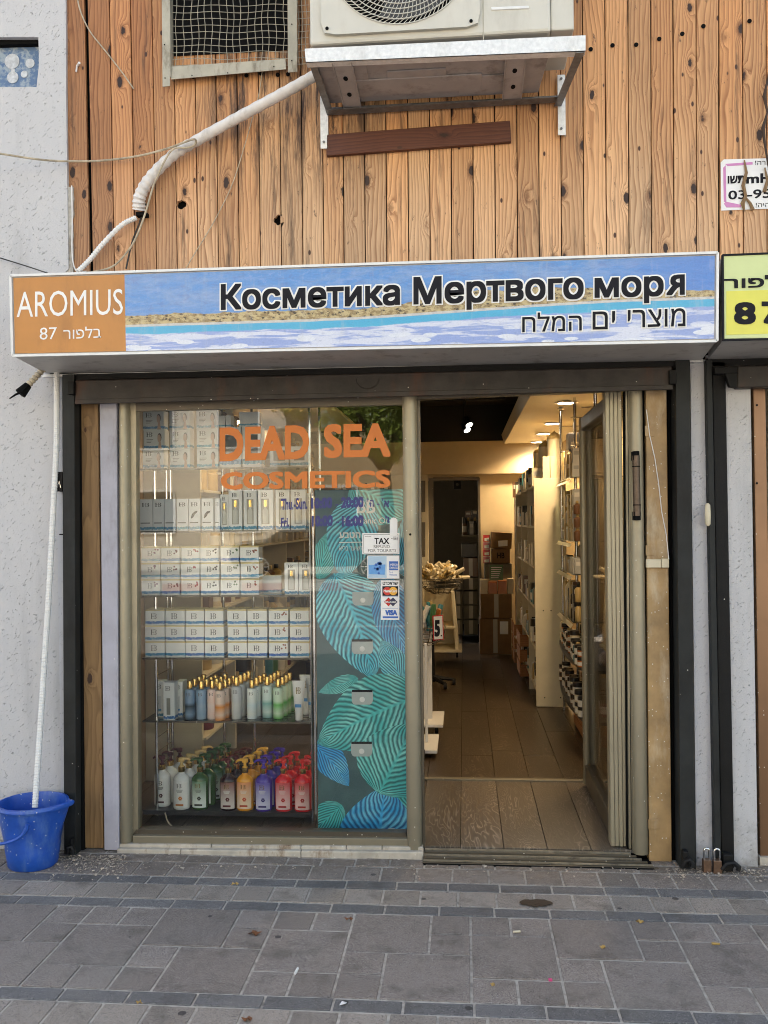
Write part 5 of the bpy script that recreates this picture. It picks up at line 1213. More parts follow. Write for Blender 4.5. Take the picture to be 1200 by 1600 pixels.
carton('silver_case', 'boxgrey', 'low pale box behind the two serum boxes on the third shelf', px2x(408, BY+.1), px2x(440, BY+.1), z3, .09, BY+.1, .08, None)
# shelf 4
z4 = SH[3]; h4 = (W(300, 952, BY).z-z4)/3
for c, (a, b) in enumerate(((226, 256.5), (258, 288), (289, 318), (319, 349), (354.5, 384.5), (386, 416.5), (419, 449), (452, 482))):
    for r_ in range(3):
        carton('cream_box', 'boxwhite', 'plain white box with blue band, %s of the %s stack, fourth glass shelf' % (ROWN3[r_], ORD[c]), px2x(a, BY)+random.uniform(-.0015, .0015), px2x(b, BY)+random.uniform(-.0015, .0015), z4+h4*r_, h4, BY, .10, 'white cream boxes on the fourth shelf', (.3, .6, .40, .74, 'ink') if (c, r_) != (1, 0) else None, flower(bl_[5]) if c == 6 else None)
# shelf 5: lotions
z5 = SH[4]
def mix_label(name, c1, c2, lo=.45):
    t = Mt(name); g = t.sep(t.co('Generated'))[2]; return t.out(t.ramp(g, [(0, c2), (.18, c1), (lo, c2), (lo+.12, c1), (1., c1)]), .3)
LOT = {'navy': ((0.21, 0.31, 0.44), (0.01, 0.03, 0.04)), 'steel': ((0.26, 0.38, 0.52), (0.34, 0.44, 0.55)), 'blush': ((0.81, 0.60, 0.52), (0.78, 0.65, 0.59)), 'orange': ((0.81, 0.61, 0.49), (0.81, 0.29, 0.04)), 'silver': ((0.55, 0.56, 0.57), (0.60, 0.60, 0.57)), 'white': ((0.75, 0.78, 0.75), (0.65, 0.75, 0.78)), 'mint': ((0.65, 0.75, 0.70), (0.21, 0.44, 0.42)), 'green': ((0.60, 0.75, 0.57), (0.13, 0.47, 0.10))}
for k, (a, b) in LOT.items(): M['lot_'+k] = mix_label('lotion_'+k, a, b)
def lotion(kind, lab, px, ypx, hpx, Y, w=.0265, group='lotion bottles with gold caps'):
    p = Vector((px2x(px, Y), Y, z5)); h = hpx*(Y+4.1)/1400
    t = thing('lotion_bottle', lab, 'bottle', p, group); rr_ = w
    mb = MB(); mb.lathe([(rr_*.9, 0), (rr_, .004), (rr_, h*.74), (rr_*.88, h*.775), (rr_*.4, h*.79)], p, 16); mb.build('body', M['lot_'+kind], t, smooth=True)
    mb = MB(); mb.lathe([(rr_*.42, h*.79), (rr_*.5, h*.80), (rr_*.5, h*.985), (rr_*.44, h)], p, 12); mb.build('cap', M['gold'], t, smooth=True)
    mb = MB(); w_ = rr_*.8; logo(mb, p.x-w_/2, p.z+h*.62, w_, h*.08, p.y-rr_-.0006); mb.build('monogram', M['inkgrey'], t)
    return t
ly = SY+.045
protos = {}
for i, (k, px, hp, Yo, nb) in enumerate((('navy', 295, 61, .0, 3), ('steel', 313, 60, .01, 3), ('blush', 330, 61, .01, 3), ('orange', 342, 60, -.012, 3), ('silver', 368, 66, .02, 3), ('white', 392, 61, .03, 3), ('mint', 416, 64, .06, 3), ('green', 433, 62, .04, 3))):
    t = lotion(k, '%s lotion bottle with gold cap at the front of the %s row' % (k, ORD[i]), px, 0, hp, ly+Yo)
    for j in range(1, nb+1):
        copy_tree(t, Vector(t.location)+Vector((.006*j+.004*(i % 2), .062*j, 0)), '%s lotion bottle with gold cap, %s behind the front one in row %s' % (k, ['first', 'second', 'third'][j-1], ORD[i]))
def tube_(lab, px, Y, mat):
    p = Vector((px2x(px, Y), Y, z5)); t = thing('cream_tube', lab, 'tube', p, 'standing cream tubes'); h = 62*(Y+4.1)/1400; w = .031
    mb = MB(); n = 14; vs = []
    for u, (wx, wy) in ((.2, (.62, .62)), (.5, (.85, .6)), (.8, (.97, .35)), (1., (1.08, .05))):
        for k in range(n): a = 2*math.pi*k/n; vs.append(p+Vector((math.cos(a)*w*wx, math.sin(a)*w*wy, h*u)))
    mb.add(vs, [(i*n+k, i*n+(k+1) % n, (i+1)*n+(k+1) % n, (i+1)*n+k) for i in range(3) for k in range(n)]+[tuple(range(n)), tuple(range(3*n, 4*n))]); mb.build('body', M[mat], t, smooth=True)
    mb = MB(); mb.lathe([(w*.55, 0), (w*.62, .003), (w*.62, h*.2)], p, 14); mb.build('cap', M['white'], t, smooth=True)
    mb = MB(); logo(mb, p.x-.012, p.z+h*.68, .024, h*.16, p.y-w*.52); mb.build('monogram', M['gold'], t)
    mb = MB(); mb.box(p.x-.016, p.x+.016, p.y-w*.72, p.y-w*.66, p.z+h*.34, p.z+h*.42); mb.build('blue_band', M['skyblue'], t)
tube_('white cream tube with blue band standing on its cap at the right end', 465, ly-.0, 'white'); tube_('silver cream tube standing behind the white tube at the right end', 486, ly+.06, 'lot_silver'); tube_('white tube half hidden between the two front cream tubes', 476, ly+.14, 'white')
def wbx(name, lab, x0p, x1p, hp, Y, dep, dark):
    h = hp*(Y+4.1)/1400; x0, x1 = px2x(x0p, Y), px2x(x1p, Y)
    def ex(t, x0, x1, zb, h, Y):
        w = x1-x0; mb = MB(); mb.box(x0+w*.3, x0+w*.62, Y-.001, Y, zb+h*.14, zb+h*.58); mb.build('window', M['window_dark'] if dark else M['boxgrey'], t)
    carton(name, 'boxplain', lab, x0, x1, z5, h, Y, dep, None, (.2, .6, .78, .9, 'ink'), ex)
wbx('tall_carton', 'tall white carton with a slit window in front at the left of the lotions', 253, 271, 60, ly-.03, .06, True); wbx('tall_carton', 'white black edged carton behind the tall slit window carton', 241, 255, 58, ly+.03, .05, False); wbx('tall_carton', 'second tall white carton directly right of the slit window carton', 272, 284, 56, ly+.05, .08, False)
# shelf 6: pump bottles
z6 = SH[5]
PB = {'white': ((.82, .82, .80), (.09, .02, .03), (.84, .84, .82), (.86, .86, .84)), 'ivory': ((.82, .82, .80), (.72, .50, .20), (.84, .84, .82), (.86, .86, .84)), 'green': ((.035, .10, .025), (.035, .10, .03), (.13, .25, .15), (.76, .84, .80)), 'brown': ((.022, .006, .008), (.10, .012, .012), (.20, .07, .06), (.62, .58, .56)), 'orange': ((.78, .33, .015), (.80, .42, .06), (.74, .30, .12), (.84, .66, .48)), 'purple': ((.075, .045, .36), (.08, .04, .38), (.12, .09, .46), (.62, .64, .84)), 'red': ((.66, .012, .018), (.66, .03, .03), (.60, .07, .08), (.84, .60, .60))}
for k, (a, b, c, d) in PB.items():
    M['pb_'+k] = plastic('pump_body_'+k, a, .16); M['ph_'+k] = plastic('pump_head_'+k, b, .28)
    t = Mt('pump_label_'+k); t.out(t.ramp(t.sep(t.co('Generated'))[2], [(0, d), (.2, d), (1., c)]), .35); M['pl_'+k] = t.m
MARK = {'white': (.06, .01, .02), 'ivory': (.55, .18, .03), 'green': (.02, .03, .02), 'brown': (.10, .01, .01), 'orange': (.5, .07, .02), 'purple': (.03, .02, .18), 'red': (.4, .01, .01)}
def pump(kind, lab, px, Y, ang=0.):
    p = Vector((px2x(px, Y), Y, z6)); t = thing('pump_bottle', lab, 'pump bottle', p, 'pump bottles on the bottom shelf'); r_ = .0435; h = .180
    mb = MB(); mb.lathe([(r_*.9, 0), (r_, .006), (r_, h*.80), (r_*.95, h*.86), (r_*.70, h*.935), (r_*.40, h*.985), (r_*.36, h*1.0), (r_*.36, h*1.05)], p, 22, 1., .82); mb.build('body', M['pb_'+kind], t, smooth=True)
    mb = MB(); mb.lathe([(r_*.37, h*1.03), (r_*.40, h*1.04), (r_*.40, h*1.17), (r_*.36, h*1.175)], p, 14); mb.build('collar', M['gold'], t, smooth=True)
    mb = MB(); mb.lathe([(r_*.30, h*1.17), (r_*.30, h*1.2), (r_*.17, h*1.22), (r_*.17, h*1.30), (r_*.36, h*1.32), (r_*.38, h*1.40), (r_*.26, h*1.43)], p, 12)
    q = p+Vector((0, 0, h*1.385)); d = Vector((-math.cos(ang), -math.sin(ang), 0)); mb.tube([q, q+d*.022+Vector((0, 0, .003)), q+d*.038+Vector((0, 0, .0)), q+d*.047+Vector((0, 0, -.008))], .006, 7, True, [.009, .0075, .006, .0045]); mb.build('pump_head', M['ph_'+kind], t, smooth=True)
    # label hugging the front
    n = 8; vs = []
    for zz in (h*.06, h*.80):
        for k in range(n+1): a = -math.pi/2-.95+1.9*k/n; vs.append(p+Vector((math.cos(a)*(r_+.0007), math.sin(a)*(r_+.0007)*.82-.0003, zz)))
    mb = MB(); mb.add(vs, [(k, k+1, n+1+k+1, n+1+k) for k in range(n)]); lb = mb.build('label', M['pl_'+kind], t)
    mb = MB(); logo(mb, p.x-.015, p.z+h*.62, .026, h*.12, p.y-r_*.82-.0025); mb.build('monogram', M['ink'] if kind in ('white', 'ivory') else M['gold'], lb)
    mb = MB()
    for k, (w_, zz) in enumerate(((.017, .56), (.015, .53), (.012, .50))): mb.add([(p.x-w_, p.y-r_*.82-.0026, p.z+h*zz), (p.x+w_, p.y-r_*.82-.0026, p.z+h*zz), (p.x+w_, p.y-r_*.82-.0026, p.z+h*(zz+.013)), (p.x-w_, p.y-r_*.82-.0026, p.z+h*(zz+.013))], [(0, 1, 2, 3)])
    mb.build('small_print', M['inkgrey'] if kind in ('white', 'ivory', 'green') else M['whiteink'], lb)
    mb = MB(); mk = plastic('mark_'+kind, MARK[kind], .4)
    for k in range(6): a = 1.05*k; cx, cz = p.x+.004+math.cos(a)*.006, p.z+h*.33+math.sin(a)*.007; mb.add([(cx+math.cos(b)*.005, p.y-r_*.82-.0028-.0001*k, cz+math.sin(b)*.004) for b in [2*math.pi*q_/6 for q_ in range(6)]], [tuple(range(6))])
    mb.add([(p.x-.02, p.y-r_*.82-.0022, p.z+h*.12), (p.x+.02, p.y-r_*.82-.0022, p.z+h*.12), (p.x+.02, p.y-r_*.82-.0022, p.z+h*.17), (p.x-.02, p.y-r_*.82-.0022, p.z+h*.17)], [(0, 1, 2, 3)]); mb.build('fruit_print', mk, lb)
    return t
py0 = SY+.05
for i, (k, px, Yo, nb, dx, ang) in enumerate((('white', 251, .035, 2, .022, .1), ('ivory', 281, -.005, 3, .018, 3.3), ('green', 310, .0, 4, .018, .3), ('brown', 354, -.01, 3, .018, .2), ('orange', 380, -.004, 3, .018, .5), ('purple', 409, -.01, 3, .018, .2), ('red', 440, -.006, 2, .02, .2), ('red', 470, -.006, 3, .014, 2.9))):
    nm = {'white': 'white pump bottle with wine red pump', 'ivory': 'white pump bottle with sand coloured pump', 'green': 'dark green pump bottle', 'brown': 'dark brown pump bottle', 'orange': 'orange pump bottle', 'purple': 'purple pump bottle', 'red': 'red pump bottle'}[k]
    suf = '' if k != 'red' else (' of the left red pair' if i == 6 else ' of the rightmost red row')
    t = pump(k, nm+' standing at the front of the bottom shelf'+suf, px, py0+Yo, ang)
    for j in range(1, nb+1):
        copy_tree(t, Vector(t.location)+Vector((dx*j+random.uniform(-.005, .005), .075*j, 0)), nm+', %s place behind the front one%s' % (ORD[j-1], suf), rz=random.uniform(-.5, .5))
# ---------------------------------------------------------------- leaf printed locker board
PY = .17
pb = thing('leaf_board', 'tall dark teal display board printed with turquoise leaves behind the glass', 'display board', W(560, 1300, PY))
bq = [(503, 765), (633, 760), (637, 1303), (492, 1300)]
bw = [W(x, y, PY) for x, y in bq]
bx0, bx1, bz0, bz1 = W(497, 1300, PY).x, W(636, 1300, PY).x, W(560, 1301, PY).z, W(560, 765, PY).z
M['tealdark'] = paint('dark_teal_print', (.05, .115, .13), .35, var=.2, vs=6, bump=0)
mb = MB(); mb.box(bx0, bx1, PY, PY+.03, bz0, bz1); mb.build('board', M['tealdark'], pb, bevel=.003)
def leafmat(name, c1, c2, c3, fr=26., sk=.8):
    t = Mt(name); uv = t.sep(t.n('UVMap').outputs[0]); s_ = t.ma('ABSOLUTE', t.ma('SUBTRACT', uv[1], .5)); 
    ph = t.ma('ADD', t.ma('MULTIPLY', t.ma('SUBTRACT', uv[0], t.ma('MULTIPLY', s_, sk)), fr), t.ma('MULTIPLY', t.noise(t.co(), 12., 2.), 1.2))
    st = t.ramp(t.ma('FRACT', ph), [(0, 0.), (.18, .15), (.5, 1.), (.8, .5), (1., 0.)])
    n = t.noise(t.co(), 7., 3.); c = t.mix(st, c1, t.mix(t.ss(n, .4, .62), c2, c3)); c = t.mix(t.ma('MULTIPLY', t.ss(s_, .03, .012), .6), c, c2); return t.out(c, .35)
M['leaf1'] = leafmat('printed_leaf_blue', (.006, .09, .16), (.08, .62, .80), (.30, .88, .95), 14.); M['leaf2'] = leafmat('printed_leaf_teal', (.006, .12, .13), (.08, .60, .60), (.30, .86, .82), 14.); M['leaf3'] = leafmat('printed_leaf_deepblue', (.004, .08, .26), (.04, .45, .88), (.22, .72, .95), 14.)
def pleaf(base, tip, hw, mat, lift, bend=0., full=.75):
    B, T = W(*base, PY-.001-lift), W(*tip, PY-.001-lift); d = T-B; L_ = d.length; d.normalize(); nr = Vector((d.z, 0, -d.x)); hw = hw*.0034
    n = 22; ms = 6; vs = []; uv = []
    for i in range(n+1):
        t_ = i/n; w = hw*(math.sin(math.pi*t_**full))**.8 if 0 < t_ < 1 else .0004; c = B+d*L_*t_+nr*math.sin(math.pi*t_)*bend
        for j in range(-ms, ms+1): vs.append(c+nr*w*j/ms); uv.append((t_*L_/.42, .5+.5*j/ms))
    m_ = 2*ms+1; fs = [(i*m_+j, i*m_+j+1, (i+1)*m_+j+1, (i+1)*m_+j) for i in range(n) for j in range(2*ms)]
    bm = bmesh.new(); ul = bm.loops.layers.uv.new('UVMap'); V_ = [bm.verts.new(v-ORG[pb]) for v in vs]; 
    idx = {v: k for k, v in enumerate(V_)}
    for f in fs:
        F = bm.faces.new([V_[k] for k in f])
        for lp in F.loops: lp[ul].uv = uv[idx[lp.vert]]
    for co, no in (((bx0+.001, 0, 0), (-1, 0, 0)), ((bx1-.001, 0, 0), (1, 0, 0)), ((0, 0, bz0+.001), (0, 0, -1)), ((0, 0, bz1-.001), (0, 0, 1))):
        bmesh.ops.bisect_plane(bm, geom=bm.verts[:]+bm.edges[:]+bm.faces[:], plane_co=Vector(co)-ORG[pb], plane_no=Vector(no), clear_outer=True)
    me = bpy.data.meshes.new('printed_leaf'); bm.to_mesh(me); bm.free(); me.materials.append(M[mat]); o = bpy.data.objects.new('printed_leaf', me); COL.objects.link(o); o.parent = pb
pleaf((522, 895), (583, 1060), 52, 'leaf1', .0002, -.02); pleaf((600, 900), (640, 1040), 28, 'leaf3', .0004, .01); pleaf((628, 1062), (596, 1000), 20, 'leaf1', .0006)
pleaf((668, 1082), (496, 1162), 52, 'leaf2', .0008, .015, .8); pleaf((592, 1240), (648, 1130), 54, 'leaf2', .0012, .0); pleaf((488, 1160), (545, 1228), 22, 'leaf3', .0006, -.01); pleaf((586, 1352), (602, 1228), 56, 'leaf3', .0010, .0, .7)
pleaf((535, 1258), (482, 1305), 22, 'leaf2', .0006); pleaf((560, 1060), (498, 1082), 12, 'leaf2', .0003); pleaf((548, 755), (642, 806), 42, 'leaf2', .0004); pleaf((566, 775), (535, 905), 36, 'leaf1', .0006, .01); pleaf((498, 905), (514, 830), 18, 'leaf2', .0003); pleaf((648, 1290), (628, 1200), 30, 'leaf2', .0004); pleaf((630, 900), (636, 800), 16, 'leaf1', .0003)
M['tab'] = plastic('grey_tab', (.42, .47, .47), .3)
for i, (cx, y) in enumerate(((567, 925), (566, 1001), (566, 1080), (565, 1161))):
    pts = [(cx-16.5, y)]+[(cx-16.5+5.5*(1-math.cos(a)), y+13+8*math.sin(a)) for a in [math.pi/2*k/5 for k in range(6)]]+[(cx+16.5-5.5*(1-math.cos(a)), y+13+8*math.sin(a)) for a in [math.pi/2*(5-k)/5 for k in range(6)]]+[(cx+16.5, y)]
    mb = MB(); mb.prism([W(a, b, PY-.008) for a, b in pts], (0, .004, 0)); tb = mb.build('pocket_tab', M['tab'], pb)
    mb = MB(); mb.lathe([(.013, 0), (.012, .002), (.008, .003)], (0, 0, 0), 16); c = W(cx, y+13, PY-.008); mb.v = [c+Vector((v.x, -v.z, v.y)) for v in mb.v]; mb.build('button', M['white'], tb, smooth=True)
    if i: mb = MB(); mb.quad_px([(cx-16, y-2), (cx+16, y-2), (cx+16, y+1.5), (cx-16, y+1.5)], PY-.0095, .003); mb.build('slot', M['gap'], tb)
def bt(s, x0, x1, yb, yt, bold=0., mat='whiteink', nm='lettering'): mb = MB(); text_px(mb, s, x0, x1, yb, yt, yb, PY-.004, bold); mb.build(nm, M[mat], pb)
bt('BB', 558, 586, 802, 781, .02); bt('BioBotanic Oil', 535, 607, 818, 808.5, .0); bt('הטבע'[::-1], 530, 563, 841, 831.5, .03); bt('לשיער בריא'[::-1], 530, 566, 860, 852, .0)
mb = MB(); mb.quad_px([(530, 847), (566, 846.3), (566, 848), (530, 848.6)], PY-.004, .001); mb.build('white_rule', M['whiteink'], pb)
mb = MB(); mb.quad_px([(607, 1294), (617, 1294), (617, 1300), (607, 1300)], PY-.004, .001); mb.build('corner_label', M['white'], pb)
mb = MB(); mb.box(bx0-.012, bx0-.004, PY-.01, PY+.03, bz0, bz1-.03); mb.build('side_rail', M['chrome'], pb)
cable([(258, 1270), (262, 1283), (272, 1293), (290, 1297), (330, 1298), (370, 1296)], .12, .0035, 'cable', 'floor_cable', 'beige cable lying on the window floor under the bottom shelf')
# ---------------------------------------------------------------- goods: generic small products
GC = {'gold': (.42, .30, .12), 'cream': (.56, .49, .34), 'white': (.62, .60, .54), 'brown': (.14, .07, .035), 'black': (.02, .018, .016), 'green': (.05, .14, .05), 'burgundy': (.12, .015, .03), 'teal': (.04, .17, .2), 'orange': (.45, .14, .03), 'silver': (.40, .40, .38), 'pink': (.4, .1, .14)}
for k, v in GC.items(): M['g_'+k] = plastic('goods_'+k, v, .3)
_pm = {}
def product(kind, col, w, h, lab, loc, group, rz=0.):
    t = thing('product_'+kind, lab, kind, loc, group); t.rotation_euler.z = rz
    k = (kind, col, round(w, 3), round(h, 3))
    if k not in _pm:
        ps = []
        if kind == 'box':
            mb = MB(); mb.box(-w/2, w/2, -w/2, w/2, 0, h); ps.append(('carton', mb, col, 0)); mb = MB(); mb.box(-w*.35, w*.35, -w/2-.001, -w/2+.001, h*.55, h*.8); ps.append(('print', mb, 'white' if col != 'white' and col != 'cream' else 'silver', 0))
        elif kind == 'jar':
            mb = MB(); mb.lathe([(w*.46, 0), (w/2, h*.05), (w/2, h*.62), (w*.44, h*.66)], seg=12); ps.append(('jar_body', mb, col, 1)); mb = MB(); mb.lathe([(w*.5, h*.66), (w*.51, h*.70), (w*.5, h)], seg=12); ps.append(('lid', mb, 'black' if col != 'black' else 'gold', 1))
            mb = MB(); mb.lathe([(w*.505, h*.15), (w*.505, h*.5)], seg=12); ps.append(('label', mb, 'white', 1))
        elif kind == 'tube':
            mb = MB(); mb.lathe([(w*.36, 0), (w*.4, h*.2), (w*.5, h*.22), (w*.42, h*.95), (w*.36, h)], seg=8, sx=1., sy=.7); ps.append(('body', mb, col, 1))
        else:
            mb = MB(); mb.lathe([(w*.46, 0), (w/2, h*.03), (w/2, h*.66), (w*.3, h*.76), (w*.18, h*.8)], seg=12); ps.append(('body', mb, col, 1)); mb = MB(); mb.lathe([(w*.2, h*.8), (w*.22, h*.82), (w*.2, h)], seg=10); ps.append(('cap', mb, 'gold' if col != 'gold' else 'black', 1))
        _pm[k] = []
        for n_, mb, c_, sm in ps:
            o = mb.build(n_, M['g_'+c_], None, smooth=bool(sm)); _pm[k].append((n_, o.data)); bpy.data.objects.remove(o)
    for n_, me in _pm[k]:
        o = bpy.data.objects.new(n_, me); COL.objects.link(o); o.parent = t
    return t
rp = random.Random(5)
def prow(a, b, n, kinds, cols, w, h, where, group, side='front', jit=.006, rz=0., st=1):
    a, b = Vector(a), Vector(b)
    for i in range(n):
        p = a.lerp(b, (i+.5)/n)+Vector((rp.uniform(-jit, jit), rp.uniform(-jit, jit), 0)); kd = rp.choice(kinds); cl = rp.choice(cols); hh_ = rp.choice((.85, 1., 1.1))*h
        for s_ in range(st):
            lab = '%s %s on %s, %s from %s%s' % (cl, kd, where, ORD[min(i, 17)], side, '' if st == 1 else (', ' + ['lower', 'middle', 'upper'][s_ if s_ < st-1 else 2]))
            product(kd, cl, w, hh_, lab, p+Vector((0, 0, hh_*s_)), group, rz+rp.uniform(-.1, .1))
warm = ['gold', 'cream', 'white', 'silver', 'brown']
# glass shelving on the right behind the open door
sx0 = W(876, 900, 3.0).x; YS0, YS1 = 1.75, 3.02
rs = thing('glass_rack', 'chrome pole rack with glass shelves of cosmetics seen through the doorway at right', 'shelf unit', (sx0, 2.4, FZ))
for x, y in ((sx0+.015, 3.0), (W(900, 800, 2.45).x, 2.45), (WX1-.02, 3.0), (.86, 1.8)):
    mb = MB(); mb.cyl((x, y, FZ), (x, y, 2.4), .011, 10); mb.build('pole', M['chrome'], rs, smooth=True)
for y in (1.8, 2.4, 3.0):
    for z in (2.25, 2.05): mb = MB(); mb.cyl((sx0+.02, y, z), (WX1, y, z), .004, 6); mb.build('rod', M['chrome'], rs)
for y in (2.7, 2.3): mb = MB(); mb.lathe([(.03, 0), (.03, .008), (.014, .012)], (sx0+.02, y+.3, 2.385), 12); mb.build('pole_flange', M['chrome'], rs)
lv = [W(885, y, 2.9).z for y in (752, 842, 888, 955)]
for i, z in enumerate(lv):
    mb = MB(); mb.box(sx0-.01, WX1-.01, 2.15, YS1, z-.006, z); mb.build('glass_shelf', M['shelfglass'], rs)
    mb = MB(); mb.prism([(sx0-.012, 2.15, z-.02), (sx0-.012, YS1-.0, z-.02), (sx0-.03, YS1-.0, z-.04), (sx0-.03, 2.15, z-.04)], (.003, 0, .002)); mb.build('price_rail', M['cream'], rs)
    wh = '%s glass shelf of right rack' % ORD[i]
    prow((sx0+.035, YS1-.04, z), (sx0+.035, 2.2, z), 13, ['box', 'bottle', 'box'], ['gold', 'brown', 'white', 'silver', 'cream', 'black', 'gold'], .05, [.10, .11, .10, .12][i], wh, 'goods on the right glass rack', 'back', st=[2, 3, 1, 2][i])
    prow((sx0+.13, YS1-.04, z), (sx0+.13, 2.2, z), 8, ['box', 'box', 'bottle'], warm, .07, .17 if i != 1 else .12, wh+', second row', 'goods on the right glass rack', 'back', st=1)
blv = [W(872, 1000, 2.9).z, W(875, 1064, 2.9).z]
for i, z in enumerate(blv):
    mb = MB(); pts = [(WX1, 1.45, z-.02), (WX1, 3.02, z-.02), (sx0-.01, 3.02, z-.02)]+[(sx0-.02-.04*math.sin(math.pi*k/10), 3.0-1.5*k/10, z-.02) for k in range(1, 11)]
    mb.prism(pts, (0, 0, .02)); mb.build('curved_shelf', M['blackboard'], rs)
    for rn, off in enumerate((.03, .10, .18)):
        wh = '%s black curved shelf, %s row' % (['upper', 'lower'][i], ['outer', 'middle', 'inner'][rn])
        prow((sx0+off-.02, 2.95, z), (sx0+off-.05, 1.6, z), 14, ['jar', 'jar', 'bottle'] if i == 0 or rn else ['jar'], ['white', 'cream', 'orange', 'brown', 'white', 'teal'] if i == 0 else ['brown', 'burgundy', 'white', 'white', 'cream'], .065, .075 if rn < 2 else .12, wh, 'jars on the black curved shelves', 'back', jit=.008, st=1 if rn else 2)
# wooden crate below
cr = thing('slatted_crate', 'orange brown slatted wooden crate on the floor beside the open door', 'crate', G(905, 1150, FZ))
ca, cbk = G(918, 1170, FZ), G(896, 1130, FZ)
for k, (yt_, yb_k) in enumerate(((1091, 1106), (1108, 1135), (1137, 1165))):
    z0 = FZ+.012+k*.072; mb = MB(); mb.box(ca.x, ca.x+.012, ca.y, cbk.y, z0, z0+.064); mb.build('slat', M['crate'], cr, bevel=.002)
    mb = MB(); mb.box(ca.x, WX1-.03, ca.y-.013, ca.y-.001, z0, z0+.064); mb.build('slat', M['crate'], cr, bevel=.002)
mb = MB(); mb.box(ca.x+.013, WX1-.03, ca.y, cbk.y, FZ+.02, FZ+.03); mb.box(ca.x+.014, ca.x+.03, cbk.y-.03, cbk.y, FZ+.01, FZ+.22); mb.build('corner_post', M['crate'], cr)
# cream shelf block, its end panel facing the door
cz = W(855, 747, 3.12).z; cp = thing('cream_bookcase', 'tall cream shelf block with blank end panel facing the door', 'shelf unit', (.69, 3.12, FZ))
px0, px1 = W(837, 1000, 3.12).x, W(887, 1000, 3.12).x
mb = MB(); mb.box(px0, px1, 3.12, 3.14, FZ+.005, cz); mb.build('end_panel', M['cream'], cp, bevel=.002)
mb = MB(); mb.box(px1-.12, px1-.10, 3.14, 5.6, FZ, cz); mb.box(px0+.03, px1-.1, 3.14, 5.6, cz-.03, cz); mb.build('back_panel', M['cream'], cp)
for y in (3.9, 4.75, 5.6): mb = MB(); mb.box(px0, px1-.1, y-.02, y, FZ, cz); mb.build('upright', M['cream'], cp)
for x, y in ((849, 954), (861, 954), (851, 1090), (876, 1090)): mb = MB(); mb.disc(W(x, y, 3.119), (0, -1, 0), .006, .002, 8); mb.build('screw', M['alu_dark'], cp)
for i in range(6):
    z = FZ+.12+i*.33; mb = MB(); mb.box(px0+.01, px1-.12, 3.14, 5.58, z-.018, z); mb.build('shelf', M['cream'], cp)
    prow((px0+.05, 3.25, z), (px0+.05, 5.5, z), 12, ['box', 'bottle', 'jar'], ['brown', 'cream', 'teal', 'white', 'gold', 'black'], .08, .17, 'shelf %s of the cream shelf block' % ORD[i], 'goods in the cream shelf block', 'front', .01)
# things on top of it
for i, (x, y_) in enumerate(((867, 673), (853, 687), (844, 698))):
    Yq = 3.2+i*.42; p = Vector((W(x, 740, Yq).x, Yq, cz)); hh_ = (W(x, y_, Yq).z-cz)
    t = thing('domed_tin', 'tall cream domed tin with pointed lid, %s of three on the cream shelf block' % ['front', 'middle', 'rear'][i], 'tin', p, 'domed tins on the shelf block'); mb = MB(); r_ = .06
    mb.lathe([(r_, 0), (r_, hh_*.82)], p, 16); mb.build('body', M['g_cream'], t, smooth=True)
    mb = MB(); mb.lathe([(r_*1.04, hh_*.82), (r_*.95, hh_*.87), (r_*.6, hh_*.93), (r_*.14, hh_*.975), (r_*.08, hh_)], p, 16); mb.build('lid', M['g_gold'], t, smooth=True)
for i, (a, b, y_, Yq) in enumerate(((848, 859, 713, 3.14), (860, 873, 713, 3.14), (841, 847, 718, 3.6), (836, 841, 722, 4.1), (831, 835, 726, 4.6))):
    x0, x1 = W(a, 730, Yq).x, W(b, 730, Yq).x; MBo = MB().box(x0, x1, Yq, Yq+.1, cz, cz+(W(a, y_, Yq).z-W(a, 747, Yq).z)); t = one(MBo, 'cream_carton', M['g_cream'], ['wide cream box at the front left edge on the shelf block', 'wide cream box at the front right edge on the shelf block', 'narrow cream box behind the wide ones on the shelf block', 'cream box farther back on the shelf block', 'rearmost cream box on the shelf block'][i], 'box', 'cream boxes on the shelf block', bevel=.002)
t = thing('black_case', 'black shelf case hanging between the chrome poles at upper right', 'case', W(900, 715, 2.7)); a, b = W(888, 676, 2.7), W(922, 714, 2.7)
mb = MB(); mb.box(a.x, b.x, 2.7, 2.85, b.z, a.z); mb.build('case', M['blackboard'], t, bevel=.006)
for k in range(3): mb = MB(); mb.box(a.x+.02, b.x-.01, 2.69, 2.7, b.z+.015+k*.04, b.z+.035+k*.04); mb.build('slot', M['alu_dark'], t)
# ---------------------------------------------------------------- back of the shop
def cart(lab, x0, y0, x1, y1, Y, dep, mat='carton', zb=None, text=None, tape=True, name='cardboard_box', parts=None, rot=None):
    a, b = W(x0, y0, Y), W(x1, y1, Y); z0 = b.z if zb is None else zb
    t = thing(name, lab, 'box', ((a.x+b.x)/2, Y, z0)); mb = MB(); mb.box(a.x, b.x, Y, Y+dep, z0, a.z, rot); mb.build('carton', M[mat], t, bevel=.004)
    if tape: mb = MB(); c = (a.x+b.x)/2; mb.box(c-.025, c+.025, Y-.002, Y, z0+.01, a.z-.003); mb.build('tape', M['tape'], t)
    if text: mb = MB(); put_text(mb, text, (a.x+.3*(b.x-a.x), Y-.003, z0+.35*(a.z-z0)), (a.x+.7*(b.x-a.x), Y-.003, z0+.35*(a.z-z0)), (a.x+.3*(b.x-a.x), Y-.003, z0+.75*(a.z-z0)), (0, 0, 0), .02); mb.build('lettering', M['ink'], t)
    return t
YC = 5.95
cart('large lower cardboard box with white label at the back of the shop', 749, 967, 799, 1004, YC, .4, zb=FZ)
mb = MB(); mb.quad_px([(781, 971), (794, 971), (794, 991), (781, 991)], YC-.004, .002); one(mb, 'carton_label', M['white'], 'white paper label on the large lower cardboard box', 'label')
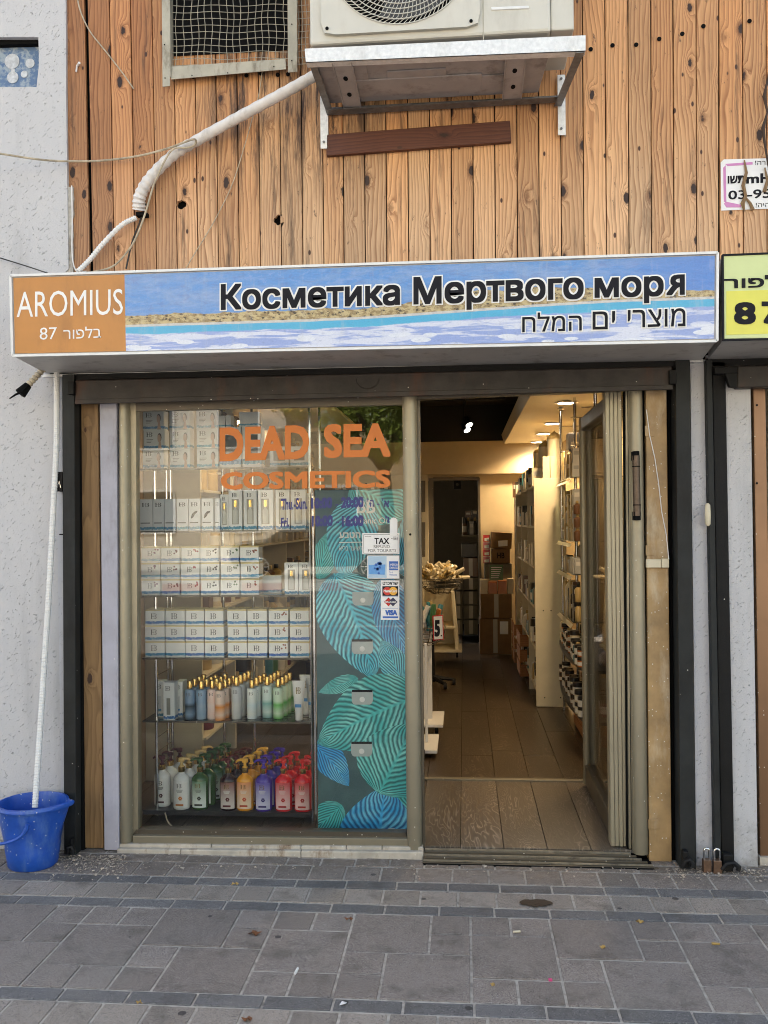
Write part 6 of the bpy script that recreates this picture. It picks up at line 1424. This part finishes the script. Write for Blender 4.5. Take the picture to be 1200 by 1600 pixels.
cart('large upper cardboard box stacked on the labelled one', 751, 928, 800, 966, YC, .4)
for i, (a, b, c, d, m_, lab) in enumerate(((763, 909, 777, 928, 'g_orange', 'small orange brown box left of its twin on the big cartons'), (778, 907, 792, 928, 'g_orange', 'small orange brown box right of its twin on the big cartons'), (750, 905, 762, 928, 'g_cream', 'small cream box at the left edge of the big cartons'), (793, 904, 803, 928, 'g_cream', 'small pale box at the right edge of the big cartons'))):
    cart(lab, a, b, c, d, YC+.02, .15, m_, tape=False, name='small_box')
cart('dark cardboard box behind the green lettered card', 757, 881, 800, 904, YC+.1, .3, 'cartongrey', tape=False)
cart('cardboard box with HB monogram in the middle of the rear stack', 768, 858, 797, 880, YC+.1, .3, 'carton', text='HB', tape=False)
cart('tilted cardboard box on top of the rear stack', 767, 832, 800, 857, YC+.1, .3, 'carton', tape=False, rot=Matrix.Rotation(R(4), 3, 'Y'))
mb = MB(); mb.quad_px([(778, 845), (793, 844), (793, 853), (779, 854)], YC+.09, .002); one(mb, 'carton_label', M['white'], 'white paper label on the tilted cardboard box', 'label')
t = thing('lettered_card', 'dark green card with rows of white writing on the rear boxes', 'card', W(776, 906, YC)); mb = MB(); mb.quad_px([(765, 883), (786, 883), (786, 906), (765, 906)], YC-.01, .01); mb.build('card', M['g_green'], t)
mb = MB()
for k in range(6): mb.quad_px([(767, 886+k*3.2), (784-(k*37) % 6, 886+k*3.2), (784-(k*37) % 6, 887.4+k*3.2), (767, 887.4+k*3.2)], YC-.012, .001)
mb.build('writing', M['whiteink'], t)
t = thing('poster_strip', 'narrow strip of red and white pictures hanging beside the rear boxes', 'poster', W(760, 880, YC+.2))
for k in range(4):
    y = 836+k*11.2; mb = MB(); mb.quad_px([(755, y), (765.5, y), (765.5, y+10.5), (755, y+10.5)], YC+.2, .003); o = mb.build('picture', M['g_pink'] if k % 2 else M['red'], t)
    mb = MB(); mb.quad_px([(757, y+5), (764, y+4), (764, y+9), (757, y+9)], YC+.197, .002); mb.build('white_patch', M['white'], o)
# rear shelf unit
ru = thing('rear_shelf', 'white edged shelf unit full of dark goods at the back right', 'shelf unit', W(816, 1000, 5.65)); ra, rb_ = W(806, 777, 5.6), W(829, 777, 5.6)
mb = MB(); mb.box(ra.x, ra.x+.02, 5.6, 5.95, FZ, ra.z); mb.build('upright', M['whiteboard'], ru); mb = MB(); mb.box(ra.x, rb_.x, 5.93, 5.95, FZ, ra.z); mb.build('back_panel', M['alu_dark'], ru)
for k, y in enumerate((777, 834, 889, 945)):
    z = W(815, y, 5.6).z; mb = MB(); mb.box(ra.x+.02, rb_.x, 5.6, 5.93, z-.02, z); mb.build('shelf', M['whiteboard'], ru)
    prow((ra.x+.05, 5.66, z), (rb_.x-.01, 5.66, z), 3, ['box', 'bottle'], ['black', 'brown', 'gold', 'silver'], .04, .2, 'shelf %s of the rear shelf unit' % ORD[k], 'goods in the rear shelf unit', 'left')
prow((ra.x-.02, 5.7, ra.z), (rb_.x, 5.7, ra.z), 5, ['box'], ['black', 'brown', 'black'], .05, .2, 'top of the rear shelf unit', 'goods on the rear shelf unit', 'left')
for i, (x0, y0, x1, y1, Y) in enumerate(((803, 982, 822, 1030, 5.2), (812, 1000, 830, 1075, 4.4))):
    a, b = W(x0, y0, Y), W(x1, y1, Y); t = thing('slatted_crate', ['rear', 'front'][i]+' brown slatted crate beside the cream shelf block', 'crate', (a.x, Y, FZ))
    for k in range(3): z = FZ+.02+k*.14; mb = MB(); mb.box(a.x, b.x+.03, Y, Y+.012, z, z+.11); mb.box(a.x, a.x+.012, Y+.013, Y+.5, z, z+.11); mb.build('slat', M['crate'], t, bevel=.002)
# storeroom cartons
YR = 7.3; n_ = 0
for cx0, cx1, nm in ((709, 723, 'left'), (725, 747, 'right')):
    for r_, (y0, y1) in enumerate(((903, 922), (924, 944.5), (946, 967.5), (969, 992))):
        cart('grey carton in the storeroom, %s from the top of the %s stack' % (ORD[r_], nm), cx0, y0, cx1, y1, YR, .35, 'cartongrey')
cart('dark box on top of the right storeroom stack', 721, 850, 746, 870, YR, .3, 'g_black', name='dark_box', tape=False); cart('brown box under the dark box in the storeroom', 724, 872, 747, 901, YR, .3, 'g_brown', name='dark_box')
t = thing('wall_speaker', 'small dark speaker high on the storeroom wall', 'speaker', W(714, 757, 8.3)); mb = MB(); a, b = W(709, 751, 8.3), W(720, 764, 8.3); mb.box(a.x, b.x, 8.3, 8.45, b.z, a.z); mb.build('cabinet', M['black'], t, bevel=.005); mb = MB(); mb.disc(W(714.5, 757, 8.29), (0, -1, 0), .02, .004, 14); mb.build('cone', M['alu_dark'], t)
st_ = thing('storeroom_shelf', 'dark shelf crowded with dark goods inside the storeroom', 'shelf unit', W(735, 836, 7.2)); a = W(720, 836, 7.2); b = W(748, 836, 7.2); mb = MB(); mb.box(a.x, b.x, 7.2, 7.5, a.z-.02, a.z); mb.build('shelf', M['alu_dark'], st_)
prow((a.x+.03, 7.3, a.z), (b.x-.03, 7.3, a.z), 4, ['box', 'bottle', 'jar'], ['black', 'silver', 'brown', 'black'], .06, .2, 'the dark storeroom shelf', 'goods on the storeroom shelf', 'left'); prow((a.x+.08, 7.4, a.z+.2), (b.x-.02, 7.4, a.z+.2), 3, ['box'], ['black', 'brown'], .07, .12, 'the heap on the storeroom shelf', 'goods on the storeroom shelf', 'left')
# ---------------------------------------------------------------- left side of the doorway: stands and baskets
tr_ = thing('basket_trolley', 'cream shelf trolley on castors carrying a wire bowl of beige tubes', 'trolley', W(700, 1020, 5.0)); YT = 5.0
def T(px, py): return W(px, py, YT)
mb = MB(); mb.prism([T(705, 925), T(709, 925), T(717, 1018), T(712, 1018)], (0, .5, 0)); mb.build('side_panel', M['cream'], tr_)
mb = MB(); mb.prism([T(660, 925), T(706, 925), T(713, 1018), T(660, 1018)], (0, .02, 0)); mb.v = [v+Vector((0, .45, 0)) for v in mb.v]; mb.build('back_panel', M['cream'], tr_)
for y in (978, 1015): mb = MB(); a, b = T(655, y), T(722 if y > 1000 else 711, y); mb.box(a.x, b.x, YT-.03, YT+.46, a.z-.025, a.z); mb.build('shelf', M['cream'], tr_, bevel=.003)
mb = MB(); p = T(714, 1024); mb.cyl((p.x-.01, p.y+.05, p.z), (p.x+.012, p.y+.05, p.z), .03, 12); mb.build('castor', M['black'], tr_)
bc2 = T(688, 905); bw_ = thing('wire_bowl', 'wide wire bowl heaped with beige tubes on the trolley', 'bowl', bc2)
mb = MB(); br_ = .23
for k in range(5): r_ = br_*math.cos(k*.3); zz = -.17*math.sin(k*.3); mb.tube([(bc2.x+math.cos(2*math.pi*j/24)*r_, bc2.y+.2+math.sin(2*math.pi*j/24)*r_, bc2.z+zz) for j in range(25)], .004, 5, False)
for j in range(14):
    a = 2*math.pi*j/14; mb.tube([(bc2.x+math.cos(a)*br_*math.cos(k*.3), bc2.y+.2+math.sin(a)*br_*math.cos(k*.3), bc2.z-.17*math.sin(k*.3)) for k in range(5)], .003, 4)
mb.build('wire_basket', M['alu_dark'], bw_)
def heap(c, r_, n, cols, where, group, ln=.11, wd_=.055, up=.12):
    for i in range(n):
        a = rp.uniform(0, 6.28); q = r_*math.sqrt(rp.random()); t = product('tube', rp.choice(cols), wd_, ln, '%s tube in %s, %s of the heap' % ('', where, ORD[min(i, 17)]), (c.x+math.cos(a)*q, c.y+math.sin(a)*q, c.z+rp.uniform(-.03, up)*(1-.5*q/r_)), group)
        t['label'] = 'beige tube lying among its twins in the heap in '+where; t.rotation_euler = (rp.uniform(.5, 1.6), rp.uniform(-.9, .9), rp.uniform(0, 6.28))
heap(bc2+Vector((0, .2, .0)), .19, 110, ['cream', 'cream', 'gold'], 'the wide wire bowl', 'beige tubes heaped in the wire bowl')
# nearer wire basket with coloured tubes and its price card
YQ = 2.1; qc = W(664, 960, YQ)
fs_ = thing('front_stand', 'white slatted floor stand on castors just inside the door at left', 'stand', W(672, 1150, YQ))
for (x0, x1, yt_, yb_k, Y) in ((663, 669, 1005, 1172, 1.75), (668, 674, 1010, 1135, 2.25), (655, 664, 1030, 1085, 1.9)):
    mb = MB(); a, b = W(x0, yt_, Y), W(x1, yb_k, Y); mb.box(a.x, b.x, Y, Y+.02, max(b.z, FZ+.05), a.z); mb.build('post', M['whiteboard'], fs_, bevel=.002)
mb = MB(); a, b = G(640, 1180, FZ+.04), G(683, 1176, FZ+.04); mb.box(a.x, b.x, 1.55, 1.98, FZ+.03, FZ+.05); mb.build('base_board', M['whiteboard'], fs_, bevel=.002)
mb = MB(); a = G(692, 1138, FZ+.09); mb.box(-.5, a.x, 2.02, 2.45, FZ+.085, FZ+.105); mb.build('base_board', M['whiteboard'], fs_, bevel=.002)
mb = MB(); mb.box(-.5, W(675, 1060, 2.2).x, 2.2, 2.22, .12, .82); mb.build('back_board', M['whiteboard'], fs_)
for px_, py_ in ((682, 1146), (661, 1186)):
    p = G(px_, py_, FZ); mb = MB(); mb.cyl((p.x-.01, p.y, FZ+.03), (p.x+.012, p.y, FZ+.03), .03, 12); mb.build('castor', M['black'], fs_)
bq_ = W(662, 985, YQ); bb_ = thing('wire_basket', 'wire basket of coloured tubes and bottles just inside the door', 'basket', bq_); mb = MB()
for k in range(5): r_ = .15*math.cos(k*.25); zz = -.13*math.sin(k*.3)+.03; mb.tube([(bq_.x+math.cos(2*math.pi*j/20)*r_, bq_.y+math.sin(2*math.pi*j/20)*r_, bq_.z+zz) for j in range(21)], .003, 5, False)
for j in range(10): a = 2*math.pi*j/10; mb.tube([(bq_.x+math.cos(a)*.15*math.cos(k*.25), bq_.y+math.sin(a)*.15*math.cos(k*.25), bq_.z+.03-.13*math.sin(k*.3)) for k in range(5)], .0025, 4)
mb.build('wire_frame', M['alu_dark'], bb_)
for i in range(26):
    a = rp.uniform(0, 6.28); q = .11*math.sqrt(rp.random()); cl = rp.choice(['white', 'cream', 'white', 'green', 'orange', 'white', 'teal', 'brown']); kd = rp.choice(['tube', 'bottle', 'tube'])
    t = product(kd, cl, .045, .15, '%s %s standing askew in the coloured wire basket by the door' % (cl, kd), (bq_.x+math.cos(a)*q, bq_.y+math.sin(a)*q, bq_.z+rp.uniform(-.02, .07)), 'tubes and bottles in the basket by the door'); t.rotation_euler = (rp.uniform(-.45, .45), rp.uniform(-.45, .45), rp.uniform(0, 6.28))
sg = thing('price_card', 'white price card with red border reading 5', 'price card', W(684, 1000, 1.85))
mb = MB(); mb.quad_px([(675.5, 962), (692.5, 960.5), (693.5, 999.5), (677, 1001)], 1.85, .004); mb.build('frame', M['red'], sg); mb = MB(); mb.quad_px([(677.5, 963.5), (691, 962.3), (692, 998), (678.5, 999.3)], 1.847, .002); mb.build('card', M['whiteboard'], sg)
mb = MB(); text_px(mb, '5', 678.8, 687.5, 995, 969, 994.5, 1.845, .05); text_px(mb, '.', 688.5, 690.5, 994.5, 992, 994.5, 1.845, .05); mb.build('lettering', M['ink'], sg)
oc = thing('office_chair', 'black five armed castor base of an office chair behind the white stand', 'chair', G(680, 1055, FZ)); cc = G(676, 1058, FZ+.08)
for k in range(5):
    a = 2*math.pi*k/5+.3; e = cc+Vector((math.cos(a)*.2, math.sin(a)*.2, -.03)); mb = MB(); mb.tube([cc, e], .02, 6, True, [.025, .014]); o = mb.build('leg', M['black'], oc); mb = MB(); mb.cyl(e+Vector((-.015, 0, -.02)), e+Vector((.015, 0, -.02)), .028, 10); mb.build('castor', M['black'], o)
mb = MB(); mb.cyl(cc, cc+Vector((0, 0, .35)), .02, 10); mb.build('column', M['black'], oc); mb = MB(); c2 = cc+Vector((-.05, 0, .38)); mb.box(c2.x-.24, c2.x+.1, c2.y-.22, c2.y+.22, c2.z-.03, c2.z+.05); mb.build('seat', M['black'], oc, bevel=.02)
# ---------------------------------------------------------------- left side of the shop, seen through the window
ws = thing('wall_shelving', 'long warm lit wall shelving along the left side of the shop', 'shelf unit', (-1.7, 2.8, FZ))
for y in (1.0, 1.75, 2.6, 3.5, 4.4, 5.3): mb = MB(); mb.box(WX0+.002, -1.52, y-.012, y+.012, FZ, 2.3); mb.build('upright', M['cream'], ws)
for i in range(6):
    z = .28+i*.36; mb = MB(); mb.box(WX0+.002, -1.5, 1.0, 5.3, z-.015, z); mb.build('shelf', M['cream'], ws)
    prow((-1.58, 1.1, z), (-1.58, 5.2, z), 17, ['box', 'bottle', 'bottle', 'jar'], [['green', 'burgundy', 'white', 'teal', 'cream'], ['green', 'cream', 'gold', 'white'], ['gold', 'cream', 'brown'], ['gold', 'cream', 'white', 'brown'], ['orange', 'brown', 'gold'], ['orange', 'brown', 'cream']][i], .12 if i < 2 else .09, .26 if i < 2 else .2, 'wall shelf %s counted from the floor' % ORD[i], 'goods on the left wall shelving', 'front', .01)
cn = thing('counter', 'low tan sales counter crowded with goods in the middle of the shop', 'counter', (-1.0, 4.2, FZ))
mb = MB(); mb.box(-1.30, -.62, 3.6, 5.4, FZ, 1.0); mb.build('case', M['creamwall'], cn); mb = MB(); mb.box(-1.33, -.59, 3.57, 5.43, 1.0, 1.03); mb.build('top', M['cream'], cn, bevel=.004)
prow((-1.25, 3.7, 1.03), (-.7, 3.7, 1.03), 7, ['box', 'bottle', 'jar'], ['gold', 'brown', 'cream', 'green'], .075, .2, 'the counter top in the front row', 'goods on the counter', 'left', .02); prow((-1.25, 4.1, 1.03), (-.65, 4.1, 1.03), 6, ['box', 'bottle'], ['gold', 'cream', 'white', 'burgundy'], .09, .3, 'the counter top in the second row', 'goods on the counter', 'left', .02); prow((-1.25, 4.7, 1.03), (-.65, 4.7, 1.03), 5, ['box'], ['brown', 'cream'], .11, .42, 'the counter top in the third row', 'goods on the counter', 'left', .02)
gd = thing('gondola', 'dark free standing rack of small bottles behind the window display', 'rack', (-.75, 2.4, FZ))
for x in (-.98, -.5): mb = MB(); mb.box(x, x+.025, 2.3, 2.6, FZ, 1.75); mb.build('upright', M['alu_dark'], gd)
for i in range(4):
    z = .75+i*.3; mb = MB(); mb.box(-.955, -.5, 2.3, 2.6, z-.012, z); mb.build('shelf', M['alu_dark'], gd)
    prow((-.93, 2.36, z), (-.53, 2.36, z), 8, ['bottle', 'box'], ['gold', 'brown', 'black', 'cream', 'silver'], .04, .15, 'shelf %s of the dark rack' % ORD[i], 'goods on the dark rack', 'left')
# ================================================================ ACROSS THE STREET (mirrored in the shop glass)
M['facade'] = paint('sunlit_stone', (.74, .68, .58), .85, var=.08, bump=.3); M['facade2'] = paint('tan_render', (.46, .36, .22), .85, var=.08, bump=.3); M['pane_dark'] = plastic('dark_pane', (.05, .06, .07), .1)
def house(x0, x1, y, h, mat, lab):
    t = thing('apartment_building', lab, 'building', ((x0+x1)/2, y, 0)); MB().box(x0, x1, y-8, y, 0, h).build('wall', M[mat], t)
    xx = x0+1.2
    while xx < x1-1.6:
        for z in [1.2+3*k for k in range(int(h//3))]:
            mb = MB(); mb.box(xx-.08, xx+1.48, y, y+.06, z-.08, z+1.5); f = mb.build('window', M['white'], t); mb = MB(); mb.box(xx, xx+1.4, y+.061, y+.07, z, z+1.42); mb.build('pane', M['pane_dark'], f)
        xx += 3.1
house(-16, -6.2, -27, 14, 'facade', 'sunlit pale stone apartment block across the street'); house(-6.1, 1.5, -25, 4.6, 'facade2', 'low tan building across the street'); house(1.6, 14, -28, 12, 'facade', 'second pale apartment block across the street to the right'); house(-29, -16.2, -26, 10, 'facade2', 'tan apartment block across the street to the left')
def leafm():
    t = Mt('street_foliage'); n = t.noise(t.pos(), 1.2, 3.); r = t.noise(t.pos(), 30., 1.); c = t.mix(n, (.05, .10, .014), (.26, .36, .05)); t.set(t.b.inputs['Subsurface Weight'], 0.); return t.out(t.mix(r, c, (.34, .40, .07)), .6)
M['foliage'] = leafm(); M['bark'] = paint('bark', (.12, .09, .06), .9, var=.3, vs=20, bump=.8)
def tree(x, y, h0, R0, lab, seed):
    rg = random.Random(seed); t = thing('street_tree', lab, 'tree', (x, y, 0)); mb = MB(); mb.tube([(x, y, 0), (x+.1, y, h0*.5), (x, y+.05, h0)], .2, 10, True, [.22, .17, .13])
    for k in range(6): a = k*1.05; mb.tube([(x, y, h0*.9), (x+math.cos(a)*R0*.4, y+math.sin(a)*R0*.4, h0+R0*.4), (x+math.cos(a)*R0*.7, y+math.sin(a)*R0*.7, h0+R0*.7)], .07, 6, True, [.1, .06, .03])
    mb.build('trunk', M['bark'], t, smooth=True); vs = []; fs = []
    cl = [(Vector((rg.gauss(0, .45)*R0, rg.gauss(0, .45)*R0, rg.uniform(-.45, .75)*R0)), rg.uniform(.25, .5)*R0) for _ in range(26)]
    for _ in range(20000):
        c, r_ = rg.choice(cl); d = Vector((rg.gauss(0, 1), rg.gauss(0, 1), rg.gauss(0, 1))).normalized()*r_*rg.uniform(.6, 1.); p = Vector((x, y, h0+R0*.6))+c+d; s_ = rg.uniform(.035, .075)
        u = Vector((rg.gauss(0, 1), rg.gauss(0, 1), rg.gauss(0, 1))).normalized()*s_; w = Vector((rg.gauss(0, 1), rg.gauss(0, 1), rg.gauss(0, 1))).normalized()*s_*.7; k = len(vs); vs += [p-u, p+w, p+u, p-w]; fs.append((k, k+1, k+2, k+3))
    mb = MB(); mb.add(vs, fs); o = mb.build('crown', M['foliage'], t)
tree(-1.9, -17.4, 3.0, 2.0, 'leafy street tree across the road, mirrored above the lettering', 1); tree(2.6, -18.6, 3.2, 2.2, 'second leafy street tree across the road', 2); tree(-10.6, -17.6, 3.3, 1.7, 'street tree far left across the road', 4)
# parked car behind the painted kerb
car = thing('parked_car', 'dark grey parked car across the street', 'car', (-3., -18.2, .10)); M['carpaint'] = paint('car_paint', (.05, .055, .06), .2, .5, var=.05, bump=0)
cx, cy = -3.6, -18.2
prof = [(-2.1, .45), (-2.15, .7), (-2.0, .92), (-1.2, 1.0), (-.5, 1.45), (.9, 1.48), (1.7, 1.05), (2.15, .95), (2.2, .5), (2.1, .32), (-2.0, .32)]
mb = MB(); mb.prism([(cx+x_, cy-.85, .1+z_) for x_, z_ in prof], (0, 1.7, 0)); mb.build('body', M['carpaint'], car, bevel=.06)
mb = MB(); mb.prism([(cx+x_, cy+.853, .1+z_) for x_, z_ in ((-1.05, 1.02), (-.45, 1.38), (.85, 1.4), (1.45, 1.06))], (0, .004, 0)); mb.build('side_window', M['pane_dark'], car)
for wx in (-1.35, 1.35):
    for wy in (.80, -.86):
        mb = MB(); mb.cyl((cx+wx, cy+wy, .42), (cx+wx, cy+wy+.1, .42), .32, 28); wh = mb.build('wheel', M['cableblack'], car, smooth=True); mb = MB()
        if wy > 0:
            for k in range(10): a = 2*math.pi*k/10; mb.tube([(cx+wx+math.cos(a)*.04, cy+wy+.105, .42+math.sin(a)*.04), (cx+wx+math.cos(a)*.21, cy+wy+.105, .42+math.sin(a)*.21)], .012, 5)
            mb.tube([(cx+wx+math.cos(2*math.pi*k/28)*.22, cy+wy+.102, .42+math.sin(2*math.pi*k/28)*.22) for k in range(29)], .014, 6, False); mb.build('rim', M['galv'], wh)
mb = MB(); mb.box(cx+2.12, cx+2.22, cy-.7, cy-.4, .7, .85); mb.build('headlight', M['white'], car); mb = MB(); mb.box(cx+2.12, cx+2.22, cy+.4, cy+.7, .7, .85); mb.build('headlight', M['white'], car)
